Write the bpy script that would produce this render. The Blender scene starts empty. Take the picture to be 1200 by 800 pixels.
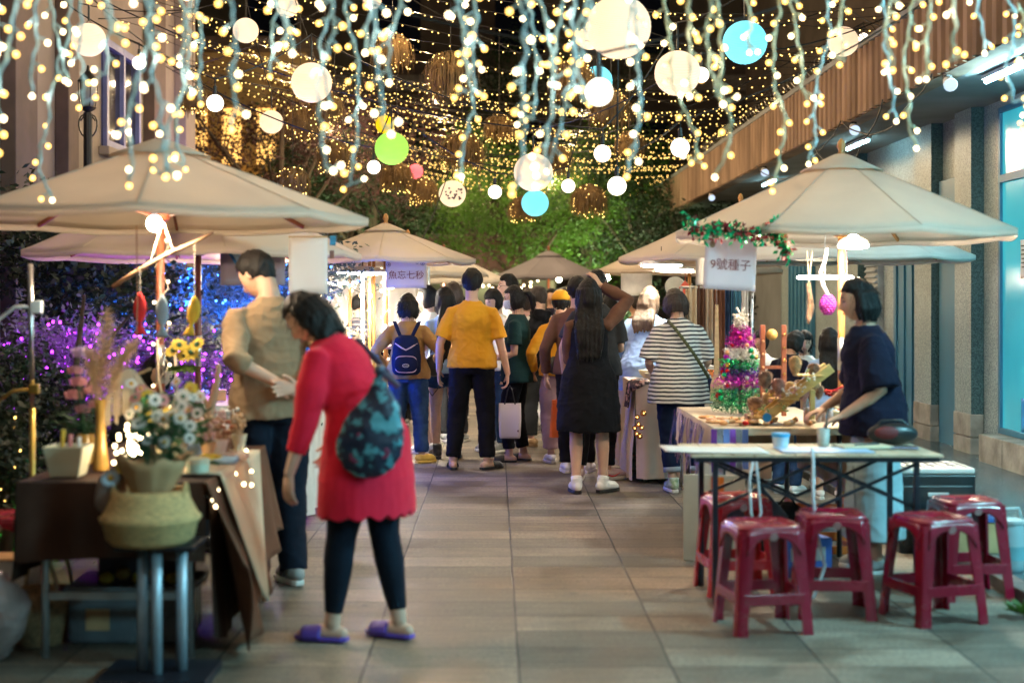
import bpy, math, random, os
import numpy as np
from mathutils import Vector, Matrix, Euler, Quaternion, noise
random.seed(7)
R = math.radians
PI = math.pi
sc = bpy.context.scene
C = sc.collection
F = 1667.0            # focal length in pixels of the 1200 px photograph (50 mm lens)
EYE = 1.45

def X(px, d): return (px - 580.0) * d / F
def Z(py, d): return EYE - (py - 352.0) * d / F
def DG(py): return EYE * F / (py - 352.0)     # distance of a ground point

# ------------------------------------------------------------------ materials
MATS = {}
def new_mat(name):
    m = bpy.data.materials.new(name); m.use_nodes = True
    nt = m.node_tree; nt.nodes.clear()
    out = nt.nodes.new('ShaderNodeOutputMaterial')
    return m, nt, out
def N(nt, t, **kw):
    n = nt.nodes.new(t)
    for k, v in kw.items():
        if k in n.inputs: n.inputs[k].default_value = v
        else: setattr(n, k, v)
    return n
def L(nt, a, b): nt.links.new(a, b)
def c4(c): return (c[0], c[1], c[2], 1.0)

def mat(name, col, rough=.6, metal=0., var=.18, vs=6., bump=0., bs=80., stretch=(1,1,1),
        coat=0., trans=0., translucent=0., sheen=0., col2=None, spec=.5, bdist=.003, contrast=(.35,.65), sss=0.):
    if name in MATS: return MATS[name]
    m, nt, out = new_mat(name)
    p = N(nt, 'ShaderNodeBsdfPrincipled')
    p.inputs['Roughness'].default_value = rough
    p.inputs['Metallic'].default_value = metal
    p.inputs['Coat Weight'].default_value = coat
    p.inputs['Transmission Weight'].default_value = trans
    p.inputs['Sheen Weight'].default_value = sheen
    p.inputs['Specular IOR Level'].default_value = spec
    if sss:
        p.inputs['Subsurface Weight'].default_value = sss
        p.inputs['Subsurface Radius'].default_value = (.8, .3, .15); p.inputs['Subsurface Scale'].default_value = .01
    tc = N(nt, 'ShaderNodeTexCoord')
    mp = N(nt, 'ShaderNodeMapping'); mp.inputs['Scale'].default_value = stretch
    L(nt, tc.outputs['Object'], mp.inputs['Vector'])
    nz = N(nt, 'ShaderNodeTexNoise', Scale=vs, Detail=5.0)
    L(nt, mp.outputs[0], nz.inputs['Vector'])
    rp = N(nt, 'ShaderNodeValToRGB')
    rp.color_ramp.elements[0].position = contrast[0]; rp.color_ramp.elements[1].position = contrast[1]
    a = [max(0, c*(1-var)) for c in col]; b = col2 if col2 else [min(1, c*(1+var)) for c in col]
    rp.color_ramp.elements[0].color = c4(a); rp.color_ramp.elements[1].color = c4(b)
    L(nt, nz.outputs['Fac'], rp.inputs['Fac'])
    L(nt, rp.outputs[0], p.inputs['Base Color'])
    # roughness breaks up too
    mr = N(nt, 'ShaderNodeMapRange'); mr.inputs['To Min'].default_value = max(0, rough-.08); mr.inputs['To Max'].default_value = min(1, rough+.1)
    L(nt, nz.outputs['Fac'], mr.inputs['Value']); L(nt, mr.outputs[0], p.inputs['Roughness'])
    if bump > 0:
        n2 = N(nt, 'ShaderNodeTexNoise', Scale=bs, Detail=3.0)
        L(nt, mp.outputs[0], n2.inputs['Vector'])
        bp = N(nt, 'ShaderNodeBump', Strength=bump, Distance=bdist)
        L(nt, n2.outputs['Fac'], bp.inputs['Height']); L(nt, bp.outputs[0], p.inputs['Normal'])
    if translucent > 0:
        tr = N(nt, 'ShaderNodeBsdfTranslucent'); L(nt, rp.outputs[0], tr.inputs['Color'])
        mx = N(nt, 'ShaderNodeMixShader'); mx.inputs[0].default_value = translucent
        L(nt, p.outputs[0], mx.inputs[1]); L(nt, tr.outputs[0], mx.inputs[2]); L(nt, mx.outputs[0], out.inputs['Surface'])
    else:
        L(nt, p.outputs[0], out.inputs['Surface'])
    MATS[name] = m
    return m

def emis(name, col, strength, sample=False, base=None):
    if name in MATS: return MATS[name]
    m, nt, out = new_mat(name)
    e = N(nt, 'ShaderNodeEmission'); e.inputs['Color'].default_value = c4(col); e.inputs['Strength'].default_value = strength
    L(nt, e.outputs[0], out.inputs['Surface'])
    m.cycles.emission_sampling = 'FRONT' if sample else 'NONE'
    MATS[name] = m
    return m

def glass(name, col=(.9,.95,1), rough=.05, alpha=.25):
    """thin clear pane: mostly transparent, some gloss"""
    if name in MATS: return MATS[name]
    m, nt, out = new_mat(name)
    g = N(nt, 'ShaderNodeBsdfGlossy', Roughness=rough); t = N(nt, 'ShaderNodeBsdfTransparent'); t.inputs['Color'].default_value = c4(col)
    fr = N(nt, 'ShaderNodeFresnel', IOR=1.45)
    ad = N(nt, 'ShaderNodeMath', operation='ADD'); ad.inputs[1].default_value = alpha*.3
    L(nt, fr.outputs[0], ad.inputs[0])
    mx = N(nt, 'ShaderNodeMixShader'); L(nt, ad.outputs[0], mx.inputs[0]); L(nt, t.outputs[0], mx.inputs[1]); L(nt, g.outputs[0], mx.inputs[2])
    L(nt, mx.outputs[0], out.inputs['Surface']); MATS[name] = m
    return m

# ------------------------------------------------------------------ mesh building
class MB:
    def __init__(s): s.v = []; s.f = []; s.mi = []; s.cur = 0; s.M = None
    def _add(s, vs, fs):
        o = len(s.v)
        if s.M is not None: vs = [tuple(s.M @ Vector(v)) for v in vs]
        s.v.extend([tuple(v) for v in vs]); s.f.extend([tuple(i+o for i in f) for f in fs]); s.mi.extend([s.cur]*len(fs))
        return s
    def box(s, c, sz, rot=None):
        x, y, z = sz[0]/2, sz[1]/2, sz[2]/2
        vs = [(-x,-y,-z),(x,-y,-z),(x,y,-z),(-x,y,-z),(-x,-y,z),(x,-y,z),(x,y,z),(-x,y,z)]
        m = rot.to_matrix() if isinstance(rot, Euler) else (rot if rot else None)
        vs = [(m @ Vector(v) if m else Vector(v)) + Vector(c) for v in vs]
        return s._add(vs, [(0,3,2,1),(4,5,6,7),(0,1,5,4),(1,2,6,5),(2,3,7,6),(3,0,4,7)])
    def bar(s, a, b, w, h=None, up=(0,0,1)):
        a, b = Vector(a), Vector(b); d = b-a; l = d.length
        if l < 1e-6: return s
        y = d.normalized(); u = Vector(up)
        if abs(y.dot(u)) > .98: u = Vector((1,0,0))
        x = y.cross(u).normalized(); z = x.cross(y)
        m = Matrix((x, y, z)).transposed()
        return s.box((a+b)/2, (w, l, h or w), m)
    def tube(s, pts, r, n=8, cap=True, dome=False):
        pts = [Vector(p) for p in pts]
        if not hasattr(r, '__len__'): r = [r]*len(pts)
        r = list(r)
        if dome:
            def ext(p, q, rr):
                d = (p-q).normalized()
                return [(p + d*rr*.6, rr*.8), (p + d*rr*.95, rr*.35)]
            e = ext(pts[-1], pts[-2], r[-1]); b = ext(pts[0], pts[1], r[0])
            pts = [b[1][0], b[0][0]] + pts + [e[0][0], e[1][0]]; r = [b[1][1], b[0][1]] + r + [e[0][1], e[1][1]]
        vs = []; fs = []; prev = None
        for i, p in enumerate(pts):
            t = (pts[min(i+1, len(pts)-1)] - pts[max(i-1, 0)])
            if t.length < 1e-9: t = Vector((0,0,1))
            t.normalize()
            if prev is None:
                u = Vector((0,0,1)) if abs(t.z) < .9 else Vector((1,0,0))
                x = t.cross(u).normalized()
            else:
                x = (prev - t*prev.dot(t))
                x = x.normalized() if x.length > 1e-6 else t.orthogonal().normalized()
            prev = x; y = t.cross(x)
            for k in range(n):
                a = 2*PI*k/n; vs.append(p + (x*math.cos(a) + y*math.sin(a))*r[i])
        for i in range(len(pts)-1):
            for k in range(n):
                a = i*n+k; b = i*n+(k+1)%n; fs.append((a, b, b+n, a+n))
        if cap:
            fs.append(tuple(range(n-1, -1, -1))); o = (len(pts)-1)*n; fs.append(tuple(range(o, o+n)))
        return s._add(vs, fs)
    def lathe(s, prof, n=24, c=(0,0,0), cap=True):
        vs = []; fs = []; c = Vector(c)
        for r, z in prof:
            for k in range(n):
                a = 2*PI*k/n; vs.append(c + Vector((r*math.cos(a), r*math.sin(a), z)))
        for i in range(len(prof)-1):
            for k in range(n):
                a = i*n+k; b = i*n+(k+1)%n; fs.append((a, b, b+n, a+n))
        if cap:
            fs.append(tuple(range(n-1, -1, -1))); o = (len(prof)-1)*n; fs.append(tuple(range(o, o+n)))
        return s._add(vs, fs)
    def ball(s, c, r, n=12, m=8, rot=None):
        if not hasattr(r, '__len__'): r = (r, r, r)
        vs = [Vector((0,0,-r[2]))]; fs = []
        for i in range(1, m):
            ph = -PI/2 + PI*i/m
            for k in range(n):
                a = 2*PI*k/n; vs.append(Vector((r[0]*math.cos(ph)*math.cos(a), r[1]*math.cos(ph)*math.sin(a), r[2]*math.sin(ph))))
        vs.append(Vector((0,0,r[2])))
        for k in range(n): fs.append((0, 1+(k+1)%n, 1+k))
        for i in range(m-2):
            for k in range(n):
                a = 1+i*n+k; b = 1+i*n+(k+1)%n; fs.append((a, b, b+n, a+n))
        t = len(vs)-1; o = 1+(m-2)*n
        for k in range(n): fs.append((o+k, o+(k+1)%n, t))
        if rot: 
            mm = rot.to_matrix(); vs = [mm @ v for v in vs]
        vs = [v+Vector(c) for v in vs]
        return s._add(vs, fs)
    def rings(s, rings, cap=True):
        n = len(rings[0]); vs = [p for r in rings for p in r]; fs = []
        for i in range(len(rings)-1):
            for k in range(n):
                a = i*n+k; b = i*n+(k+1)%n; fs.append((a, b, b+n, a+n))
        if cap:
            fs.append(tuple(range(n-1, -1, -1))); o = (len(rings)-1)*n; fs.append(tuple(range(o, o+n)))
        return s._add(vs, fs)
    def grid(s, fn, nu, nv):
        vs = [fn(i/nu, j/nv) for j in range(nv+1) for i in range(nu+1)]
        fs = [(j*(nu+1)+i, j*(nu+1)+i+1, (j+1)*(nu+1)+i+1, (j+1)*(nu+1)+i) for j in range(nv) for i in range(nu)]
        return s._add(vs, fs)
    def poly(s, pts): return s._add(pts, [tuple(range(len(pts)))])
    def prism(s, pts, d):
        """polygon pts (3D, planar) extruded by vector d"""
        n = len(pts); d = Vector(d); vs = [Vector(p) for p in pts] + [Vector(p)+d for p in pts]
        return s._add(vs, [tuple(range(n-1,-1,-1)), tuple(range(n, 2*n))] + [(i, (i+1)%n, n+(i+1)%n, n+i) for i in range(n)])
    def mesh(s, name, mats, smooth=False):
        me = bpy.data.meshes.new(name); me.from_pydata(s.v, [], s.f)
        for m in (mats if isinstance(mats, (list, tuple)) else [mats]): me.materials.append(m)
        if len(me.materials) > 1: me.polygons.foreach_set('material_index', s.mi)
        if smooth: me.polygons.foreach_set('use_smooth', [True]*len(me.polygons))
        me.update(); return me
    def build(s, name, mats, parent=None, smooth=False, bevel=0, loc=None, solid=0, auto=False):
        me = s.mesh(name, mats, smooth or auto)
        if auto: me.set_sharp_from_angle(angle=R(40))
        return link(name, me, parent, loc, bevel, solid)

def link(name, me, parent=None, loc=None, bevel=0, solid=0):
    o = bpy.data.objects.new(name, me); C.objects.link(o)
    if parent: o.parent = parent
    if loc: o.location = loc
    if solid:
        m = o.modifiers.new('solid', 'SOLIDIFY'); m.thickness = solid; m.offset = 0
    if bevel:
        m = o.modifiers.new('bevel', 'BEVEL'); m.width = bevel; m.segments = 2; m.limit_method = 'ANGLE'
    return o

def tag(o, label=None, cat=None, group=None, kind=None):
    if label: o['label'] = label
    if cat: o['category'] = cat
    if group: o['group'] = group
    if kind: o['kind'] = kind
    return o
def thing(name, label, cat, loc=(0,0,0), rz=0, group=None):
    o = bpy.data.objects.new(name, None); C.objects.link(o); o.empty_display_size = .1
    o.location = loc; o.rotation_euler = (0,0,rz)
    return tag(o, label, cat, group)
def kids(o): return [c for c in KIDS.get(o.name, [])]
def copy_tree(o, parent=None, loc=None, rz=None, label=None):
    c = o.copy(); C.objects.link(c)
    if parent is not None: c.parent = parent
    if loc is not None: c.location = loc
    if rz is not None: c.rotation_euler = (c.rotation_euler[0], c.rotation_euler[1], rz)
    if label: c['label'] = label
    for ch in list(o.children): copy_tree(ch, c)
    return c

def remesh(mb, voxel, smooth=3, fac=.5):
    """fuse overlapping closed shells into one continuous surface"""
    me = mb.mesh('tmp', [])
    o = bpy.data.objects.new('tmp', me); C.objects.link(o)
    m = o.modifiers.new('r', 'REMESH'); m.mode = 'VOXEL'; m.voxel_size = voxel; m.adaptivity = 0
    if smooth:
        s = o.modifiers.new('s', 'SMOOTH'); s.iterations = smooth; s.factor = fac
    dg = bpy.context.evaluated_depsgraph_get()
    out = bpy.data.meshes.new_from_object(o.evaluated_get(dg))
    C.objects.unlink(o); bpy.data.objects.remove(o); bpy.data.meshes.remove(me)
    out.polygons.foreach_set('use_smooth', [True]*len(out.polygons))
    return out
def finish(me, name, m, parent, disp=None):
    me.name = name
    me.materials.clear()
    for x in (m if isinstance(m, (list, tuple)) else [m]): me.materials.append(x)
    if disp:
        me.update()
        for v, n in zip(me.vertices, [tuple(x.vector) for x in me.vertex_normals]):
            a = disp(v.co)
            v.co = (v.co[0]+n[0]*a, v.co[1]+n[1]*a, v.co[2]+n[2]*a)
    me.update()
    return link(name, me, parent)

def text_mesh(name, body, size, m, parent, loc, rot, depth=.001, align='CENTER'):
    cu = bpy.data.curves.new('t', 'FONT'); cu.body = body; cu.size = size; cu.align_x = align; cu.align_y = 'CENTER'; cu.extrude = depth
    cu.resolution_u = 3
    o = bpy.data.objects.new('t', cu); C.objects.link(o)
    dg = bpy.context.evaluated_depsgraph_get()
    me = bpy.data.meshes.new_from_object(o.evaluated_get(dg))
    bpy.data.objects.remove(o); bpy.data.curves.remove(cu)
    me.materials.clear(); me.materials.append(m); me.name = name
    o = link(name, me, parent, loc); o.rotation_euler = rot
    return o
def lamp(name, kind, loc, energy, col, size=.1, parent=None, rot=None, spot=None):
    l = bpy.data.lights.new(name, kind); l.energy = energy; l.color = col
    if kind == 'AREA': l.size = size
    elif kind in ('POINT', 'SPOT'): l.shadow_soft_size = size
    if spot: l.spot_size = spot; l.spot_blend = .6
    o = bpy.data.objects.new(name, l); C.objects.link(o); o.location = loc
    if rot: o.rotation_euler = rot
    if parent: o.parent = parent
    return o
WARM = (1.0, .72, .38); SOFT = (1.0, .83, .6); COOL = (.45, .85, 1.0)
# ================================================================== people
SKIN = mat('skin', (.55,.33,.23), .5, var=.06, vs=14, bump=.05, bs=200, sss=.06, spec=.35)
SKIN2 = mat('skin_pale', (.62,.40,.30), .5, var=.06, vs=14, bump=.05, bs=200, sss=.06, spec=.35)
HAIR = mat('black_hair', (.006,.005,.005), .5, var=.5, vs=30, bump=.5, bs=90, stretch=(5,5,.5), spec=.22, bdist=.006)
HAIRB = mat('brown_hair', (.022,.011,.007), .5, var=.5, vs=30, bump=.8, bs=90, stretch=(5,5,.5), bdist=.006)
HAIRL = mat('light_brown_hair', (.085,.052,.030), .5, var=.4, vs=30, bump=.8, bs=90, stretch=(5,5,.5), bdist=.006)
DARKEYE = mat('dark_iris', (.012,.008,.006), .15)
LIP = mat('lip', (.42,.15,.12), .4)
def cloth(name, col, var=.1, rough=.85, bs=260, col2=None, vs=5, contrast=(.35,.65)):
    return mat(name, col, rough, var=var, vs=vs, bump=.35, bs=bs, sheen=(.10 if sum(col) > .3 else .01), bdist=.0015, spec=.12, col2=col2, contrast=contrast)

def smst(a, b, x):
    t = max(0., min(1., (x-a)/(b-a))); return t*t*(3-2*t)

class Fig:
    def __init__(s, H=1.7, lean=0, twist=0, fem=False, bulk=1.0, side=0):
        s.H = H; s.k = H/1.7; s.lean = R(lean); s.twist = R(twist); s.fem = fem; s.bulk = bulk; s.side = R(side)
        s.shw = (.158 if fem else .18)*(.5+.5*bulk); s.hy = 0; s.drop = 0
    def tor(s, p):
        """upright torso coordinates (for a 1.70 m body) -> posed local metres"""
        x, y, z = p; zh = .93
        if z > zh:
            t = smst(0, .30, z-zh)
            a = s.lean*(.35+.65*t)
            v = Vector((x, y, z-zh))
            v = Matrix.Rotation(s.twist*t, 3, 'Z') @ v
            v = Matrix.Rotation(-a, 3, 'X') @ v
            if s.side: v = Matrix.Rotation(s.side*t, 3, 'Y') @ v
            v.z += zh
        else: v = Vector((x, y, z))
        v.y += s.hy; v.z -= s.drop
        return v*s.k
    def headM(s, yaw=0, pitch=0, roll=0):
        base = s.tor((0, .0, 1.47))
        up = (s.tor((0,0,1.50))-s.tor((0,0,1.40))).normalized(); rt = (s.tor((.1,0,1.45))-s.tor((-.1,0,1.45))).normalized()
        fw = up.cross(rt)
        m = Matrix((rt, fw, up)).transposed() @ (Matrix.Rotation(R(yaw), 3, 'Z') @ Matrix.Rotation(-R(pitch), 3, 'X') @ Matrix.Rotation(R(roll), 3, 'Y'))
        M = Matrix.Translation(base) @ m.to_4x4() @ Matrix.Translation(Vector((0,.018,.118))*s.k) @ Matrix.Scale(s.k, 4)
        return M

def ring(f, z, rx, ry, n=28, cy=0, cx=0, sq=1.0):
    out = []
    for i in range(n):
        a = 2*PI*i/n; c_, s_ = math.cos(a), math.sin(a)
        out.append(f.tor((cx + rx*math.copysign(abs(c_)**sq, c_), cy + ry*math.copysign(abs(s_)**sq, s_), z)))
    return out

def ik(a, b, l1, l2, pole):
    a, b = Vector(a), Vector(b); d = b-a; D = d.length
    if D > (l1+l2)*.999: b = a + d.normalized()*(l1+l2)*.999; d = b-a; D = d.length
    q = (l1*l1 - l2*l2 + D*D)/(2*D); h = math.sqrt(max(0, l1*l1-q*q))
    u = d.normalized(); p = Vector(pole); p = (p - u*p.dot(u)).normalized()
    return a + u*q + p*h, b

def head_shape(mb, M, fem=False, s=1.0):
    n, m = 44, 34; rings_ = []
    for i in range(1, m):
        ph = -PI/2 + PI*i/m; r = []
        for k in range(n):
            a = 2*PI*k/n
            x, y, z = math.cos(ph)*math.sin(a), math.cos(ph)*math.cos(a), math.sin(ph)
            px, py, pz = x*.074, y*.094, z*.118
            t = smst(0, 1, -z)
            px *= 1 - .30*t*(1 if y > -.2 else .6); 
            if y < 0: py *= 1 - .45*t
            if y > 0:
                fr = y
                # jaw and chin
                py += .010*math.exp(-((z+.82)/.16)**2)*math.exp(-(x/.25)**2)
                # nose
                w = math.exp(-(x/.14)**2)
                nz = smst(.15, -.28, z)*smst(-.48, -.30, z)
                py += w*nz*.026
                py += math.exp(-(x/.10)**2)*.006*math.exp(-((z-.05)/.2)**2)
                # eye sockets, brow
                for sx in (-.40, .40):
                    py -= .0085*math.exp(-((x-sx)/.17)**2)*math.exp(-((z-.04)/.11)**2)
                py += .004*math.exp(-((z-.22)/.09)**2)*math.exp(-(x/.5)**2)
                # lips
                py += .006*math.exp(-((z+.56)/.07)**2)*math.exp(-(x/.22)**2)
                py -= .003*math.exp(-((z+.68)/.05)**2)*math.exp(-(x/.3)**2)
            r.append(M @ Vector((px, py, pz)))
        rings_.append(r)
    mb.rings(rings_)
    for sx in (-1, 1):
        rot = (M.to_3x3().normalized() @ Euler((R(-8), 0, R(sx*-18))).to_matrix()).to_euler()
        k = M.to_scale()[0]
        mb.ball(M @ Vector((sx*.075, -.010, -.008)), (.009*k, .019*k, .031*k), 10, 8, rot)

def hand(mb, wr, d, palm, s=1.0, curl=25, spread=1.0, side=1, simple=False):
    """d: direction of the hand, palm: palm normal, side: +1 thumb on the x=d×palm side"""
    d = Vector(d).normalized(); palm = Vector(palm); palm = (palm - d*palm.dot(d)).normalized(); lat = d.cross(palm)*side
    wr = Vector(wr)
    def P(u, v, w): return wr + (d*u + lat*v + palm*w)*s
    # palm as flattened rings
    rg = []
    for u, hw, th in ((-.03,.021,.019),(.0,.023,.016),(.03,.033,.014),(.06,.039,.013),(.085,.040,.011),(.094,.034,.008)):
        rg.append([P(u, hw*math.cos(a), th*math.sin(a)) for a in [2*PI*k/14 for k in range(14)]])
    mb.rings(rg)
    if simple:
        mb.tube([P(.08,0,0), P(.12,0,.008), P(.16,0,.03)], [.026*s,.028*s,.016*s], 10, dome=True)
        mb.tube([P(.02,.025,.004), P(.05,.046,.016), P(.085,.05,.026)], [.013*s,.011*s,.009*s], 8, dome=True)
        return
    for v, l, a0 in ((.0315,.070,3),(.0105,.078,0),(-.0105,.072,-3),(-.031,.056,-7)):
        c0 = R(curl*(.8+.3*random.random())); p = Vector((.082, v, 0)); pts = [p.copy()]; ang = c0*.7
        sp = R(-a0*spread)
        for q, ll in enumerate((.45,.30,.25)):
            dirv = Vector((math.cos(ang)*math.cos(sp), -math.sin(sp)*math.cos(ang)*-1*(-1), math.sin(ang)))
            p = p + dirv*l*ll; pts.append(p.copy()); ang += c0
        mb.tube([P(*q) for q in pts], [.0093*s,.0088*s,.0080*s,.0068*s], 8, dome=True)
    mb.tube([P(.012,.018,.004), P(.038,.043,.012), P(.062,.055,.022), P(.082,.058,.034)], [.014*s,.0115*s,.0098*s,.008*s], 8, dome=True)

def folds(f, amp=.006, sc_=(9,9,4), seed=0, diag=1.0):
    def fn(co):
        p = Vector((co[0]*sc_[0]+seed, co[1]*sc_[1], co[2]*sc_[2]))
        a = noise.noise(p) + .5*noise.noise(p*2.1)
        r = 1 - abs(noise.noise(Vector((co[0]*5+co[2]*7*diag+seed*3, co[1]*5, co[2]*3-co[0]*3))))*2
        q = Vector((co[0]*5+co[2]*4+seed, co[1]*5, co[2]*11-co[0]*4)); rd = (1-min(1, abs(noise.noise(q))*2.6))**2
        q2 = Vector((co[0]*9-co[2]*9, co[1]*8+seed, co[2]*14+co[0]*6)); rd2 = (1-min(1, abs(noise.noise(q2))*3.0))**2
        return amp*.95*(a*.7 + .3*r + .7*rd*(.5+.5*noise.noise(p*.7)) + .35*rd2 - .3 + .2*noise.noise(p*5))
    return fn
def hairdisp(seed=0, amp=.004):
    def fn(co):
        return amp*(1.2*noise.noise(Vector((co[0]*28, co[1]*28+seed, co[2]*16))) + noise.noise(Vector((co[0]*75+seed, co[1]*75, co[2]*7))) + .6*noise.noise(Vector((co[0]*170, co[1]*170+seed, co[2]*14))))
    return fn

def person(label, loc, heading, H=1.65, fem=False, lean=0, twist=0, side=0, bulk=1.0, head=(0,0,0), hair='short', hairm=None, hairlen=.3,
           arms=None, legs=None, top=None, bottom=None, shoes=None, vox=.011, skin=None, sit=0, face=True, group=None, hat=None, hands='simple', mask=False):
    """arms: {'L':(wrist,pole,handdir,palm,curl)|'hang', 'R':...}   top: dict(mat,hem,sleeve,flare,fit)   bottom: dict(kind,mat,..)"""
    t = thing('person', label, 'person', loc, R(heading), group)
    f = Fig(H, lean, twist, fem, bulk, side); k = f.k; f.drop = sit
    skin = skin or SKIN; hairm = hairm or HAIR
    B = bulk
    b = MB()
    # --- legs
    J = {}
    legs = legs or {}
    for sd, sx in (('L', -1), ('R', 1)):
        ank = Vector(legs.get(sd, (sx*.095, 0, .08)))*k
        hip = f.tor((sx*.088, 0, .90))
        pole = Vector(legs.get(sd+'p', (sx*.12, 1, 0)))
        kn, ank = ik(hip, ank, .42*k, .402*k, pole)
        J['hip'+sd], J['kn'+sd], J['an'+sd] = hip, kn, ank
    toe = legs.get('toe', {'L': 12, 'R': -12})
    # --- arms
    arms = arms or {}
    for sd, sx in (('L', -1), ('R', 1)):
        sh = f.tor((sx*f.shw*.95, -.005, 1.340))
        a = arms.get(sd, 'hang')
        if a == 'hang': a = (Vector((sx*(f.shw+.10), .06, .86)) + Vector((0, math.sin(f.lean)*.35, 0)), (sx*.5,-1,0), None, (-sx,0,0), 18)
        wr, pole, hd, pl, cu = a
        el, wr = ik(sh, Vector(wr)*k, .285*k, .25*k, pole)
        J['sh'+sd], J['el'+sd], J['wr'+sd] = sh, el, wr
        J['hd'+sd] = (Vector(hd) if hd is not None else (wr-el).normalized()*.9+Vector((0,.15,-.25)), Vector(pl), cu)
    tr = [(.84,.135,.095),(.92,.160,.108),(1.0,.148 if not fem else .145,.10),(1.08,.135 if not fem else .122,.092),(1.18,.15 if not fem else .132,.10),
          (1.28,.160 if not fem else .142,.112),(1.34,.145 if not fem else .128,.100),(1.385,.110,.084),(1.42,.076,.068),(1.445,.060,.056)]
    tr = [(z, rx*B, ry*B) for z, rx, ry in tr]
    b.rings([ring(f, z, rx, ry, 24) for z, rx, ry in tr])
    M = f.headM(*head)
    b.tube([f.tor((0,-.012,1.40)), f.tor((0,-.008,1.46)), M @ Vector((0,-.028,-.075)), M @ Vector((0,-.02,-.02))], [.064*k,.054*k,.054*k,.06*k], 16)
    for sd, sx in (('L', -1), ('R', 1)):
        b.tube([J['hip'+sd], (J['hip'+sd]*.55+J['kn'+sd]*.45), J['kn'+sd], J['kn'+sd].lerp(J['an'+sd], .3), J['kn'+sd].lerp(J['an'+sd], .75), J['an'+sd]],
               [.087*k*B,.076*k*B,.054*k*B,.055*k*B,.038*k,.037*k], 16, dome=True)
        ta = R(toe[sd]); fd = Vector((-math.sin(ta), math.cos(ta), 0)) ; an = J['an'+sd]
        b.tube([an - fd*.045*k + Vector((0,0,-.045*k)), an + fd*.05*k + Vector((0,0,-.042*k)), an+fd*.13*k+Vector((0,0,-.057*k)), an+fd*.165*k+Vector((0,0,-.062*k))],
               [.030*k,.036*k,.022*k,.016*k], 12, dome=True)
        sh, el, wr = J['sh'+sd], J['el'+sd], J['wr'+sd]
        inn = f.tor((sx*.08, -.005, 1.355))
        b.tube([inn, sh, sh.lerp(el,.4), el, el.lerp(wr,.3), wr], [.045*k,.050*k*B,.045*k*B,.036*k,.037*k,.025*k], 14, dome=True)
        hd, pl, cu = J['hd'+sd]
        hand(b, wr, hd, pl, k, curl=cu, side=(1 if sd == 'R' else -1), simple=(hands == 'simple'))
    head_shape(b, M)
    me = remesh(b, vox*(.55 if hands == 'full' else 1), 2)
    body = finish(me, 'body', skin, t)
    # --- bottoms
    if bottom:
        kind = bottom['kind']; bm = bottom['mat']; fit = bottom.get('fit', 1.0); hem = bottom.get('hem', .09)
        g = MB()
        if kind in ('trousers', 'shorts', 'leggings'):
            inf = .010 if kind == 'leggings' else .018
            g.rings([ring(f, z, rx*B+inf, ry*B+inf, 24) for z, rx, ry in ((.82,.135,.09),(.88,.158,.108),(.95,.157,.108),(1.02,.148,.10))])
            for sd in 'LR':
                h, kn, an = J['hip'+sd], J['kn'+sd], J['an'+sd]
                if kind == 'leggings': pts = [h, h.lerp(kn,.5), kn, kn.lerp(an,.3), kn.lerp(an,.88)]; rr = [.102*B,.086*B,.062*B,.062*B,.043]
                elif kind == 'shorts': pts = [h, h.lerp(kn,.35), h.lerp(kn, bottom.get('len', .5))]; rr = [.107*B,.10*B*fit,.102*B*fit]
                else:
                    e = kn.lerp(an, 1-(hem-.08)/.39*1.0)
                    pts = [h, h.lerp(kn,.5), kn, kn.lerp(e,.5), e]; rr = [.105*B,.092*fit*B,.076*fit,.068*fit,.062*fit*bottom.get('cuff', 1)]
                g.tube(pts, [q*k for q in rr], 18)
            me = remesh(g, vox, 2)
            o = finish(me, {'trousers':'trousers','shorts':'shorts','leggings':'leggings'}[kind], bm, t, folds(f, .010 if kind != 'leggings' else .003, (7,7,10), 3))
            if bottom.get('turnup'):
                q = MB()
                for sd in 'LR':
                    kn, an = J['kn'+sd], J['an'+sd]; e = kn.lerp(an, 1-(hem-.08)/.39)
                    q.tube([e+(kn-e).normalized()*.03, e-(kn-e).normalized()*.008], .066*fit*k, 20)
                q.build('turn_up', bottom['turnup'], o, smooth=True)
        elif kind == 'skirt':
            z0 = bottom.get('hem', .45); fl = bottom.get('flare', .06)
            g.rings([ring(f, z, rx, ry, 40) for z, rx, ry in ((z0,.17+fl,.13+fl),((z0+.9)/2,.175+fl*.5,.13+fl*.5),(.90,.172,.12),(1.04,.14,.105))])
            me = remesh(g, vox, 2); finish(me, 'skirt', bm, t, folds(f, .010, (12,12,2), 5))
    # --- top
    if top:
        tm = top['mat']; hem = top.get('hem', .88); fit = top.get('fit', 1.0); fl = top.get('flare', 0); sl = top.get('sleeve', 'short')
        g = MB(); inf = .016*fit
        zs = [z for z in (hem, (hem+.9)/2 if hem < .85 else hem+.02, .95, 1.08, 1.18, 1.28, 1.34, 1.385, 1.42, 1.438) ]
        zs = sorted(set(round(z,3) for z in zs if z >= hem))
        rg = []
        for z in zs:
            xs = [q[0] for q in tr]; rx = np.interp(z, xs, [q[1] for q in tr]); ry = np.interp(z, xs, [q[2] for q in tr])
            if z < .92: rx, ry = .16*B, .108*B
            w = smst(1.25, .95, z)
            loose = inf + w*.022*fit + fl*smst(1.2, hem, z)
            if z > 1.3: loose = min(loose, .020 if z < 1.4 else .014)
            rg.append(ring(f, z, rx+loose+ (.012 if z<1.3 and not fem else 0), ry+loose*.95, 32))
        g.rings(rg); g2 = MB() if top.get('sleevemat') else g
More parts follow.
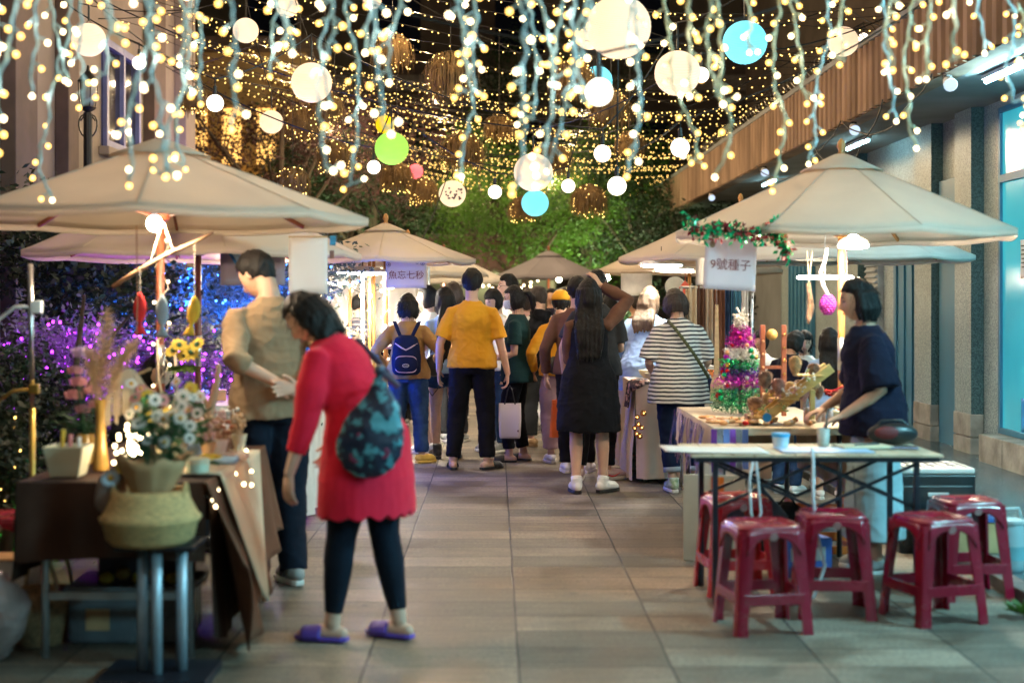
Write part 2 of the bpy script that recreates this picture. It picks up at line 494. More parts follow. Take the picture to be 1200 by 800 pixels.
        for sd, sx in (('L',-1),('R',1)):
            sh, el, wr = J['sh'+sd], J['el'+sd], J['wr'+sd]; inn = f.tor((sx*.06, -.005, 1.365))
            loos = top.get('sleeve_fit', fit)
            if sl == 'short': pts = [inn, sh, sh.lerp(el,.5), sh.lerp(el, top.get('slen', .75))]; rr = [.046,.060*B,.060*B*loos,.064*B*loos]
            elif sl == 'elbow': pts = [inn, sh, sh.lerp(el,.6), el, el.lerp(wr,.2)]; rr = [.046,.059*B,.063*B*loos,.060*loos,.060*loos]
            elif sl == 'none': continue
            else:
                e = el.lerp(wr, top.get('slen', .95))
                pts = [inn, sh, sh.lerp(el,.5), el, el.lerp(e,.5), e]; rr = [.046,.059*B,.060*B*loos,.052*loos,.048*loos,.042*loos]
            g2.tube(pts, [q*k*(.93 if g2 is not g else 1) for q in rr], 18)
        if g2 is not g:
            finish(remesh(g2, vox*.9, 2), 'sleeves', top['sleevemat'], t, folds(f, .006, (8,8,8), 9))
        if top.get('hood'):
            g.tube([f.tor((.09,-.02,1.43)), f.tor((.06,-.09,1.42)), f.tor((0,-.12,1.40)), f.tor((-.06,-.09,1.42)), f.tor((-.09,-.02,1.43))], [.03,.045,.055,.045,.03], 14, dome=True)
        if top.get('collar'):
            g.tube([f.tor((.07*math.sin(a), -.01+.065*math.cos(a)*-1, 1.45+ .012*math.cos(a))) for a in [R(q) for q in range(-150,151,20)]], [.016]*16, 8, dome=True)
        me = remesh(g, vox*.9, 2)
        fo = folds(f, top.get('amp', .007), (8,8,5), hash_(label))
        if top.get('scallop'):
            z0 = top['scallop']
            for v in me.vertices:
                if v.co.z < z0+.09:
                    a = math.atan2(v.co.y, v.co.x); wv = abs(math.sin(a*8.5))
                    v.co.z += (-.022*wv+.006)*smst(z0+.09, z0, v.co.z)
        o = finish(me, top.get('name', 'shirt'), tm, t, fo)
        t['_top'] = o.name
    # --- shoes
    if shoes:
        sk = shoes['kind']
        for sd, sx in (('L',-1),('R',1)):
            an = J['an'+sd]; ta = R(toe[sd]); fd = Vector((-math.sin(ta), math.cos(ta), 0)); rt = Vector((fd.y, -fd.x, 0)); z0 = an.z-.08*k
            def P(u, v, w): return Vector((an.x, an.y, z0)) + fd*u*k + rt*v*k + Vector((0,0,w*k))
            prof = [(-.075,.022),(-.05,.034),(0,.036),(.06,.043),(.12,.046),(.165,.036),(.185,.018)]
            outl = [P(u, -w, 0) for u, w in prof] + [P(u, w, 0) for u, w in reversed(prof)]
            th = .02 if sk in ('slipper', 'sandal') else .028
            q = MB(); q.prism(outl, (0,0,th*k))
            if sk in ('slipper', 'sandal'):
                root = q.build(sk, shoes['sole'], t, bevel=.005)
                s2 = MB()
                def strap(u0, u1, hgt):
                    def fn(a, c_):
                        ang = PI*a; u = u0+(u1-u0)*c_; w = .046
                        return P(u, -math.cos(ang)*w, th*.6+math.sin(ang)*hgt*(1-.25*c_))
                    s2.grid(fn, 12, 5)
                strap(.045, .145, .056)
                o2 = s2.build('strap', shoes['mat'], root, smooth=True, solid=.008)
            else:
                root = q.build('shoe', shoes['sole'], t, bevel=.006)
                hi = {'sneaker': .085, 'boot': .15, 'ankleboot': .12}[sk]
                g = MB()
                g.tube([P(-.05,0,.055), P(.0,0,.055), P(.07,0,.05), P(.13,0,.042), P(.158,0,.036)], [.037*k,.043*k,.044*k,.040*k,.028*k], 14, dome=True)
                g.tube([P(-.02,0,.05), P(-.012,0,hi)], [.046*k,.047*k], 14)
                me = remesh(g, vox*.7, 2); finish(me, 'upper', shoes['mat'], root)
                if shoes.get('sock'):
                    q = MB(); q.tube([P(-.01,0,hi-.03), an.lerp(J['kn'+sd], shoes.get('sockh', .12))], [.044*k,.045*k], 14); q.build('sock', shoes['sock'], t, smooth=True)
    # --- hair
    h = MB(); ext = .017 if hair == 'short' else .018
    n, m = 40, 26; rg = []
    for i in range(1, m):
        ph = -PI/2 + PI*i/m; r = []
        for q in range(n):
            a = 2*PI*q/n; x, y, z = math.cos(ph)*math.sin(a), math.cos(ph)*math.cos(a), math.sin(ph)
            e = ext
            yf = y - .25*max(0, z)
            if hair == 'short':
                e = .003 + ext*smst(-.45, .35, z)
                inside = smst(.06, .20, yf + (-.10 - z)*.75) if z < .55 else 0
                inside = max(inside, smst(.30, .5, y)*smst(.62, .45, z)); inside = max(inside, smst(-.34, -.52, z - .25*max(0,-y)*0 + (.22 if y < -.6 else 0)))
            elif hair in ('bangs', 'bob_bangs'):
                inside = smst(.25, .45, y)*smst(.30, .2, z)
            else:
                inside = smst(.15, .4, y)*smst(.58, .40, z); 
            px, py, pz = x*(.074+e), y*(.094+e), z*(.118+e*.9)
            s_ = 1-.28*inside
            r.append(M @ Vector((px*s_, py*s_-.004, pz*s_)))
        rg.append(r)
    h.rings(rg)
    down = Vector((0,0,-1))
    if hair in ('bob', 'bob_bangs', 'long', 'ponytail_loose'):
        L_ = .12 if hair == 'long' else (.10 if hairlen >= .3 else hairlen)
        for a in range(95, 266, 17):
            aa = R(a); p0 = M @ Vector((.082*math.sin(aa), .10*math.cos(aa), .03)); p1 = M @ Vector((.088*math.sin(aa), .100*math.cos(aa)-.004, -.06))
            p2 = M @ Vector((.080*math.sin(aa), .088*math.cos(aa)-.004, -L_-.025*random.random()))
            h.tube([p0, p1, p2], [.024*k,.027*k,.015*k], 10, dome=True)
    if hair == 'long':
        zt = 1.40
        for xo in (-.075,-.045,-.015,.015,.045,.075):
            c0 = M @ Vector((xo*.8, -.085, -.02)); c1 = M @ Vector((xo, -.075, -.12))
            e = hairlen*(.92+.16*random.random()); pts = [c0, c1]
            for q in (.3,.6,1.0):
                p = f.tor((xo*1.25*(1-.15*q), -.135*B - .01, zt-e*q)); pts.append(p)
            h.tube(pts, [.026*k,.030*k,.028*k,.024*k,.010*k], 10, dome=True)
    if hair == 'ponytail':
        c0 = M @ Vector((0,-.105,.045)); 
        h.tube([c0, c0+M.to_3x3() @ Vector((0,-.04,.0)), c0+M.to_3x3() @ Vector((0,-.075,-.05)), c0+M.to_3x3() @ Vector((0,-.075,-.13)), c0+M.to_3x3() @ Vector((0,-.06,-.21))],
               [.018*k,.026*k,.034*k,.028*k,.008*k], 12, dome=True)
    if hair == 'bun': h.ball(M @ Vector((0,-.11,.045)), .038*k, 14, 10)
    me = remesh(h, vox*.8, 1)
    ho = finish(me, 'hair', hairm, t, hairdisp(hash_(label), .0045))
    # loose ends break the outline
    if vox < .012:
        r = random.Random(hash_(label)); q = MB(); vs = me.vertices; nv = len(vs)
        zc = M.translation.z
        for _ in range(260 if hair != 'short' else 130):
            v = vs[r.randrange(nv)]; nn = v.normal
            p = v.co.copy()
            dr = (Vector((0,0,-1)) + nn*.5 + Vector((r.uniform(-.3,.3), r.uniform(-.3,.3), 0)))*(.018 if hair == 'short' else .032)*r.uniform(.5,1.3)
            if hair == 'short': dr = dr*.6
            q.tube([p-nn*.002, p+dr*.5+nn*.003, p+dr], [.0014,.0011,.0004], 3, cap=False)
        q.build('loose_hair', hairm, ho)['kind'] = 'stuff'
    if hat:
        q = MB(); rg = []
        for i in range(0, 9):
            ph = PI/2*i/9; r_ = math.cos(ph)
            rg.append([M @ Vector((r_*.098*math.cos(a), r_*.118*math.sin(a)-.006, .035+.112*math.sin(ph))) for a in [2*PI*q_/24 for q_ in range(24)]])
        q.rings(rg); me = q.mesh('hat', [hat], True); ho2 = link('cap', me, t)
    if face:
        for sx in (-1, 1):
            q = MB(); q.ball(M @ Vector((sx*.030, .0795, .006)), (.0125*k, .007*k, .0055*k), 10, 6, M.to_euler()); q.build('eye', DARKEYE, t, smooth=True)
            q = MB(); q.tube([M @ Vector((sx*.016, .089, .026)), M @ Vector((sx*.031, .0865, .031)), M @ Vector((sx*.047, .074, .026))], [.0022*k,.003*k,.0015*k], 6); q.build('eyebrow', hairm, t, smooth=True)
        q = MB(); q.tube([M @ Vector((-.022, .082, -.067)), M @ Vector((-.009, .0925, -.064)), M @ Vector((.009, .0925, -.064)), M @ Vector((.022, .082, -.067))], [.002*k,.0055*k,.0055*k,.002*k], 8, dome=True); q.build('lips', LIP, t, smooth=True)
    if mask:
        q = MB()
        def fn(u, v):
            a = (u-.5)*2*1.25; zz = -.008-.085*v
            ry = .100+.014*math.exp(-(a/.45)**2)*math.sin(PI*min(1,v*1.1)); tt = smst(0,1,-zz/.118)
            return M @ Vector((math.sin(a)*.080*(1-.28*tt), math.cos(a)*ry - .0, zz))
        q.grid(fn, 16, 8); mo = q.build('face_mask', mask, t, smooth=True, solid=.002)
    if '_top' in t: del t['_top']
    return t, f, J, M
def hash_(s_): return sum((i+1)*ord(c) for i, c in enumerate(s_)) % 97
# ================================================================== the people of the photograph
def toW(t, p): return Matrix.Translation(t.location) @ Matrix.Rotation(t.rotation_euler[2], 4, 'Z') @ Vector(p)
RED = cloth('red_knit', (.74,.014,.045), .06); BEIGE = cloth('beige_cotton', (.27,.185,.11), .08); NAVYP = cloth('dark_navy_cotton', (.008,.012,.022), .2)
BLACK = cloth('black_cotton', (.006,.006,.008), .2); TAN = cloth('tan_wool', (.30,.17,.06), .1); DENIM = cloth('blue_denim', (.022,.050,.115), .25, vs=12)
DKDENIM = cloth('indigo_denim', (.008,.016,.045), .2, vs=12); MUST = cloth('mustard_jersey', (.60,.27,.015), .06); WHITEC = cloth('white_cotton', (.75,.73,.70), .05)
GREENB = cloth('bottle_green_jersey', (.008,.028,.030), .15); YELL = cloth('yellow_fleece', (.65,.30,.02), .08); MAUVE = cloth('mauve_cotton', (.32,.21,.23), .1)
LBLUE = cloth('pale_blue_cotton', (.30,.46,.75), .07); BROWNK = cloth('brown_knit', (.13,.065,.045), .15); NAVYL = cloth('navy_linen', (.009,.009,.022), .22)
AQUA = cloth('pale_aqua_linen', (.36,.50,.54), .12); GREYD = cloth('charcoal_twill', (.03,.032,.034), .2); PINKC = cloth('pale_pink_cotton', (.62,.40,.38), .08)
PURPR = mat('purple_rubber', (.10,.055,.42), .45); RUB = mat('black_rubber', (.012,.012,.012), .6); WSOLE = mat('white_rubber', (.7,.68,.64), .5)
GUM = mat('tan_suede', (.30,.19,.09), .8, bump=.3); YSH = mat('yellow_suede', (.50,.33,.06), .8, bump=.3); WLEA = mat('white_leather', (.75,.74,.72), .4); GRYM = mat('grey_mesh', (.30,.31,.30), .8, bump=.4)
LEATH = mat('black_leather', (.010,.010,.011), .35, bump=.2)

def striped(name, a, b, per, frac=.42, axis='Z', rough=.85):
    m, nt, out = new_mat(name); p = N(nt, 'ShaderNodeBsdfPrincipled', Roughness=rough); p.inputs['Sheen Weight'].default_value = .1
    tc = N(nt, 'ShaderNodeTexCoord'); sp = N(nt, 'ShaderNodeSeparateXYZ'); L(nt, tc.outputs['Object'], sp.inputs[0])
    nz = N(nt, 'ShaderNodeTexNoise', Scale=5.0); L(nt, tc.outputs['Object'], nz.inputs['Vector'])
    md = N(nt, 'ShaderNodeMath', operation='MULTIPLY_ADD'); L(nt, nz.outputs['Fac'], md.inputs[0]); md.inputs[1].default_value = .035; L(nt, sp.outputs[axis], md.inputs[2])
    dv = N(nt, 'ShaderNodeMath', operation='DIVIDE'); L(nt, md.outputs[0], dv.inputs[0]); dv.inputs[1].default_value = per
    fr = N(nt, 'ShaderNodeMath', operation='FRACT'); L(nt, dv.outputs[0], fr.inputs[0])
    lt = N(nt, 'ShaderNodeMath', operation='LESS_THAN'); L(nt, fr.outputs[0], lt.inputs[0]); lt.inputs[1].default_value = frac
    mx = N(nt, 'ShaderNodeMix', data_type='RGBA'); L(nt, lt.outputs[0], mx.inputs['Factor']); mx.inputs[6].default_value = c4(a); mx.inputs[7].default_value = c4(b)
    L(nt, mx.outputs[2], p.inputs['Base Color']); L(nt, p.outputs[0], out.inputs['Surface']); MATS[name] = m; return m
STRIPE = striped('striped_jersey', (.70,.69,.66), (.012,.014,.03), .030, .42)
PLAID = striped('dark_plaid', (.03,.03,.05), (.22,.18,.17), .05, .35)

# 1 woman in red
p1, f1, j1, m1 = person('woman in a long red top and black leggings bending towards the stall, in purple slippers', (X(430,6.08), 6.08, 0), 66, H=1.57, fem=True, lean=25, bulk=1.13,
    head=(6,20,0), hair='bob', hairlen=.155, vox=.0095, hands='full', skin=SKIN2,
    arms={'L': ((-.27,.25,.79), (-.5,-1,0), (-.03,.05,-1), (.5,-.2,0), 22), 'R': ((.25,.30,.86), (.5,-1,0), None, (-1,0,0), 25)},
    legs={'L': (-.10,.125,.085), 'R': (.085,-.125,.085), 'toe': {'L': 8, 'R': -6}},
    top=dict(mat=RED, hem=.60, flare=.045, fit=1.35, sleeve='long', slen=.62, sleeve_fit=1.12, scallop=.60*.924, name='tunic', amp=.005),
    bottom=dict(kind='leggings', mat=NAVYP), shoes=dict(kind='slipper', sole=PURPR, mat=PURPR))
# 2 man in beige
p2, f2, j2, m2 = person('man in a beige shirt with hands clasped behind his back, looking down', (X(318,7.26), 7.26, 0), 28, H=1.73, lean=5,
    head=(30,30,0), hair='short', vox=.0095, hands='full', bulk=1.02,
    arms={'L': ((-.03,-.20,1.02), (-1,-.25,0), (.75,.0,-.25), (0,1,.2), 18), 'R': ((.06,-.21,1.0), (1,-.25,0), (-.85,-.08,-.05), (0,-1,.2), 20)},
    legs={'L': (-.10,.05,.085), 'R': (.10,-.05,.085), 'toe': {'L': 35, 'R': 5}},
    top=dict(mat=BEIGE, hem=.84, fit=1.15, sleeve='long', slen=.30, sleeve_fit=1.12, name='shirt', amp=.013),
    bottom=dict(kind='trousers', mat=NAVYP, fit=1.15, hem=.07), shoes=dict(kind='sneaker', sole=WSOLE, mat=GRYM))
# 3 stall keeper on the right
p3, f3, j3, m3 = person('stall keeper in navy top and pale skirt working with her hands on the right', (X(1024,7.62), 7.62, 0), 84, H=1.56, fem=True, lean=6, bulk=1.14,
    head=(0,4,0), hair='bob', vox=.0095, hands='full',
    arms={'L': ((-.20,.20,.925), (-.35,-1,-.2), (.1,.8,-.35), (0,-.2,-1), 30), 'R': ((.22,.26,.93), (.5,-1,0), (-.2,.8,-.3), (0,-.3,-1), 30)},
    top=dict(mat=NAVYL, hem=.80, fit=2.0, sleeve='short', slen=.95, sleeve_fit=1.5, name='blouse', amp=.012),
    bottom=dict(kind='skirt', mat=AQUA, hem=.2, flare=.05), shoes=dict(kind='sneaker', sole=WSOLE, mat=GRYM))
# 4 backpack person
p4, f4, j4, m4 = person('short-haired person in a tan cardigan and blue jeans seen from behind, wearing a navy backpack', (X(478,12.65), 12.65, 0), 0, H=1.50, fem=True,
    hair='bob', bulk=1.04, head=(0,8,0), legs={'L': (-.13,0,.085), 'R': (.14,.02,.085), 'toe': {'L': 10, 'R': -45}},
    arms={'L': ((-.26,.10,.98), (-.7,-.9,0), (.1,.9,.2), (1,0,0), 25), 'R': ((.26,.12,.98), (.7,-.9,0), (-.1,.9,.2), (-1,0,0), 25)},
    top=dict(mat=TAN, hem=.86, fit=1.5, sleeve='long', sleeve_fit=1.05, name='cardigan', amp=.012), bottom=dict(kind='trousers', mat=DENIM, fit=1.12, hem=.11), shoes=dict(kind='sneaker', sole=YSH, mat=YSH))
# 5 person in white, profile
p5, f5, j5, m5 = person('person in white with dark hair in a bun, profile view behind the backpack wearer', (X(502,13.6), 13.6, 0), 82, H=1.58, fem=True,
    hair='bun', vox=.014, skin=SKIN2, arms={'L': ((-.2,.25,1.1), (0,-1,0), None, (1,0,0), 20), 'R': ((.2,.25,1.1), (0,-1,0), None, (-1,0,0), 20)},
    top=dict(mat=WHITEC, hem=.85, fit=1.6, sleeve='short', name='tshirt'), bottom=dict(kind='shorts', mat=GREYD, len=.5), shoes=dict(kind='sneaker', sole=WSOLE, mat=WLEA))
# 6 long hair, denim shorts
p6, f6, j6, m6 = person('woman with long dark hair, denim shorts and black boots standing beside the backpack wearer', (X(522,13.0), 13.0, 0), 12, H=1.56, fem=True,
    hair='long', hairlen=.42, vox=.013, skin=SKIN2, head=(20,0,0), hairm=HAIR, legs={'L': (-.08,.05,.085), 'R': (.10,-.04,.085), 'toe': {'L': 10, 'R': -20}},
    top=dict(mat=LBLUE, hem=.86, fit=1.4, sleeve='short', name='tshirt'), bottom=dict(kind='shorts', mat=DENIM, len=.42, fit=1.1), shoes=dict(kind='boot', sole=RUB, mat=LEATH))
# 7 mustard man
p7, f7, j7, m7 = person('man in mustard T-shirt and black trousers seen from behind, standing mid-lane', (X(553,12.2), 12.2, 0), -4, H=1.71, bulk=.98,
    hair='short', vox=.010, hands='full', head=(-4,2,0), legs={'L': (-.16,0,.085), 'R': (.13,.02,.085), 'toe': {'L': 10, 'R': -40}},
    arms={'L': ((-.29,.06,.84), (-.7,-1,0), None, (1,0,0), 20), 'R': ((.31,.02,.80), (.7,-1,0), (.0,.1,-1), (-1,0,0), 35)},
    top=dict(mat=MUST, hem=.87, fit=1.25, sleeve='short', slen=.82, sleeve_fit=1.1, name='tshirt', amp=.011), bottom=dict(kind='trousers', mat=BLACK, fit=1.06, hem=.10), shoes=dict(kind='sandal', sole=RUB, mat=LEATH))
# 8 glasses man
p8, f8, j8, m8 = person('tall man with glasses in a white top looking left, behind the mustard T-shirt man', (X(597,14.3), 14.3, 0), 105, H=1.70, hair='short', vox=.014, skin=SKIN2,
    top=dict(mat=WHITEC, hem=.85, fit=1.4, sleeve='short', name='tshirt'), bottom=dict(kind='trousers', mat=GREYD, hem=.1), shoes=dict(kind='sneaker', sole=WSOLE, mat=GRYM))
g = MB()
for sx in (-1, 1):
    g.tube([m8 @ Vector((sx*.032+.022*math.cos(a), .092, .004+.018*math.sin(a))) for a in [2*PI*i/16 for i in range(17)]], .0022, 6)
g.tube([m8 @ Vector((-.01,.095,.006)), m8 @ Vector((.01,.095,.006))], .002, 6)
for sx in (-1,1): g.tube([m8 @ Vector((sx*.054,.088,.008)), m8 @ Vector((sx*.08,0,.012))], .002, 6)
g.build('glasses', RUB, p8)
# 9 short woman facing left with white top
person('person with dark fringe in white, half hidden behind the mustard T-shirt man', (X(582,13.7), 13.7, 0), 130, H=1.56, fem=True, hair='bangs', vox=.014, skin=SKIN2, head=(0,15,0),
    top=dict(mat=WHITEC, hem=.85, fit=1.5, sleeve='short', name='tshirt'), bottom=dict(kind='trousers', mat=DENIM, hem=.1), shoes=dict(kind='sneaker', sole=WSOLE, mat=GRYM))
# 10 ponytail
p10, f10, j10, m10 = person('woman with a ponytail, face mask and dark green T-shirt facing left', (X(606,12.8), 12.8, 0), 78, H=1.57, fem=True, hair='ponytail', vox=.010, hairm=HAIR, head=(0,6,0),
    arms={'L': ((-.17,.24,1.0), (0,-1,-.1), (.2,.9,.1), (1,0,0), 30), 'R': ((.17,.26,1.0), (0,-1,0), (-.2,.9,.1), (-1,0,0), 30)},
    legs={'L': (-.09,.06,.085), 'R': (.09,-.05,.085), 'toe': {'L': 10, 'R': -10}}, mask=mat('mask_paper', (.55,.62,.70), .8),
    top=dict(mat=GREENB, hem=.78, fit=1.35, sleeve='short', slen=.7, sleeve_fit=1.2, name='tshirt'), bottom=dict(kind='trousers', mat=BLACK, fit=1.0, hem=.13), shoes=dict(kind='sandal', sole=RUB, mat=LEATH))
# 11 hooded vest
person('person in black hooded vest, white sleeves and tan sneakers beside the ponytailed woman', (X(633,14.1), 14.1, 0), 14, H=1.58, hair='short', vox=.013, head=(25,5,0), hairm=HAIRB,
    legs={'L': (-.10,0,.085), 'R': (.12,.1,.085), 'toe': {'L': 40, 'R': -10}}, arms={'L': ((-.26,.05,.87), (-.6,-1,0), None, (1,0,0), 20)},
    top=dict(mat=BLACK, hem=.82, fit=1.9, sleeve='long', sleevemat=WHITEC, hood=True, name='hooded_vest', amp=.012), bottom=dict(kind='trousers', mat=GREYD, fit=1.2, hem=.12), shoes=dict(kind='sneaker', sole=GUM, mat=GUM))
# 12 yellow hoodie
p12, f12, j12, m12 = person('person in yellow cap and yellow hoodie behind the woman in the black dress', (X(657,12.7), 12.7, 0), 4, H=1.52, fem=True, hair='short', vox=.012, head=(-10,5,0),
    hat=YELL, top=dict(mat=YELL, hem=.87, fit=1.6, sleeve='long', sleeve_fit=1.1, hood=True, name='hoodie', amp=.012), bottom=dict(kind='trousers', mat=MAUVE, fit=1.35, hem=.14), shoes=dict(kind='sneaker', sole=WSOLE, mat=WLEA),
    arms={'L': ((-.27,.10,.92), (-.8,-1,0), (.1,.6,-.6), (1,0,0), 25)})
# 13 black dress
p13, f13, j13, m13 = person('woman with long dark hair in a black dress and white boots, arm raised to head', (X(690,10.7), 10.7, 0), -2, H=1.60, fem=True, hair='long', hairlen=.34, vox=.010, hands='full', bulk=.97, skin=SKIN,
    legs={'L': (-.10,-.01,.085), 'R': (.12,.03,.085), 'toe': {'L': 10, 'R': -40}},
    arms={'R': ((.10,.14,1.66), (1,-.1,-.35), (-.4,.1,.6), (-.5,.3,-.2), 20), 'L': ((-.08,.30,1.12), (-.3,-.8,-1), (.3,.8,.3), (1,0,0), 30)},
    top=dict(mat=BLACK, hem=.50, fit=1.2, flare=.060, sleeve='long', sleevemat=BROWNK, name='dress', amp=.010), shoes=dict(kind='ankleboot', sole=RUB, mat=WLEA, sock=WHITEC, sockh=.12))
# 14 behind: dark clothes with red-marked shoes
p14, f14, j14, m14 = person('man in dark clothes and pale red-marked sneakers directly behind the woman in the black dress', (X(699,11.45), 11.45, 0), -12, H=1.68, hair='short', vox=.012, bulk=.92,
    legs={'L': (-.14,0,.085), 'R': (.08,.04,.085), 'toe': {'L': 10, 'R': -50}}, arms={'R': ((.15,.30,1.10), (.2,-1,-.6), (-.3,.8,.1), (-1,0,0), 35)},
    top=dict(mat=GREYD, hem=.86, fit=1.3, sleeve='short', name='tshirt'), bottom=dict(kind='trousers', mat=BLACK, fit=1.0, hem=.12), shoes=dict(kind='sneaker', sole=WSOLE, mat=cloth('pale_pink_mesh', (.55,.42,.40))))
person('dark-haired man in brown, half hidden left behind the woman in the black dress', (X(676,12.0), 12.0, 0), -8, H=1.64, hair='short', vox=.013, top=dict(mat=BROWNK, hem=.86, sleeve='long', name='sweater'),
    bottom=dict(kind='trousers', mat=BLACK, fit=1.0), shoes=dict(kind='sneaker', sole=WSOLE, mat=WLEA))
# 15 pale blue
p15, f15, j15, m15 = person('woman in a loose pale blue shirt with long light brown hair leaning over the stall', (X(757,12.5), 12.5, 0), -22, H=1.57, fem=True, lean=9, hair='long', hairlen=.15, hairm=HAIRL, vox=.012, bulk=1.12, head=(-12,2,0),
    top=dict(mat=LBLUE, hem=.72, fit=2.2, flare=.03, sleeve='elbow', sleeve_fit=1.5, name='shirt', amp=.014), bottom=dict(kind='trousers', mat=WHITEC, hem=.1), shoes=dict(kind='sneaker', sole=WSOLE, mat=WLEA),
    arms={'L': ((-.25,.25,.98), (-.6,-1,0), None, (1,0,0), 20)})
# 16 striped
p16, f16, j16, m16 = person('woman in a black and white striped top and rolled navy jeans', (X(797,10.75), 10.75, 0), 4, H=1.56, fem=True, lean=13, hair='bob', hairm=HAIRB, vox=.010, bulk=1.05, head=(4,14,0),
    legs={'L': (-.06,0,.085), 'R': (.16,.16,.085), 'toe': {'L': 5, 'R': -20}},
    arms={'L': ((-.18,.30,.98), (-.5,-.8,-.5), (.2,.8,-.1), (1,0,0), 25), 'R': ((.20,.32,.98), (.5,-.8,-.5), (-.2,.8,-.1), (-1,0,0), 25)},
    top=dict(mat=STRIPE, hem=.74, fit=1.8, flare=.03, sleeve='short', slen=.9, sleeve_fit=1.4, name='striped_top', amp=.012), bottom=dict(kind='trousers', mat=DKDENIM, fit=1.1, hem=.17, turnup=mat('turned_denim', (.30,.34,.40), .9)),
    shoes=dict(kind='ankleboot', sole=WSOLE, mat=cloth('green_white_knit', (.55,.58,.48), col2=(.25,.36,.18), vs=40)))
# 17 seated girl
p17, f17, j17, m17 = person('girl with tied hair in a dark jacket and jeans sitting on the blue stool', (X(737,13.0), 13.0, 0), -62, H=1.46, fem=True, lean=12, sit=.46, hair='ponytail', vox=.012, hairm=HAIRB, head=(-10,15,0),
    legs={'L': (-.11,.36,.085), 'R': (.11,.26,.085), 'toe': {'L': 5, 'R': -5}}, arms={'L': ((-.2,.36,.72), (-.5,-1,0), None, (1,0,0), 25), 'R': ((.2,.36,.72), (.5,-1,0), None, (-1,0,0), 25)},
    top=dict(mat=BLACK, hem=.84, fit=1.7, sleeve='long', sleeve_fit=1.3, name='jacket'), bottom=dict(kind='trousers', mat=DENIM, hem=.1), shoes=dict(kind='sneaker', sole=GUM, mat=GUM))
# right-hand children and sellers behind the craft table
person('dark-haired girl in a navy jacket bending over the table behind the pine cones', (X(922,10.7), 10.7, 0), -35, H=1.24, fem=True, hair='bob', vox=.013, head=(-15,20,0), lean=12, top=dict(mat=NAVYL, hem=.8, sleeve='long', name='jacket'), bottom=dict(kind='trousers', mat=DENIM), shoes=dict(kind='sneaker', sole=WSOLE, mat=WLEA))
person('small girl with a fringe in a white top facing the camera behind the craft table', (X(943,11.1), 11.1, 0), 172, H=1.21, fem=True, hair='bangs', vox=.011, skin=SKIN2, head=(0,8,0), top=dict(mat=WHITEC, hem=.8, sleeve='long', name='blouse'), bottom=dict(kind='skirt', mat=PINKC, hem=.4), shoes=dict(kind='sneaker', sole=WSOLE, mat=WLEA))
person('long-haired girl in a pale blue dress seen from behind near the red seller cushions', (X(972,10.4), 10.4, 0), -8, H=1.24, fem=True, hair='long', hairlen=.34, vox=.012, top=dict(mat=LBLUE, hem=.6, flare=.05, sleeve='short', name='dress'), shoes=dict(kind='sneaker', sole=WSOLE, mat=WLEA))
person('person with short dark hair and a white shirt standing behind the small tinsel tree', (X(892,11.6), 11.6, 0), 150, H=1.20, hair='bangs', vox=.014, top=dict(mat=WHITEC, hem=.8, sleeve='short', name='shirt'), bottom=dict(kind='trousers', mat=GREYD), shoes=dict(kind='sneaker', sole=WSOLE, mat=WLEA))
# left seller seated in the dark
person('dark-haired seller seated in the dark behind the flower stall on the left', (X(172,8.4), 8.4, 0), -130, H=1.58, fem=True, sit=.44, hair='long', hairlen=.25, vox=.013, skin=SKIN2, head=(-10,25,0), lean=8, legs={'L': (-.11,.38,.085), 'R': (.11,.38,.085)},
    arms={'L': ((-.17,.34,.80), (-.5,-1,0), None, (1,0,0), 25), 'R': ((.17,.34,.80), (.5,-1,0), None, (-1,0,0), 25)},
    top=dict(mat=BLACK, hem=.85, sleeve='long', name='sweater'), bottom=dict(kind='trousers', mat=BLACK), shoes=dict(kind='sneaker', sole=RUB, mat=LEATH))
# deeper in the lane
for lab, px, d, h_, hd, fm, hr, hm, tm, bm in (
    ('person with dark hair and a navy top under the fish stall sign in the distance', 468, 16.5, 1.47, 20, 0, 'short', HAIR, NAVYL, BLACK),
    ('man in a dark checked shirt between the orange poles of the lit stall', 420, 15.6, 1.50, -60, 0, 'short', HAIR, PLAID, BLACK),
    ('brown-haired woman in pink just behind the long-haired woman in shorts', 531, 14.6, 1.63, -5, 1, 'bob', HAIRB, PINKC, GREYD),
    ('person with brown hair in a pink top behind the hooded vest', 619, 15.6, 1.57, -30, 1, 'bob', HAIRB, PINKC, WHITEC),
    ('woman with black hair in grey, right of the raised arm in the distance', 716, 14.8, 1.52, 5, 1, 'bob', HAIR, GREYD, GREYD),
    ('far shopper in a dark jacket under the grey parasol', 646, 19.0, 1.60, 170, 0, 'short', HAIR, NAVYL, BLACK),
    ('far shopper in white under the grey parasol', 668, 21.0, 1.62, 10, 1, 'long', HAIR, WHITEC, DENIM),
    ('bending shopper in a pale shirt beyond the mustard T-shirt man', 540, 17.5, 1.50, 60, 0, 'short', HAIR, WHITEC, GUM),
    ('far shopper in brown near the right-hand lit sign', 744, 18.5, 1.48, 60, 0, 'short', HAIRB, BROWNK, DENIM)):
    person(lab, (X(px,d), d, 0), hd, H=h_, fem=bool(fm), hair=hr, hairm=hm, vox=.017, face=False, top=dict(mat=tm, hem=.85, fit=1.5, sleeve='long' if tm in (NAVYL, BROWNK) else 'short', name='top'),
        bottom=dict(kind='trousers', mat=bm), shoes=dict(kind='sneaker', sole=WSOLE, mat=GRYM))
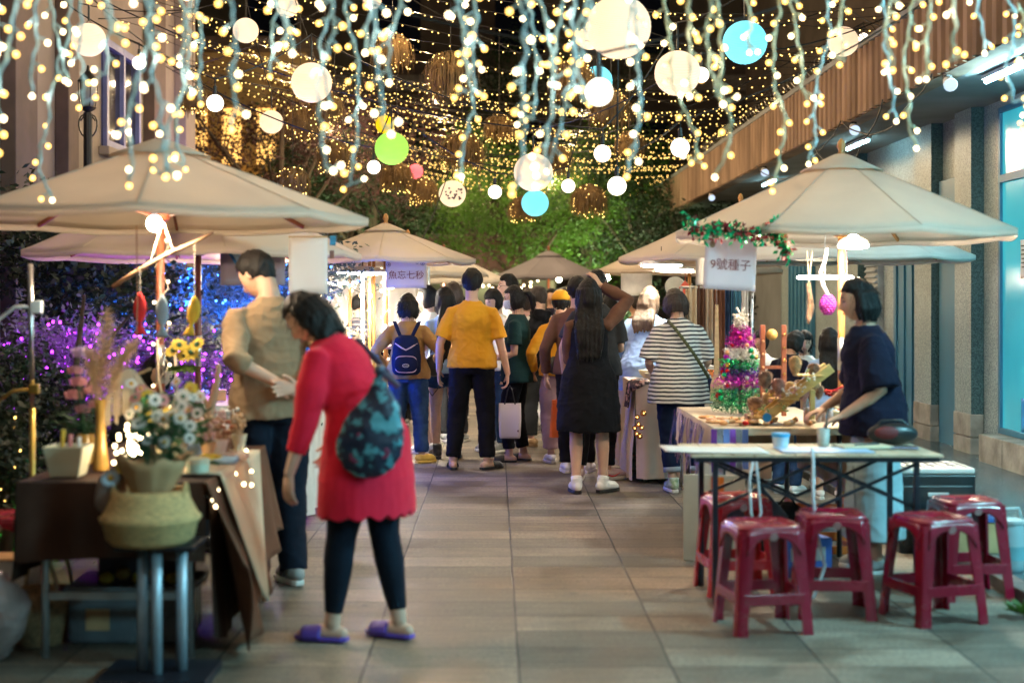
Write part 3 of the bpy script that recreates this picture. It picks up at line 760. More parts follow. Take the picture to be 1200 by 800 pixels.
# ================================================================== setting
def paving():
    m, nt, out = new_mat('stone_paving'); p = N(nt, 'ShaderNodeBsdfPrincipled')
    tc = N(nt, 'ShaderNodeTexCoord'); mp = N(nt, 'ShaderNodeMapping'); mp.inputs['Location'].default_value = (-.10, .13, 0); L(nt, tc.outputs['Object'], mp.inputs['Vector'])
    nzw = N(nt, 'ShaderNodeTexNoise', Scale=2.0, Detail=2.0); L(nt, mp.outputs[0], nzw.inputs['Vector'])
    mxw = N(nt, 'ShaderNodeMix', data_type='VECTOR'); mxw.inputs['Factor'].default_value = .012; L(nt, mp.outputs[0], mxw.inputs[4]); L(nt, nzw.outputs['Color'], mxw.inputs[5])
    br = N(nt, 'ShaderNodeTexBrick'); br.offset = 0; br.inputs['Scale'].default_value = 1; br.inputs['Brick Width'].default_value = .6; br.inputs['Row Height'].default_value = .3
    br.inputs['Mortar Size'].default_value = .005; br.inputs['Mortar Smooth'].default_value = .4; br.inputs['Bias'].default_value = 0
    br.inputs['Color1'].default_value = (.13,.112,.088,1); br.inputs['Color2'].default_value = (.28,.232,.18,1); br.inputs['Mortar'].default_value = (.02,.019,.017,1)
    L(nt, mxw.outputs[1], br.inputs['Vector'])
    # sawn streaks across each slab
    ms = N(nt, 'ShaderNodeMapping'); ms.inputs['Scale'].default_value = (1.5, 22, 1); L(nt, tc.outputs['Object'], ms.inputs['Vector'])
    st = N(nt, 'ShaderNodeTexNoise', Scale=1.6, Detail=6.0, Roughness=.7); L(nt, ms.outputs[0], st.inputs['Vector'])
    rp = N(nt, 'ShaderNodeValToRGB'); rp.color_ramp.elements[0].position = .35; rp.color_ramp.elements[0].color = (.70,.70,.70,1); rp.color_ramp.elements[1].position = .62; rp.color_ramp.elements[1].color = (1.15,1.15,1.15,1)
    L(nt, st.outputs['Fac'], rp.inputs['Fac'])
    m1 = N(nt, 'ShaderNodeMix', data_type='RGBA', blend_type='MULTIPLY'); m1.inputs['Factor'].default_value = 1; L(nt, br.outputs['Color'], m1.inputs[6]); L(nt, rp.outputs[0], m1.inputs[7])
    # stains
    sn = N(nt, 'ShaderNodeTexNoise', Scale=1.6, Detail=9.0, Roughness=.65); L(nt, tc.outputs['Object'], sn.inputs['Vector'])
    r2 = N(nt, 'ShaderNodeValToRGB'); r2.color_ramp.elements[0].position = .38; r2.color_ramp.elements[0].color = (.36,.32,.28,1); r2.color_ramp.elements[1].position = .56; r2.color_ramp.elements[1].color = (1.05,1.05,1.05,1)
    L(nt, sn.outputs['Fac'], r2.inputs['Fac'])
    m2 = N(nt, 'ShaderNodeMix', data_type='RGBA', blend_type='MULTIPLY'); m2.inputs['Factor'].default_value = .9; L(nt, m1.outputs[2], m2.inputs[6]); L(nt, r2.outputs[0], m2.inputs[7])
    sp = N(nt, 'ShaderNodeTexVoronoi', Scale=2.2, feature='F1'); sp.inputs['Randomness'].default_value = 1; L(nt, tc.outputs['Object'], sp.inputs['Vector'])
    r3 = N(nt, 'ShaderNodeValToRGB'); r3.color_ramp.elements[0].position = .035; r3.color_ramp.elements[0].color = (1,1,1,1); r3.color_ramp.elements[1].position = .05; r3.color_ramp.elements[1].color = (0,0,0,1)
    L(nt, sp.outputs['Distance'], r3.inputs['Fac'])
    m3 = N(nt, 'ShaderNodeMix', data_type='RGBA'); L(nt, r3.outputs[0], m3.inputs['Factor']); L(nt, m2.outputs[2], m3.inputs[6]); m3.inputs[7].default_value = (.06,.055,.05,1)
    gn = N(nt, 'ShaderNodeTexNoise', Scale=55.0, Detail=8.0, Roughness=.8); L(nt, tc.outputs['Object'], gn.inputs['Vector'])
    rg = N(nt, 'ShaderNodeValToRGB'); rg.color_ramp.elements[0].position = .38; rg.color_ramp.elements[0].color = (.55,.54,.52,1); rg.color_ramp.elements[1].position = .62; rg.color_ramp.elements[1].color = (1.3,1.28,1.24,1); L(nt, gn.outputs['Fac'], rg.inputs['Fac'])
    m4 = N(nt, 'ShaderNodeMix', data_type='RGBA', blend_type='MULTIPLY'); m4.inputs['Factor'].default_value = 1; L(nt, m3.outputs[2], m4.inputs[6]); L(nt, rg.outputs[0], m4.inputs[7])
    L(nt, m4.outputs[2], p.inputs['Base Color'])
    mr = N(nt, 'ShaderNodeMapRange'); mr.inputs['From Min'].default_value = .35; mr.inputs['From Max'].default_value = .65; mr.inputs['To Min'].default_value = .46; mr.inputs['To Max'].default_value = .85
    L(nt, sn.outputs['Fac'], mr.inputs['Value']); L(nt, mr.outputs[0], p.inputs['Roughness'])
    ma = N(nt, 'ShaderNodeMath', operation='MULTIPLY_ADD'); L(nt, st.outputs['Fac'], ma.inputs[0]); ma.inputs[1].default_value = .35
    inv = N(nt, 'ShaderNodeMath', operation='SUBTRACT'); inv.inputs[0].default_value = 1; L(nt, br.outputs['Fac'], inv.inputs[1]); L(nt, inv.outputs[0], ma.inputs[2])
    bp = N(nt, 'ShaderNodeBump', Strength=.7, Distance=.006); L(nt, ma.outputs[0], bp.inputs['Height']); L(nt, bp.outputs[0], p.inputs['Normal'])
    L(nt, p.outputs[0], out.inputs['Surface']); return m
def granite(name, a, b, sc_=90, rough=.45):
    m, nt, out = new_mat(name); p = N(nt, 'ShaderNodeBsdfPrincipled', Roughness=rough)
    tc = N(nt, 'ShaderNodeTexCoord'); v = N(nt, 'ShaderNodeTexVoronoi', Scale=sc_); L(nt, tc.outputs['Object'], v.inputs['Vector'])
    nz = N(nt, 'ShaderNodeTexNoise', Scale=1.5, Detail=4.0); L(nt, tc.outputs['Object'], nz.inputs['Vector'])
    sp = N(nt, 'ShaderNodeSeparateColor'); L(nt, v.outputs['Color'], sp.inputs[0])
    mx = N(nt, 'ShaderNodeMix', data_type='RGBA'); L(nt, sp.outputs[0], mx.inputs['Factor']); mx.inputs[6].default_value = c4(a); mx.inputs[7].default_value = c4(b)
    m2 = N(nt, 'ShaderNodeMix', data_type='RGBA', blend_type='MULTIPLY'); m2.inputs['Factor'].default_value = .5; L(nt, mx.outputs[2], m2.inputs[6]); L(nt, nz.outputs['Fac'], m2.inputs[7])
    L(nt, m2.outputs[2], p.inputs['Base Color'])
    bp = N(nt, 'ShaderNodeBump', Strength=.3, Distance=.002); L(nt, sp.outputs[1], bp.inputs['Height']); L(nt, bp.outputs[0], p.inputs['Normal'])
    L(nt, p.outputs[0], out.inputs['Surface']); MATS[name] = m; return m
PAVE = paving()
def struct(o, k='structure'): o['kind'] = k; return o
SOIL = mat('dark_soil', (.03,.028,.02), .95, var=.4, vs=3, bump=.8, bs=20)
struct(MB().grid(lambda u,v: (-60+120*u, -15+135*v, -.02), 4, 4).build('ground', SOIL))
struct(MB().grid(lambda u,v: (-3.3+5.93*u, -6+46*v, 0), 2, 2).build('lane_paving', PAVE))
TILE = mat('grey_floor_tile', (.10,.145,.16), .22, var=.2, vs=2.5, bump=.15, bs=14, bdist=.002)
KERB = mat('kerb_stone', (.12,.115,.11), .7, var=.3, vs=9, bump=.4)
b = MB(); b.box((3.58,12,.02),(1.90,36,.08)); struct(b.build('raised_walkway', TILE))
b = MB()
for i in range(30): b.box((2.575, -5+1.2*i+.6, .018), (.105,1.19,.09))
struct(b.build('kerb', KERB, bevel=.008))
struct(MB().box((-4.0,9,.0),(1.38,34,.10)).build('planting_bed', mat('bed_soil', (.025,.03,.015), 1., var=.5, vs=8, bump=1.)))

# ---- right building
GRL = granite('pale_granite', (.19,.25,.26), (.50,.60,.60)); GRD = granite('granite_shaded', (.02,.06,.07), (.10,.19,.20))
BASE = mat('sandstone_base', (.27,.25,.22), .8, var=.3, vs=5, bump=.7, bs=18, bdist=.01)
BLUEM = mat('blue_grey_metal', (.03,.15,.25), .42, var=.12, vs=3); SOFF = mat('pale_plaster', (.17,.18,.18), .85, var=.15, vs=2, bump=.2, bs=20)
RIB = mat('tan_ribbed_stone', (.20,.125,.075), .85, var=.3, vs=3, bump=.6, bs=45, stretch=(1,1,.25), col2=(.30,.20,.13))
bld = thing('building', 'long building on the right with granite pillars, blue windows and a ribbed tan overhanging band', 'building', (4.43, 4, 0))
O = Vector((4.43, 4, 0))
def bx(m, x0, x1, y0, y1, z0, z1):
    m.box(((x0+x1)/2-O.x, (y0+y1)/2-O.y, (z0+z1)/2), (x1-x0, y1-y0, z1-z0)); return m
bx(MB(), 4.43, 4.75, -5, 22.0, 0, 3.2).build('wall', GRL, bld)
bx(MB(), 4.43, 4.7, 22.02, 34, 0, 3.2).build('side_wall', SOFF, bld)
bx(MB(), 3.47, 9, -5, 33.9, 3.2, 3.34).build('soffit', SOFF, bld)
# ribbed band
rb = MB(); y0, y1, pitch = -5.0, 33.9, .20; pr = []
nr = int((y1-y0)/pitch)
for i in range(nr):
    y = y0+i*pitch
    pr += [(3.45, y), (3.45, y+.05), (3.41, y+.075), (3.395, y+.115), (3.41, y+.155), (3.45, y+.18)]
pr.append((3.45, y1))
vs = []; 
for (x, y) in pr: vs += [(x-O.x, y-O.y, 3.19), (x-O.x, y-O.y, 3.80)]
rb._add(vs, [(2*i, 2*i+1, 2*i+3, 2*i+2) for i in range(len(pr)-1)])
bx(rb, 3.452, 3.62, -5, 33.9, 3.19, 3.80); rb.build('ribbed_band', RIB, bld)
bx(MB(), 3.39, 3.64, -5, 33.95, 3.80, 3.86).build('coping', SOFF, bld, bevel=.008)
bx(MB(), 6.0, 6.3, -5, 34, 3.35, 11).build('upper_wall', mat('brown_render', (.10,.075,.06), .9, var=.25, vs=1.5, bump=.2), bld)
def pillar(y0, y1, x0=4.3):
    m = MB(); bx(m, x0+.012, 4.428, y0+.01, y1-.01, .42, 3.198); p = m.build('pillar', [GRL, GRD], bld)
    for f in p.data.polygons: f.material_index = 1 if abs(f.normal.y) > .5 else 0  # end faces take the darker granite: shade put into the colour
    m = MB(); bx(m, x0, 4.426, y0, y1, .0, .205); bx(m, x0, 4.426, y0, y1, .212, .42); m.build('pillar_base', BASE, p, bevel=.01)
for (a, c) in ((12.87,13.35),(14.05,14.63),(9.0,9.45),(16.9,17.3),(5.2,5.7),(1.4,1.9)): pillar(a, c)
def window(y0, y1, z0, z1, panes=1, tr=None):
    m = MB(); w = .05
    bx(m, 4.37, 4.42, y0, y0+w, z0, z1); bx(m, 4.37, 4.42, y1-w, y1, z0, z1); bx(m, 4.37, 4.42, y0+w, y1-w, z0, z0+w); bx(m, 4.37, 4.42, y0+w, y1-w, z1-w, z1)
    if tr: bx(m, 4.365, 4.42, y0+w, y1-w, tr-.035, tr+.035)
    for k in range(1, panes): yy = y0+(y1-y0)*k/panes; bx(m, 4.372, 4.418, yy-.025, yy+.025, z0+w, z1-w)
    fr = m.build('window', BLUEM, bld, bevel=.004)
    bx(MB(), 4.395, 4.405, y0+w, y1-w, z0+w, z1-w).build('pane', PANE, fr)
    m = MB(); n = max(1, int((y1-y0)/.5))
    for k in range(n): a = y0+(y1-y0)*k/n; bx(m, 4.2, 4.425, a, a+(y1-y0)/n-.008, .0, z0-.004)
    m.build('sill', BASE, fr, bevel=.01)
m, nt, out = new_mat('lit_cyan_pane'); PANE = m
p = N(nt, 'ShaderNodeBsdfPrincipled', Roughness=.12); p.inputs['Base Color'].default_value = (.03,.20,.24,1)
nz = N(nt, 'ShaderNodeTexNoise', Scale=.9, Detail=3.0); tc = N(nt, 'ShaderNodeTexCoord'); L(nt, tc.outputs['Object'], nz.inputs['Vector'])
rp = N(nt, 'ShaderNodeValToRGB'); rp.color_ramp.elements[0].position = .3; rp.color_ramp.elements[0].color = (.012,.20,.27,1); rp.color_ramp.elements[1].position = .75; rp.color_ramp.elements[1].color = (.04,.42,.50,1)
L(nt, nz.outputs['Fac'], rp.inputs['Fac']); L(nt, rp.outputs[0], p.inputs['Emission Color']); p.inputs['Emission Strength'].default_value = .62
L(nt, p.outputs[0], out.inputs['Surface'])
window(9.5, 12.36, .30, 3.12, 1, 2.5); window(5.8, 8.95, .30, 3.12, 2, 2.5); window(2.0, 5.1, .30, 3.12, 2, 2.5)
# glazed doors between the pillars
def door(y0, y1, z1, x=4.40, ribs=0):
    m = MB(); bx(m, x-.03, 4.428, y0, y1, .06, z1); d = m.build('door', BLUEM, bld, bevel=.006)
    m = MB()
    for k in range(ribs): yy = y0+(y1-y0)*(k+.5)/ribs; bx(m, x-.05, x-.032, yy-.02, yy+.02, .15, z1-.06)
    if ribs: m.build('door_moulding', BLUEM, d, bevel=.004)
door(13.45, 14.0, 2.62); door(14.72, 15.6, 2.55, ribs=3); door(19.65, 21.2, 2.6, ribs=6)
m = MB(); bx(m, 4.36, 4.428, 16.2, 16.7, 1.1, 2.7); lv = m.build('louvre', mat('grey_aluminium', (.35,.37,.38), .4, metal=.6), bld)
m = MB()
for k in range(24): m.box((4.345-O.x, 16.45-O.y, 1.15+k*.064), (.02,.46,.035), Euler((0,R(35),0)))
m.build('slats', MATS['grey_aluminium'], lv)
# notices on the window
def paper(name, label, cat, loc, sz, rz, m, rows=0, col=(.15,.12,.12), group=None):
    t = thing(name, label, cat, loc, rz, group); w, h = sz
    MB().grid(lambda u,v: ((u-.5)*w, .004*math.sin(u*5+v*3)*(h>.3), (v-.5)*h), 10, 8).build('sheet', m, t, smooth=True, solid=.002)
    return t
PAPER = mat('white_paper', (.78,.77,.75), .8, var=.03, vs=3, translucent=.3); PAPERG = mat('mauve_grey_board', (.26,.22,.27), .85, var=.05, vs=3)
INK = mat('ink', (.05,.04,.04), .8); INKR = mat('brown_ink', (.22,.06,.06), .8)
t = paper('notice', 'small white notice taped to the lit blue window', 'notice', (4.36, 11.72, 1.79), (.16,.32), R(-90), PAPER)
q = MB()
for k in range(6): q.box((0,-.004,.11-k*.035), (.11-.02*(k%2),.002,.010))
q.build('printed_lines', INK, t)
t = paper('sticker', 'bright blue sticker low on the lit blue window', 'sticker', (4.36, 11.72, .50), (.12,.28), R(-90), mat('blue_vinyl', (.02,.25,.60), .4))
t = paper('poster', 'small blue framed poster on the ribbed blue door behind the hanging ornaments', 'poster', (4.33, 20.2, 2.30), (.30,.62), R(-90), PAPER)
q = MB(); q.box((0,-.004,.15), (.24,.002,.26)); q.box((0,-.004,-.16),(.2,.002,.02)); q.build('printed_picture', mat('blue_print', (.02,.12,.45), .5), t)
# fluorescent tubes below the soffit
TUBE = emis('cool_tube', (.48,.90,1.0), 190, True)
TUBE2 = emis('added_cool_tube', (.34,.85,1.0), 950, True)
def fluo(y, lab, x=3.8, l=1.2):
    t = thing('tube_light', lab, 'light fitting', (x, y, 3.195), 0, 'tube lights under the overhang')
    MB().box((0,0,-.02),(.06,l+.06,.035)).build('housing', mat('white_enamel', (.75,.75,.75), .4), t, bevel=.004)
    MB().tube([(0,-l/2,-.055),(0,l/2,-.055)], .015, 12).build('tube', TUBE2 if y < 9 else (TUBE if y < 12 else emis('dim_tube', (.5,.92,1.0), 22, True)), t)
fluo(10.4, 'bright tube light under the overhang just above the lit blue window')
fluo(5.6, 'unseen tube light added under the overhang nearest the camera'); fluo(1.0, 'unseen tube light added under the overhang behind the camera')  # both out of view, added for cool light on the foreground
fluo(15.5, 'tube light under the overhang above the granite door bay', 3.95, .9); fluo(20.5, 'farther tube light under the overhang by the ribbed door', 3.95, .9)
# spotlights and cables on the soffit edge
CABLE = mat('black_cable', (.01,.01,.01), .5)
for i, (y, lab) in enumerate(((11.0,'small white floodlight under the overhang close to the window'),(13.9,'small white floodlight under the overhang by the pale granite'),(18.5,'small floodlight under the overhang above the parasols'),(23.0,'small floodlight under the far end of the overhang'))):
    t = thing('floodlight', lab, 'floodlight', (3.5, y, 3.17), R(20), 'floodlights along the overhang')
    MB().box((0,0,.0),(.05,.05,.05)).build('bracket', CABLE, t); MB().tube([(0,0,-.02),(-.04,-.09,-.07)], [.035,.055], 12).build('housing', mat('white_plastic', (.7,.72,.75), .35), t, smooth=False)
    MB().tube([(-.0405,-.091,-.0705),(-.042,-.094,-.072)], .05, 12).build('lens', emis('floodlens', (.6,.75,1.0), .8), t)
for (ya, yb, sag) in ((11.0,13.9,.28),(13.9,18.5,.35),(12.4,15.2,.5)):
    pts = [(3.38+.02*math.sin(i), ya+(yb-ya)*i/20, 3.3-sag*math.sin(PI*i/20)-.1) for i in range(21)]
    o = MB().tube(pts, .007, 6).build('cable', CABLE, smooth=True); tag(o, {.28:'black cable drooping below the ribbed band beside the window',.35:'long black cable drooping below the ribbed band above the parasols',.5:'lowest drooping black cable crossing the ribbed band'}[sag], 'cable')
# wire coil on the band
pts = []
for i in range(900):
    a = i/900*2*PI*60; pts.append((3.5+.10*math.sin(a), 13.2+12*i/900, 3.97+.09*math.cos(a)))
o = MB().tube(pts, .006, 4).build('wire_coil', mat('galvanised_wire', (.4,.38,.33), .35, metal=.9)); tag(o, 'coiled metal wire running along the top of the ribbed band', 'wire coil')

# ---- left building
PALE = mat('pale_stucco', (.22,.185,.16), .9, var=.12, vs=2, bump=.3, bs=30); DKB = mat('dark_brown_stone', (.09,.06,.05), .8, var=.2, vs=4, bump=.3)
LX = -4.35
bl = thing('building', 'pale stucco building on the left with brown pilasters and a blue-lit window', 'building', (LX, 14, 0)); O = Vector((LX, 14, 0))
bx(MB(), LX-.3, LX, 8, 19.9, 0, 9).build('wall', PALE, bl)
bx(MB(), LX, LX+.16, 19.3, 19.9, 0, 9).build('corner_pier', PALE, bl, bevel=.01)
for a, c, m_ in ((12.5,13.1,DKB),(14.05,14.4,DKB),(10.9,11.5,DKB),(17.6,18.2,DKB)):
    bx(MB(), LX+.002, LX+.14, a, c, 0, 8.99).build('pilaster', m_, bl, bevel=.01)
m = MB(); z0, z1, ya, yb = 3.15, 4.35, 15.7, 17.2
for (a, c) in ((ya,ya+.08),(yb-.08,yb),((ya+yb)/2-.04,(ya+yb)/2+.04)): bx(m, LX+.005, LX+.07, a, c, z0, z1)
bx(m, LX+.006, LX+.068, ya+.08, (ya+yb)/2-.04, z1-.08, z1); bx(m, LX+.006, LX+.068, ya+.08, (ya+yb)/2-.04, z0, z0+.08); bx(m, LX+.006, LX+.068, (ya+yb)/2+.04, yb-.08, z1-.08, z1); bx(m, LX+.006, LX+.068, (ya+yb)/2+.04, yb-.08, z0, z0+.08)
w = m.build('window', mat('blue_window_frame', (.10,.12,.30), .5), bl); bx(MB(), LX+.012, LX+.02, ya, yb, z0, z1).build('pane', mat('dark_glass', (.01,.012,.03), .06), w)
bx(MB(), LX+.002, LX+.12, ya-.1, yb+.1, z0-.1, z0-.004).build('ledge', PALE, bl, bevel=.01)
# wall lantern
t = thing('wall_lantern', 'black wrought iron lantern on a scrolled post beside the left building', 'lantern', (X(103,13.2), 13.2, 0))
BI = mat('black_iron', (.012,.012,.013), .4, metal=.3)
MB().tube([(0,0,0),(0,0,2.95)], .07, 12).build('post', BI, t)
q = MB(); q.lathe([(.03,2.95),(.10,3.0),(.13,3.03),(.05,3.05)], 16); q.lathe([(.15,3.42),(.16,3.44),(.10,3.52),(.03,3.60),(.015,3.68)], 16)
for k in range(6):
    a = k*PI/3; q.tube([(.11*math.cos(a),.11*math.sin(a),3.04),(.145*math.cos(a),.145*math.sin(a),3.22),(.15*math.cos(a),.15*math.sin(a),3.43)], .008, 6)
q.build('cage', BI, t); MB().lathe([(.085,3.05),(.12,3.2),(.125,3.42)], 16).build('lantern_glass', mat('clouded_glass', (.25,.27,.28), .25), t, smooth=True)
q = MB()
for s_ in (-1,1): q.tube([(s_*(.03+.16*i/20*math.cos(i*.45)), 0, 2.75+.18*math.sin(i*.45)) for i in range(21)], .012, 6)
q.build('scroll', BI, t)
t.scale = (.6,.6,.6); t.location.z = 1.42; MB().tube([(0,0,-2.36),(0,0,.01)], .075, 12).build('lower_post', BI, t)

# ---- far backdrop buildings
DKW = mat('far_brown_facade', (.13,.10,.085), .9, var=.2, vs=.6, bump=.2, bs=5)
t = thing('building', 'tall dim brown building closing the far end of the lane', 'building', (0, 46, 0)); O = Vector((0,46,0))
bx(MB(), -22, 26, 46, 48, 0, 19).build('facade', DKW, t)
for k, z in enumerate((4.2, 8.2, 12.2, 16.2)): bx(MB(), -22, 26, 45.75, 45.995, z, z+.5).build('floor_band', mat('far_pale_band', (.30,.27,.25), .9), t)
for k in range(9):
    for z in (5.4, 9.4): bx(MB(), -16+4*k, -14.4+4*k, 45.93, 45.99, z, z+1.8).build('window', MATS['dark_glass'], t)
t = thing('house', 'far house with warm orange lit windows above the purple-leaved trees on the left', 'house', (-6.2, 33, 0)); O = Vector((-6.2,33,0))
bx(MB(), -8.6, -4.4, 33, 35, 0, 7.2).build('wall', mat('ochre_render', (.40,.26,.12), .9, var=.2, vs=1), t)
LITW = emis('lit_window', (1.0,.50,.12), 1.6)
for x in (-6.9,-6.1,-5.3): bx(MB(), x-.22, x+.22, 32.96, 32.99, 4.6, 5.9).build('window', LITW, t)
bx(MB(), -7.0, -5.3, 32.3, 32.9, 3.9, 4.3).build('awning', emis('awning_glow', (1.0,.55,.10), 1.2), t, bevel=.05)  # awning emits its own glow in place of light falling on it
bx(MB(), -9, -4, 32.6, 35.2, 7.21, 7.5).build('roof', DKB, t)
# pavilion roof
TILEB = mat('brown_roof_tile', (.055,.022,.016), .75, var=.3, vs=4, bump=.5, bs=12)
t = thing('pavilion', 'low pavilion with a brown tiled roof and timber posts beyond the parasols', 'pavilion', (X(560,30), 30, 0))
q = MB()
def rf(u, v):
    x = -2.6+4.4*u; z = 2.05+.70*v**1.3; return (x, -1.2+2.2*v, z+.03*math.sin(x*22))
q.grid(rf, 120, 8); q.build('roof', TILEB, t, smooth=True, solid=.06)
MB().bar((-2.6,1.0,2.80),(1.8,1.0,2.80),.14,.16).build('ridge', DKB, t, bevel=.02)
for x in (-2.3,-.4,1.5): MB().tube([(x,-.9,0),(x,-.9,2.1)], .09, 10).build('post', DKB, t)
MB().box((-.4,1.0,1.05),(4.2,.12,2.1)).build('back_wall', DKW, t)
q = MB()
for k in range(14): q.box((-.2+.13*k, 1.3, 3.25), (.03,.04,.7))
q.bar((-.3,1.3,3.6),(1.6,1.3,3.6),.05); q.bar((-.3,1.3,2.92),(1.6,1.3,2.92),.05); q.build('railing', DKB, t)

# ---- foliage
def leafmat(name, col, tl=.35): return mat(name, col, .55, var=.35, vs=1.6, translucent=tl, contrast=(.3,.7))
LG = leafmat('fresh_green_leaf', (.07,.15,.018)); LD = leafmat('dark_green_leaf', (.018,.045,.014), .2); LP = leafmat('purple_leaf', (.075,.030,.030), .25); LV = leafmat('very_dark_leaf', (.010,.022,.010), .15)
LB = leafmat('mid_green_leaf', (.10,.13,.11), .3)
BARK = mat('bark', (.07,.05,.035), .9, var=.3, vs=9, bump=.8, bs=30)
def crown_mesh(blobs, n, ls, rnd, droop=0., name='crown'):
    """many small leaf faces in clumps on twigs, spread through the crown's volume"""
    m = MB()
    tot = sum(b[1][0]*b[1][1]*b[1][2] for b in blobs)
    for c, r in blobs:
        k = max(3, int(n*(r[0]*r[1]*r[2])/tot/14))
        for _ in range(k):
            while True:
                p = Vector((rnd.uniform(-1,1), rnd.uniform(-1,1), rnd.uniform(-1,1)))
                if .25 < p.length < 1: break
            p = p.normalized()*(p.length**.45)
            q = Vector(c)+Vector((p.x*r[0], p.y*r[1], p.z*r[2])); cs = ls*rnd.uniform(1.5,3.6)
            d = (p+Vector((rnd.uniform(-.6,.6), rnd.uniform(-.6,.6), rnd.uniform(-.5,.3)-droop))).normalized()
            for _ in range(14):
                a = q + d*cs*rnd.uniform(-1,1.2) + Vector((rnd.gauss(0,.35), rnd.gauss(0,.35), rnd.gauss(0,.30)))*cs
                u = Vector((rnd.gauss(0,1), rnd.gauss(0,1), rnd.gauss(-.2-droop,.6))).normalized(); v = u.orthogonal().normalized()
                v.rotate(Quaternion(u, rnd.uniform(0,2*PI))); s_ = ls*rnd.uniform(.6,1.3)
                m._add([a, a+u*s_*.5+v*s_*.24, a+u*s_, a+u*s_*.5-v*s_*.24], [(0,1,2,3)])
    return m
def tree(name, label, x, y, h, blobs, n, ls, lm, seed, droop=0., cat='tree', trunk=.09, group=None):
    rnd = random.Random(seed); t = thing(name, label, cat, (x, y, 0), 0, group)
    top = max(b[0][2] for b in blobs); q = MB()
    q.tube([(0,0,0),(.04,.02,top*.35),(-.03,.0,top*.7),(.02,0,top)], [trunk*1.3,trunk,trunk*.7,trunk*.3], 10)
    for c, r in blobs:
        z0 = c[2]*.55; q.tube([(0,0,z0), (c[0]*.5, c[1]*.5, (z0+c[2])/2+.1), c], [trunk*.5,trunk*.35,trunk*.12], 7)
        for _ in range(3):
            e = Vector(c)+Vector((rnd.uniform(-.7,.7)*r[0], rnd.uniform(-.7,.7)*r[1], rnd.uniform(-.3,.7)*r[2])); q.tube([Vector(c)*.8+Vector((0,0,c[2]*.1)), e], [trunk*.22,trunk*.06], 5)
    q.build('trunk', BARK, t, smooth=True)
    crown_mesh(blobs, n, ls, rnd, droop).build('crown', lm, t)
    return t
rr = random.Random(3)
def blobs(n, w, z0, z1, s, rnd): return [((rnd.uniform(-w,w), rnd.uniform(-w*.5,w*.5), rnd.uniform(z0,z1)), (s*rnd.uniform(.7,1.2), s*rnd.uniform(.6,1.), s*rnd.uniform(.45,.8))) for _ in range(n)]
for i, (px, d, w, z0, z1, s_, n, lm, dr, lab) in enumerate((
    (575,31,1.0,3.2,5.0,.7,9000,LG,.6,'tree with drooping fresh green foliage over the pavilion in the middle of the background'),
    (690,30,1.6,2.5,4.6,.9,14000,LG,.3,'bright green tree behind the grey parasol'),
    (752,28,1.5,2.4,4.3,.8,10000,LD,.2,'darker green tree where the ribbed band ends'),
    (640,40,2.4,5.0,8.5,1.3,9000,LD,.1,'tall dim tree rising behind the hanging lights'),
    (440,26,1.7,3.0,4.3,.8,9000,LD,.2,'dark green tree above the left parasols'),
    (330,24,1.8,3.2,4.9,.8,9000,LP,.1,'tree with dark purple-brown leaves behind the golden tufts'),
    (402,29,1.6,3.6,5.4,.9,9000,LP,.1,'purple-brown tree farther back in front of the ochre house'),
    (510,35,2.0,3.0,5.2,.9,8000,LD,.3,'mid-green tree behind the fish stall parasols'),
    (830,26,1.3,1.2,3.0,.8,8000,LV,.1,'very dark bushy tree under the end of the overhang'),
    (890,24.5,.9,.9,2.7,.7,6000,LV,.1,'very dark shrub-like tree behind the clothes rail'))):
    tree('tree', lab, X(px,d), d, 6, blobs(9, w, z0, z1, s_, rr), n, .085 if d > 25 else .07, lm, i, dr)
FAIRY = {}
def fairy_bulb(m, r):
    k = (m.name, r)
    if k not in FAIRY: FAIRY[k] = MB().ball((0,0,0), r, 8, 6).mesh('bulb', m, True)
    return FAIRY[k]
def put_bulbs(parent, pts, m, r, name='bulb'):
    me = fairy_bulb(m, r)
    for p in pts: link(name, me, parent, p)
BLUEL = emis('blue_led', (.04,.17,1.0), 9); PURL = emis('purple_led', (.50,.03,1.0), 7); WARML = emis('warm_led', (1.0,.56,.12), 5.5); AMBL = emis('amber_led', (1.0,.60,.15), 4); WHTL = emis('warm_white_led', (1.0,.76,.42), 8); GRNL = emis('green_led', (.1,1.0,.5), 10)
def shrub(label, x, y, z0, z1, w, n, lm, seed, lm_, cnt=70, br=.007, name='shrub', ls=.05):
    rnd = random.Random(seed); bl_ = [((rnd.uniform(-w,w), rnd.uniform(-w*.5,w*.5), rnd.uniform(z0,z1)), (w*.45,w*.4,w*.4)) for _ in range(10)]
    t = tree(name, label, x, y, z1, bl_, n, ls, lm, seed, .1, 'shrub', .03)
    if lm_:
        pts = []
        for _ in range(cnt):
            c, r = rnd.choice(bl_); a = rnd.uniform(PI*.95, PI*2.05); e = rnd.uniform(-.9,1.1)
            pts.append((c[0]+r[0]*1.25*math.cos(a)*math.cos(e), c[1]+r[1]*1.4*math.sin(a)*math.cos(e), max(.15, c[2]+r[2]*1.05*math.sin(e))))
        put_bulbs(t, pts, lm_, br)
        lc = {'blue_led':(.015,.13,1),'purple_led':(.5,.03,1),'green_led':(.1,1,.4)}.get(lm_.name)
        if lc:
            for p in pts[::9]: lamp('led_light', 'POINT', (p[0]*1.05, p[1]-.10, p[2]), {'blue_led':12,'purple_led':2.6,'green_led':2}[lm_.name], lc, .010, t)
        q = MB(); pts2 = sorted(pts, key=lambda p: (round(p[2]*5), p[0]))[::1]; q.tube(pts2, .0025, 4); q.build('light_wire', CABLE, t)
    return t
shrub('tall shrub wrapped in blue fairy lights behind the man in beige', X(262,12.0), 12.0, .6, 1.75, .60, 12000, LB, 21, BLUEL, 100, .011)
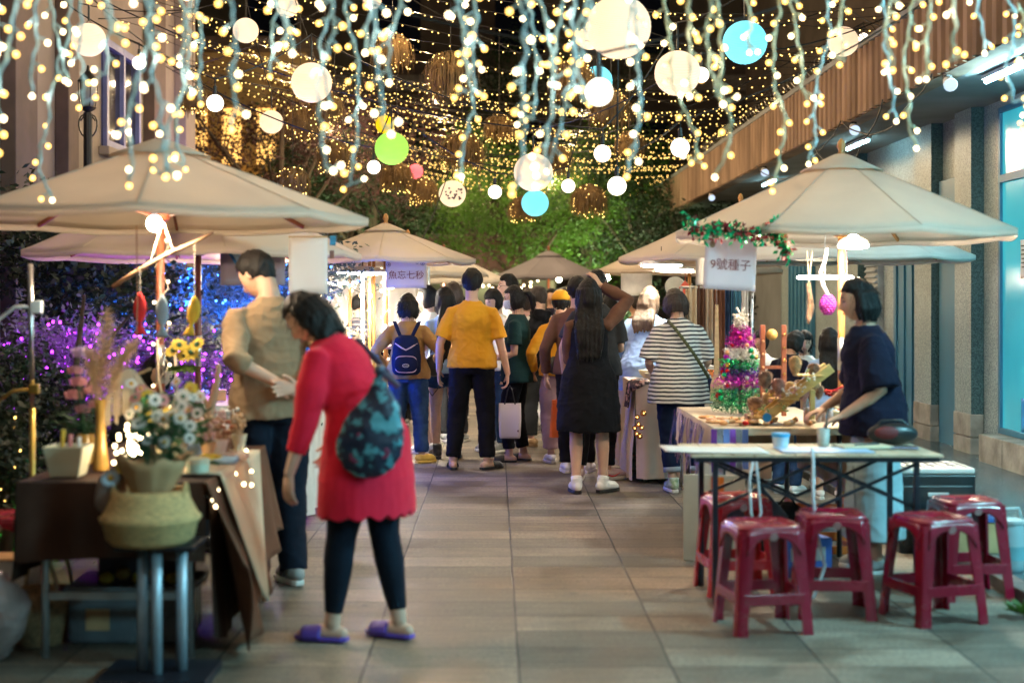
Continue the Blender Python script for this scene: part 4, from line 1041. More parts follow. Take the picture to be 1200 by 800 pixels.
shrub('second shrub in blue fairy lights, just right of the tall one', X(322,12.9), 12.9, .7, 1.8, .55, 9000, LB, 22, BLUEL, 80, .011)
shrub('low shrub with purple fairy lights behind the pampas grass', X(128,10.6), 10.6, .5, 1.25, .58, 9000, LB, 23, PURL, 100, .012)
shrub('low shrub with purple fairy lights between the two parasol poles and the man in beige', X(252,10.3), 10.3, .25, 1.05, .42, 8000, LB, 24, PURL, 100, .012)
shrub('dark shrub at the far left with warm fairy lights', X(2,7.6), 7.6, .3, .85, .20, 3000, LV, 25, WARML, 26, .006)
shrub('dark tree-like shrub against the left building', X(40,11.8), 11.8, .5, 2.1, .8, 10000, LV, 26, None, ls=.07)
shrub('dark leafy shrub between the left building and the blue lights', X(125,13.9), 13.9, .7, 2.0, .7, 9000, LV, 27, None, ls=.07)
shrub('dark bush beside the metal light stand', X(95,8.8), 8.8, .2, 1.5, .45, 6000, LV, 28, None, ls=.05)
shrub('low green-lit plant by the far left stool', X(30,7.9), 7.9, .12, .38, .25, 3000, LG, 29, GRNL, 10, .006, ls=.05)
# blossom tree twigs on left
grs = MB(); rnd = random.Random(5)
for _ in range(5000):
    x = rnd.uniform(-4.6,-3.32); y = rnd.uniform(6,16); h = rnd.uniform(.05,.16)
    grs._add([(x,y,.05),(x+.008,y,.05),(x+rnd.uniform(-.04,.04),y+rnd.uniform(-.03,.03),.05+h)], [(0,1,2)])
o = grs.build('grass', LG); o['kind'] = 'stuff'; o['label'] = 'short grass in the planting bed'

for i, (px, d, z, e, lab) in enumerate(((575,29.3,1.2,300,'floodlight added to brighten the drooping green tree'),(668,27.6,1.0,300,'floodlight added to brighten the bright green tree'),(735,26,.9,200,'floodlight added to brighten the darker green tree'),(430,24,1.0,220,'floodlight added below the dark green tree on the left'))):
    t = thing('floodlight', lab, 'floodlight', (X(px,d), d, 0), 0, 'floodlights added below the trees')
    MB().tube([(0,0,0),(0,0,z)], .03, 8).build('post', CABLE, t); MB().box((0,.0,z+.06),(.22,.12,.10)).build('housing', CABLE, t, bevel=.01)
    lamp('added_tree_beam', 'SPOT', (0,.05,z+.14), e, (.80,1.0,.50), .05, t, (R(150),0,0), R(130))  # beam added to brighten the leaves from below

t = thing('floodlight', 'violet floodlight added to tint the left building under the framed window', 'floodlight', (LX+.9, 18.2, 2.35)); MB().box((0,0,-.05),(.2,.12,.1)).build('housing', CABLE, t, bevel=.01); MB().bar((0,0,-.1),(0,0,-2.35),.05).build('post', CABLE, t)
lamp('added_violet_beam', 'SPOT', (-.05,0,.06), 70, (.22,.14,1.0), .05, t, (0, R(150), 0), R(150))  # added lamp that throws violet onto the pale wall
tree('tree', 'dense green tree filling the gap above the distant grey parasol', X(615,27.5), 27.5, 6, [((-1.2,0,2.9),(.7,.5,.5)),((-.4,0,3.3),(.8,.5,.5)),((.4,0,2.9),(.8,.5,.6)),((1.2,0,3.4),(.8,.6,.5)),((0,.2,2.5),(.7,.5,.3)),((-1.6,0,2.3),(.5,.4,.3))], 9000, .085, LG, 77, .4)

# ================================================================== parasols, overhead lights
CANV = mat('cream_canvas', (.76,.67,.57), .85, var=.07, vs=1.7, bump=.25, bs=200, translucent=.48); CANVG = mat('grey_canvas', (.27,.25,.27), .85, var=.08, vs=2, translucent=.3, bump=.2, bs=200)
CANVW = mat('white_canvas', (.80,.77,.72), .85, var=.08, vs=2, translucent=.42, bump=.2, bs=200)
WOODR = mat('reddish_wood', (.22,.065,.03), .4, var=.25, vs=3, stretch=(8,8,.6), bump=.1); WOODO = mat('orange_wood', (.48,.22,.06), .45, var=.2, vs=3, stretch=(8,8,.6), bump=.1)
STEEL = mat('brushed_steel', (.6,.6,.6), .28, metal=.95)
def parasol(label, x, y, Rr, za, zr, rot=0, n=8, cm=None, wm=None, ground=0):
    cm = cm or CANV; wm = wm or WOODR
    t = thing('parasol', label, 'parasol', (x, y, ground), R(rot), 'market parasols over the stalls')
    H_ = za-ground; hr = zr-ground; q = MB(); rings_ = []; sub = 6
    def surf(r, a):
        k = (a/(2*PI)*n) % 1; sag = math.sin(PI*k)
        rad = r*(1 - .055*sag*r)
        z = H_ - (H_-hr)*(r**1.12)*(1+.10*(1-r)) - .022*sag*r*(1-.2*r) + .004*noise.noise(Vector((math.cos(a)*r*5, math.sin(a)*r*5, x)))
        return (rad*Rr*math.cos(a), rad*Rr*math.sin(a), z)
    na = n*sub
    for j in range(13):
        r = .05+.95*j/12; rings_.append([surf(r, 2*PI*i/na) for i in range(na)])
    q.rings(rings_, cap=False); c = q.build('canopy', cm, t, smooth=True, solid=.003)
    # hem fold
    h = MB(); h.rings([[tuple(Vector(p)*1.0+Vector((0,0,-.001))) for p in rings_[-1]], [(p[0]*.998, p[1]*.998, p[2]-.035) for p in rings_[-1]]], cap=False); h.build('hem', cm, c, smooth=True, solid=.003)
    s = MB()
    for i in range(n):
        a = 2*PI*i/n; s.tube([Vector(surf(.05+.95*j/12, a))+Vector((0,0,.003)) for j in range(13)], .0035, 4)
    s.build('seams', cm, c)
    q = MB(); rg = []
    for j in range(5):
        r = .04+.20*j/4; rg.append([(Vector(surf(r, 2*PI*i/na))+Vector((0,0,.035-.018*j/4+ .01*abs(math.sin(i*PI/sub)*j/4)))) for i in range(na)])
    q.rings(rg, cap=False); q.build('vent', cm, t, smooth=True, solid=.003)
    MB().lathe([(.012,H_+.0),(.024,H_+.03),(.016,H_+.045),(.028,H_+.07),(.022,H_+.10),(.006,H_+.12)], 12).build('finial', wm, t, smooth=True)
    MB().tube([(0,0,.02),(0,0,H_)], .022, 14).build('pole', wm, t, smooth=True)
    MB().tube([(0,0,1.02),(0,0,1.22)], .0235, 14).build('pole_joint', STEEL, t, smooth=True)
    MB().lathe([(.03,hr-.02),(.05,hr-.01),(.05,hr+.03),(.03,hr+.04)], 14).build('hub', wm, t, smooth=True)
    for i in range(n):
        a = 2*PI*i/n; e = Vector(surf(.97, a)); s0 = Vector(surf(.05, a)); m_ = Vector(surf(.5, a))
        rb = MB().bar(s0-Vector((0,0,.025)), e-Vector((0,0,.018)), .014, .022).build('rib', wm, t)
        MB().bar((.03*math.cos(a),.03*math.sin(a),hr+.01), m_-Vector((0,0,.035)), .012, .018).build('strut', wm, rb)
    MB().lathe([(.24,0),(.25,.02),(.25,.05),(.22,.07),(.04,.08),(.035,.25)], 24).build('base', mat('dark_concrete', (.07,.07,.07), .9, bump=.4), t, bevel=.004)
    return t
parasol('large cream parasol over the flower stall, nearest on the left', X(188,7.4), 7.4, 1.08, 2.26, 1.88, 8)
parasol('cream parasol just behind the nearest left one, seen under its edge', X(232,9.3), 9.3, 1.10, 2.24, 1.76, 20, wm=WOODR)
parasol('cream parasol over the stall with the long fish shop sign, left of the lane', X(452,13.6), 13.6, .86, 2.16, 1.84, 0, wm=WOODO)
parasol('pale parasol behind the fish shop sign', X(478,17.5), 17.5, 1.05, 2.2, 1.78, 22, cm=CANVW, wm=WOODO)
parasol('distant white parasol left of the lane end', X(520,22), 22, 1.05, 2.2, 1.75, 10, cm=CANVW)
parasol('distant grey parasol at the end of the lane', X(643,24.5), 24.5, 1.0, 2.28, 1.86, 22, cm=CANVG)
parasol('cream parasol over the craft table, nearest on the right', X(986,8.8), 8.8, 1.06, 2.33, 1.86, 10, wm=WOODO)
parasol('tan parasol directly behind the nearest right one', X(868,12.9), 12.9, 1.12, 2.30, 1.83, 5, wm=WOODO)
parasol('pale tan parasol third along the right side', X(808,16.6), 16.6, 1.12, 2.28, 1.80, 15, wm=WOODO)
parasol('white parasol over the right-hand children, against the building', X(985,12.2), 12.2, 1.1, 2.30, 1.82, 25, cm=CANVW, wm=WOODO)

# ---- lights strung across the lane (bulb size grows only by what stands nearer)
WIRE = mat('dark_wire', (.03,.028,.025), .6)
rnd = random.Random(11); n = 0
LL, LR = (-4.2, 4.75), (3.44, 3.88)
yd = 9.0; k = 0
while yd < 33:
    sag = rnd.uniform(.25,.55); dy = rnd.uniform(-2.2,1.6); zl = LL[1]+rnd.uniform(-.2,.9)
    zr = LR[1]+rnd.uniform(-.02,.06)
    def P(u): 
        return Vector((LL[0]+(LR[0]-LL[0])*u, yd+dy*(1-u), zl+(zr-zl)*u-sag*4*u*(1-u)))
    t = thing('light_string', ['string of tiny warm bulbs stretched across the lane overhead','string of tiny warm bulbs stretched across the lane overhead'][0], 'string lights', P(0), 0, 'strings of tiny bulbs across the lane')
    o0 = P(0)
    if yd < 14:
        MB().tube([P(i/24)-o0 for i in range(25)], .0028, 4).build('wire', WIRE, t)
        nb = 62; put_bulbs(t, [P((i+rnd.uniform(-.35,.35)+.5)/nb)-o0-Vector((0,0,.012)) for i in range(nb)], AMBL, .0062)
    else:
        q = MB(); q.tube([P(i/24)-o0 for i in range(25)], .0032, 4); q.cur = 1; nb = int(62)
        for i in range(nb): q.ball(P((i+rnd.uniform(-.4,.4)+.5)/nb)-o0-Vector((0,0,.014)), .0068+.0002*(yd-14), 5, 4)
        o = q.build('wire', [WIRE, AMBL], t)
    for u_ in (.2,.45,.7):
        lamp('string_bulb_light', 'POINT', P(u_)-o0-Vector((0,0,.03)), 10, (1,.72,.42), .012, t)
    yd += .42 if yd > 16 else .55; k += 1
# ---- black cables that carry the paper lanterns
LANT = [ # px, py, r px, R metres, colour, label
 (104,47,20,.125,'w','white paper lantern at the far upper left, beside the black wrought iron lantern'),
 (288,36,15,.125,'w','white paper lantern high above the left parasol, near the top edge'),
 (337,8,13,.125,'w','white paper lantern cut by the top edge left of centre'),
 (365,97,24,.15,'w','big white paper lantern left of centre, above the two golden tufts'),
 (318,143,14,.125,'w','white paper lantern below and left of the big left-hand one'),
 (459,174,20,.15,'g','lime green paper lantern'),
 (451,146,11,.11,'y','small yellow paper lantern touching the green one from above'),
 (487,201,9,.10,'p','tiny pink paper lantern right of the green one'),
 (530,227,16,.15,'w','white paper lantern with a faint blossom print, lowest in the middle left'),
 (625,202,23,.17,'w','white paper lantern with a red collar right above the blue one'),
 (627,238,16,.14,'b','blue paper lantern directly below the white one with a red collar'),
 (725,32,38,.20,'w','largest white paper lantern, cut near the top edge'),
 (690,45,14,.125,'w','small white paper lantern tucked against the left of the largest'),
 (700,95,18,.14,'b','blue paper lantern with a bare globe in front of it'),
 (794,86,27,.17,'w','big white paper lantern right of the largest one'),
 (873,50,26,.16,'b','turquoise paper lantern at the upper right'),
 (988,49,18,.14,'w','white paper lantern in front of the ribbed band'),
 (436,0,11,.125,'w','white paper lantern touching the top edge near the middle')]
GLOB = [(163,74,8,'white globe bulb above the left parasol'),(252,121,10,'white globe bulb right of the purple wall'),(438,196,8,'white globe bulb just left under the green lantern'),(580,225,8,'white globe bulb left of the red-collared lantern'),
 (666,218,8,'white globe bulb right of the red-collared lantern'),(723,218,11,'white globe bulb hanging lowest right of centre'),(706,180,10,'white globe bulb above the lowest one'),(797,173,11,'white globe bulb below the big right-hand lantern'),
 (822,88,9,'white globe bulb at the right of the big right-hand lantern'),(702,108,16,'bright globe bulb in front of the blue lantern'),(1012,45,6,'tiny globe bulb beside the lantern at the ribbed band'),(478,330,4,'tiny globe bulb above the fish sign')]
PCOL = {'w': (.74,.62,.50), 'b': (.16,.50,.60), 'g': (.30,.60,.12), 'y': (.75,.60,.02), 'p': (.85,.18,.22)}
CAP = {}
for px, py, r, Rm, cc, lab in LANT:
    d = Rm*F/r; c = Vector((X(px,d), d, Z(py,d)))
    key = 'paper_'+cc; col = PCOL[cc]
    pm = MATS.get(key)
    if not pm:
        pm, nt, out = new_mat(key)
        tr = N(nt, 'ShaderNodeBsdfTranslucent'); df = N(nt, 'ShaderNodeBsdfDiffuse'); tr.inputs['Color'].default_value = c4(col); df.inputs['Color'].default_value = c4(col)
        mx = N(nt, 'ShaderNodeMixShader'); mx.inputs[0].default_value = .6; L(nt, df.outputs[0], mx.inputs[1]); L(nt, tr.outputs[0], mx.inputs[2])
        tc = N(nt, 'ShaderNodeTexCoord'); wv = N(nt, 'ShaderNodeTexWave', Scale=28.0, Distortion=.6); wv.bands_direction = 'Z'; L(nt, tc.outputs['Object'], wv.inputs['Vector'])
        bp = N(nt, 'ShaderNodeBump', Strength=.6, Distance=.004); L(nt, wv.outputs['Fac'], bp.inputs['Height']); L(nt, bp.outputs[0], df.inputs['Normal']); L(nt, bp.outputs[0], tr.inputs['Normal'])
        em = N(nt, 'ShaderNodeEmission', Strength={'w':.27,'b':.26,'g':.22,'y':.2,'p':.35}[cc]); em.inputs['Color'].default_value = c4(col)
        ad = N(nt, 'ShaderNodeAddShader'); L(nt, mx.outputs[0], ad.inputs[0]); L(nt, em.outputs[0], ad.inputs[1]); L(nt, ad.outputs[0], out.inputs['Surface']); pm.cycles.emission_sampling = 'NONE'; MATS[key] = pm
    t = thing('paper_lantern', lab, 'paper lantern', c, 0, 'paper lanterns hanging over the lane')
    q = MB(); prof = []
    for i in range(0, 41):
        ph = -PI/2+.16+(PI-.32)*i/40; prof.append((Rm*math.cos(ph)*(1-.010*(i%2)), Rm*.97*math.sin(ph)))
    q.lathe(prof, 32, cap=False); q.build('shade', pm, t, smooth=True)
    ring_ = MB(); zz = Rm*.955
    ring_.tube([(Rm*.17*math.cos(a), Rm*.17*math.sin(a), zz) for a in [2*PI*i/16 for i in range(17)]], .004, 6); ring_.tube([(-Rm*.17,0,zz),(0,0,zz+.03),(Rm*.17,0,zz)], .003, 5)
    ring_.build('top_ring', mat('red_collar', (.6,.02,.03), .5) if 'red collar right' in lab else WIRE, t)
    MB().tube([(0,0,zz+.02),(0,0,zz+.16)], .008, 6).build('socket', CABLE, t)
    lamp('bulb_light', 'POINT', (0,0,-.2*Rm), {'w':.55,'b':1.2,'g':.8,'y':.4,'p':.6}[cc]*(Rm/.15)**2, SOFT if cc in 'wgyp' else (.8,.95,1), .02, t)
    if 'blossom' in lab:
        q = MB(); r2 = random.Random(4)
        for _ in range(26):
            a = r2.uniform(-PI*.95,-PI*.5)+.9; e = r2.uniform(-.5,.4); p = Vector((math.cos(a)*math.cos(e), math.sin(a)*math.cos(e), math.sin(e)))*(Rm+.001); q.ball(p, .011, 6, 4)
        q.build('printed_blossoms', mat('grey_print', (.12,.09,.10), .8), t)
    CAP.setdefault(round(d/1.3), []).append((c, c.z+zz+.16))
GLB = emis('white_globe', (1.0,.86,.66), 3, False)
for px, py, r, lab in GLOB:
    Rm = .06; d = Rm*F/r
    if d > 16: d = 15; Rm = r*d/F
    c = Vector((X(px,d), d, Z(py,d))); t = thing('globe_light', lab, 'globe light', c, 0, 'bare globe bulbs on the black cables')
    MB().ball((0,0,0), Rm, 20, 14).build('globe', GLB, t, smooth=True); MB().tube([(0,0,Rm*.9),(0,0,Rm+.06)], .014, 8).build('socket', CABLE, t)
    CAP.setdefault(round(d/1.3), []).append((c, c.z+Rm+.06))
for kk, cs in sorted(CAP.items()):
    # one cable per depth slot: from the left building over its lanterns to the band
    yl = sum(c.y for c, z in cs)/len(cs)
    pts = [Vector((LL[0]-.1, yl, 4.5))]
    for c, z in sorted(cs, key=lambda q: q[0].x): pts.append(Vector((c.x, c.y, z+.05)))
    pts.append(Vector((LR[0], yl, 3.88)))
    out_ = []
    for a, b_ in zip(pts, pts[1:]):
        s_ = min(.35, (b_-a).length*.06)
        for i in range(8): out_.append(a.lerp(b_, i/8)-Vector((0,0,s_*4*(i/8)*(1-i/8))))
    out_.append(pts[-1]); t = MB().tube(out_, .006, 5)
    for c, z in cs: t.tube([(c.x,c.y,z+.06),(c.x,c.y,z-.01)], .005, 5)
    o = t.build('lantern_cable', CABLE); tag(o, 'black cable slung across the lane carrying %d lantern%s, about %d metres away' % (len(cs), 's' if len(cs) > 1 else '', round(yl)), 'cable', 'black cables carrying the lanterns')

# ---- dried grass tufts with tiny lights
STRAW = mat('dried_grass', (.20,.12,.045), .85, var=.35, vs=8, translucent=.25)
TUFT = [(528,88,34,12.0),(672,95,30,12.5),(716,128,27,13.5),(381,128,24,13),(542,178,30,15),(392,184,24,15),(465,208,22,16),(496,224,20,17),(647,188,26,15),(612,245,18,18),(690,235,24,16.5),(226,118,20,13),(352,145,22,14),(343,214,22,13),(738,170,20,16),(460,60,26,14),(585,150,20,17)]
tl = ['biggest tuft, high left of the middle','tuft high between the green lantern and the largest white lantern','tuft just below the blue lantern with the globe','tuft left of the green lantern','shaggy tuft above the blossom lantern','tuft down left of the green lantern','small pinkish tuft above the pink lantern','small tuft right of the pink lantern','tuft left above the red-collared lantern','small tuft behind the lowest blue lantern','low tuft right of the red-collared lantern','tuft by the purple wall','tuft left of the big left-hand lantern','low round tuft above the nearest left parasol','tuft above the lowest globe bulb','dim tuft near the top edge','tuft in the middle distance']
for i, ((px,py,r,d), lb) in enumerate(zip(TUFT, tl)):
    Rm = .80*r*d/F; c = (X(px,d), d, Z(py,d)); rn = random.Random(i)
    t = thing('grass_tuft', 'dried grass with tiny lights, '+lb, 'hanging tuft', c, 0, 'dried grass tufts hanging over the lane')
    q = MB()
    for _ in range(1100):
        a = rn.uniform(0,2*PI); e = rn.uniform(-.7,1.4); s0 = Vector((math.cos(a)*math.cos(e)*Rm*.5, math.sin(a)*math.cos(e)*Rm*.5, Rm*.5+math.sin(e)*Rm*.55))
        o_ = Vector((math.cos(a), math.sin(a), 0)); l = Rm*rn.uniform(.8,1.7); s1 = s0+o_*l*.42*rn.uniform(.4,1.2)+Vector((0,0,-l*.35+.05*rn.random())); s2 = s1+o_*l*.12*rn.uniform(-.5,1)+Vector((0,0,-l*.6))
        w = Vector((-o_.y,o_.x,0))*.004
        q._add([s0-w, s0+w, s1+w*1.6, s1-w*1.6, s2], [(0,1,2,3),(3,2,4)])
    q.build('grass', STRAW, t)
    pts = []
    for _ in range(64):
        a = rn.uniform(0,2*PI); zz = rn.uniform(-1.05,1.0); rad = Rm*(.95 if zz < .3 else .95*math.sqrt(max(.05,1-((zz-.3)/.75)**2)))*rn.uniform(.85,1.08); pts.append((rad*math.cos(a), rad*math.sin(a), zz*Rm))
    put_bulbs(t, pts, AMBL, .0062)
    MB().tube([(0,0,Rm*.8),(0,0,Rm+1.0)], .003, 4).build('hanging_wire', WIRE, t)

# ---- icicle strands near the camera
WB = mat('pale_blue_wire', (.40,.62,.68), .45, var=.1); WO = mat('pale_olive_wire', (.56,.60,.42), .45, var=.1)
ST = [(8,60),(30,110),(45,232),(62,95),(82,232),(92,120),(118,88),(140,40),(163,205),(178,215),(210,192),(225,120),(240,205),(258,150),(285,60),(318,88),(345,50),(372,200),(388,120),(408,215),(430,60),(450,150),(478,95),(500,60),(535,205),(548,80),(562,110),(597,224),(612,140),(628,90),(656,190),(672,110),(695,212),(712,120),(730,205),(752,60),(783,188),(800,110),(838,205),(852,120),(872,60),(915,222),(930,120),(968,190),(985,70),(1035,140),(1052,80),(1070,172),(1098,90),(1118,70),(1145,60),(1178,120),(1192,150)]
HB = MB()
t0 = thing('header_cable', 'light cable above the frame from which the icicle light strands hang', 'cable', (0,5,0))
hz = 2.72
HB.tube([Vector((-2.2+4.4*i/30, .0, hz-.02+.03*math.sin(i))) for i in range(31)], .008, 6); HB.build('wire', WB, t0)
for i, (px, pb) in enumerate(ST):
    rn = random.Random(100+i); right = px > 760
    d = 4.7+rn.uniform(-.25,.9) if not right else 5.3+rn.uniform(-.3,.8)
    zt = hz; zb = Z(pb, d); x0 = X(px, d); col = WO if (right and rn.random() < .8) else WB
    side_ = 'left' if px < 400 else 'middle' if px < 800 else 'right'
    t = thing('icicle_strand', {'left':'strand of warm icicle bulbs on pale wire hanging near the camera on the left','middle':'strand of warm icicle bulbs on pale wire hanging near the camera in the middle','right':'strand of warm icicle bulbs on pale wire hanging near the camera on the right'}[side_], 'string lights', (x0, d, zt), 0, 'icicle light strands hanging on the %s' % side_)
    L_ = zt-zb; n = max(6, int(L_/.022)); pts = []; x = 0.; vx = 0.
    for j in range(n+1):
        vx += rn.gauss(0,.0035); vx *= .80; x += vx; x *= .985
        pts.append(Vector((x+.004*math.sin(j*1.7+i), .012*math.sin(j*.9+i), -L_*j/n)))
    if rn.random() < .35 and n > 12: 
        for j in (1,2,3): pts.append(pts[-1]+Vector((rn.choice((-1,1))*.0+(.016 if i%2 else -.016), 0, -.003+.006*j)))
    q = MB(); q.tube(pts, .0042, 6); q.tube([p+Vector((.005*math.sin(j*1.2), .005*math.cos(j*1.2), 0)) for j, p in enumerate(pts)], .0032, 5)
    bl_ = []; j = rn.uniform(.5,2)
    while j < len(pts)-1:
        p = pts[int(j)]; a = rn.choice((-1,1)); ln = rn.uniform(.012,.035)
        e = p+Vector((a*ln, rn.uniform(-.015,.015), -.012-rn.uniform(0,.02))); q.tube([p, p.lerp(e,.6)+Vector((0,0,.003)), e], [.0035,.0030,.0045], 5); bl_.append(e+Vector((a*.004,0,-.006)))
        j += rn.uniform(2.0,4.6)
    bl_.append(pts[-1]+Vector((0,0,-.008)))
    q.build('wire', col, t, smooth=True)
    lamp('bulb_light', 'POINT', bl_[len(bl_)//2]+Vector((0,-.02,0)), .10, (1,.92,.78), .006, t)
    for e in bl_: link('bulb', fairy_bulb(WARML if rn.random() < (.75 if right else .6) else WHTL, .0085), t, e)

# unseen strings added over the camera to light the foreground from above
rnd = random.Random(12)
for k, yd in enumerate((-1.5,.5,2.2,3.8,5.2,6.6,7.8)):
    zl, zr, sag = 4.6, 3.92, .25
    def P(u): return Vector((LL[0]+(LR[0]-LL[0])*u, yd, zl+(zr-zl)*u-sag*4*u*(1-u)))
    o0 = P(0); t = thing('light_string', 'unseen string of bulbs added above the camera to light the foreground', 'string lights', o0, 0, 'strings of bulbs added over the camera')
    q = MB(); q.tube([P(i/24)-o0 for i in range(25)], .0032, 4); q.cur = 1
    for i in range(60): q.ball(P((i+.5)/60)-o0-Vector((0,0,.014)), .007, 5, 4)
    q.build('wire', [WIRE, AMBL], t)
    for u_ in (.15,.4,.65,.85): lamp('string_bulb_light', 'POINT', P(u_)-o0-Vector((0,0,.03)), 6, (1.0,.86,.66), .012, t)
# ================================================================== stalls: shared pieces
TW = mat('pale_wood', (.50,.36,.20), .5, var=.2, vs=3, stretch=(1,8,8), bump=.15); BRC = cloth('brown_tablecloth', (.055,.028,.020), .2); BRL = cloth('rust_brown_cloth', (.17,.075,.045), .15)
CRM = cloth('cream_linen', (.62,.50,.35), .08); WTC = cloth('white_tablecloth', (.70,.66,.62), .06); KRAFTC = cloth('kraft_linen', (.50,.38,.28), .08)
KRAFT = mat('kraft_paper', (.50,.29,.14), .75, var=.12, vs=10, bump=.4, bs=30); CARD = mat('cardboard', (.33,.22,.12), .85, var=.1, bump=.2)
BLKM = mat('black_enamel', (.012,.014,.022), .35); GRYL = mat('grey_metal_leg', (.45,.47,.48), .35, metal=.7)
CREAMPOT = mat('cream_ceramic', (.66,.60,.42), .4, var=.05); WICK = mat('seagrass', (.60,.40,.17), .8, var=.3, vs=40, stretch=(1,1,6), bump=.9, bs=70, bdist=.006)
def wtable(label, x0, x1, y0, y1, h, topm, legm=GRYL, rz=0):
    t = thing('table', label, 'table', ((x0+x1)/2, (y0+y1)/2, 0), rz); w, d = x1-x0, y1-y0
    MB().box((0,0,h-.0125),(w,d,.025)).build('tabletop', topm, t, bevel=.004)
    for sx in (-1,1):
        for sy in (-1,1): MB().tube([(sx*(w/2-.05), sy*(d/2-.05), 0),(sx*(w/2-.05), sy*(d/2-.05), h-.026)], .016, 8).build('leg', legm, t, smooth=True)
    MB().box((0,-(d/2-.05),.25),(w-.13,.022,.03)).build('crossbar', legm, t)
    return t
def drape(label, x0, x1, y0, y1, h, m, drops, seed=0, name='tablecloth', amp=.03, nf=9):
    """cloth over a table top; drops = front, right, back, left hanging lengths (front/right may be functions of u)"""
    cx, cy = (x0+x1)/2, (y0+y1)/2; q = MB(); e = .012
    cor = [(x0-e,y0-e),(x1+e,y0-e),(x1+e,y1+e),(x0-e,y1+e)]
    q.grid(lambda u,v: (x0-e+(x1-x0+2*e)*u-cx, y0-e+(y1-y0+2*e)*v-cy, h+.004+.0025*noise.noise(Vector((u*7,v*7,seed)))), 16, 16)
    for s_ in range(4):
        dr = drops[s_]
        if not dr: continue
        a, b_ = Vector(cor[s_]), Vector(cor[(s_+1)%4]); nrm = Vector(((b_-a).y, -(b_-a).x)).normalized(); ln = (b_-a).length
        def fn(u, v):
            D = dr(u) if callable(dr) else dr; ext = 0
            p = a.lerp(b_, u); wv = amp*(v**.7)*(math.sin(u*ln*nf*2+seed)+.6*math.sin(u*ln*nf*4.3+seed*2)+1.3*noise.noise(Vector((u*ln*5,v*2,seed))))
            o = p+nrm*(.004+.05*v*D+wv*.8); return (o.x-cx, o.y-cy, h+.004-D*v)
        q.grid(fn, int(20+ln*40), 14)
    o = q.build(name, m, smooth=True, loc=(cx,cy,0)); tag(o, label, 'cloth'); return o
def leafy(m, base, n, l, w, rnd, spread=1.0, up=1.0):
    for _ in range(n):
        a = rnd.uniform(0,2*PI); d = Vector((math.cos(a)*spread, math.sin(a)*spread, up*rnd.uniform(.5,1.5))).normalized(); s = d.cross(Vector((0,0,1))); s = s.normalized() if s.length > .01 else Vector((1,0,0))
        b0 = Vector(base); t1 = b0+d*l*.5; t2 = b0+d*l+Vector((0,0,-l*.15))
        m._add([b0, t1+s*w, t2, t1-s*w], [(0,1,2,3)])
def daisy(parent, p, r, petm, cenm, rnd, tilt=None, name='flower'):
    q = MB(); n = 11; nrm = Vector(tilt or (rnd.uniform(-.6,.6), -1, rnd.uniform(.0,1.2))).normalized(); u = nrm.orthogonal().normalized(); v = nrm.cross(u)
    for i in range(n):
        a = 2*PI*i/n; d = u*math.cos(a)+v*math.sin(a); s = nrm.cross(d); c = Vector(p)
        q._add([c+d*r*.2, c+d*r*.65+s*r*.24+nrm*r*.08, c+d*r+nrm*r*.02, c+d*r*.65-s*r*.24+nrm*r*.08], [(0,1,2,3)])
    f = q.build(name, petm, parent); MB().ball(Vector(p)+nrm*r*.05, (r*.3,)*3, 8, 6).build('flower_centre', cenm, f, smooth=True); return f
def rose(parent, p, r, m, rnd, name='flower'):
    q = MB()
    for k in range(4):
        rad = r*(.35+.22*k); n = 5+k
        for i in range(n):
            a = 2*PI*(i/n)+k*.7; c = Vector(p); 
            pts = []
            for (du, dz) in ((-.5,0),(.5,0),(.6,.7),(0,1.0),(-.6,.7)):
                aa = a+du*1.5/(k*.5+1.2); pts.append(c+Vector((math.cos(aa)*rad*(1+.25*dz), math.sin(aa)*rad*(1+.25*dz), r*(dz*.9-.4)-k*r*.1)))
            q._add(pts, [(0,1,2,3,4)])
    return q.build(name, m, parent, smooth=False)
def lamp_bulb(label, loc, r, S, col=(1,.8,.5), cat='lamp', hang=.1, shade=None):
    t = thing('hanging_lamp', label, cat, loc)
    MB().ball((0,0,0), r, 16, 10).build('bulb', emis('lampbulb_%s_%d' % ('%.2f%.2f' % (col[1],col[2]), int(S)), col, S, True), t, smooth=True)
    MB().tube([(0,0,r*.9),(0,0,r+.04)], .014, 8).build('socket', BLKM, t); MB().tube([(0,0,r+.04),(0,0,r+.04+hang)], .003, 5).build('cord', BLKM, t)
    return t
def pendant(label, loc, R_, S, col, drop=.1, cat='lamp'):
    """shallow dish lamp: black top, glowing underside"""
    t = thing('hanging_lamp', label, cat, loc)
    MB().lathe([(R_*.25,.05),(R_*.8,.02),(R_,.0),(R_*.98,-.012)], 24).build('lamp_shade', WHPL, t, smooth=True)
    MB().lathe([(R_*.92,-.013),(R_*.85,-.026),(R_*.3,-.034)], 24).build('diffuser', emis('dish_%s_%d' % ('%.2f' % col[2], int(S)), col, S, True), t, smooth=True)
    MB().tube([(0,0,.05),(0,0,.05+drop)], .004, 6).build('cord', BLKM, t); return t
WHPL = mat('white_plastic2', (.72,.72,.70), .35)
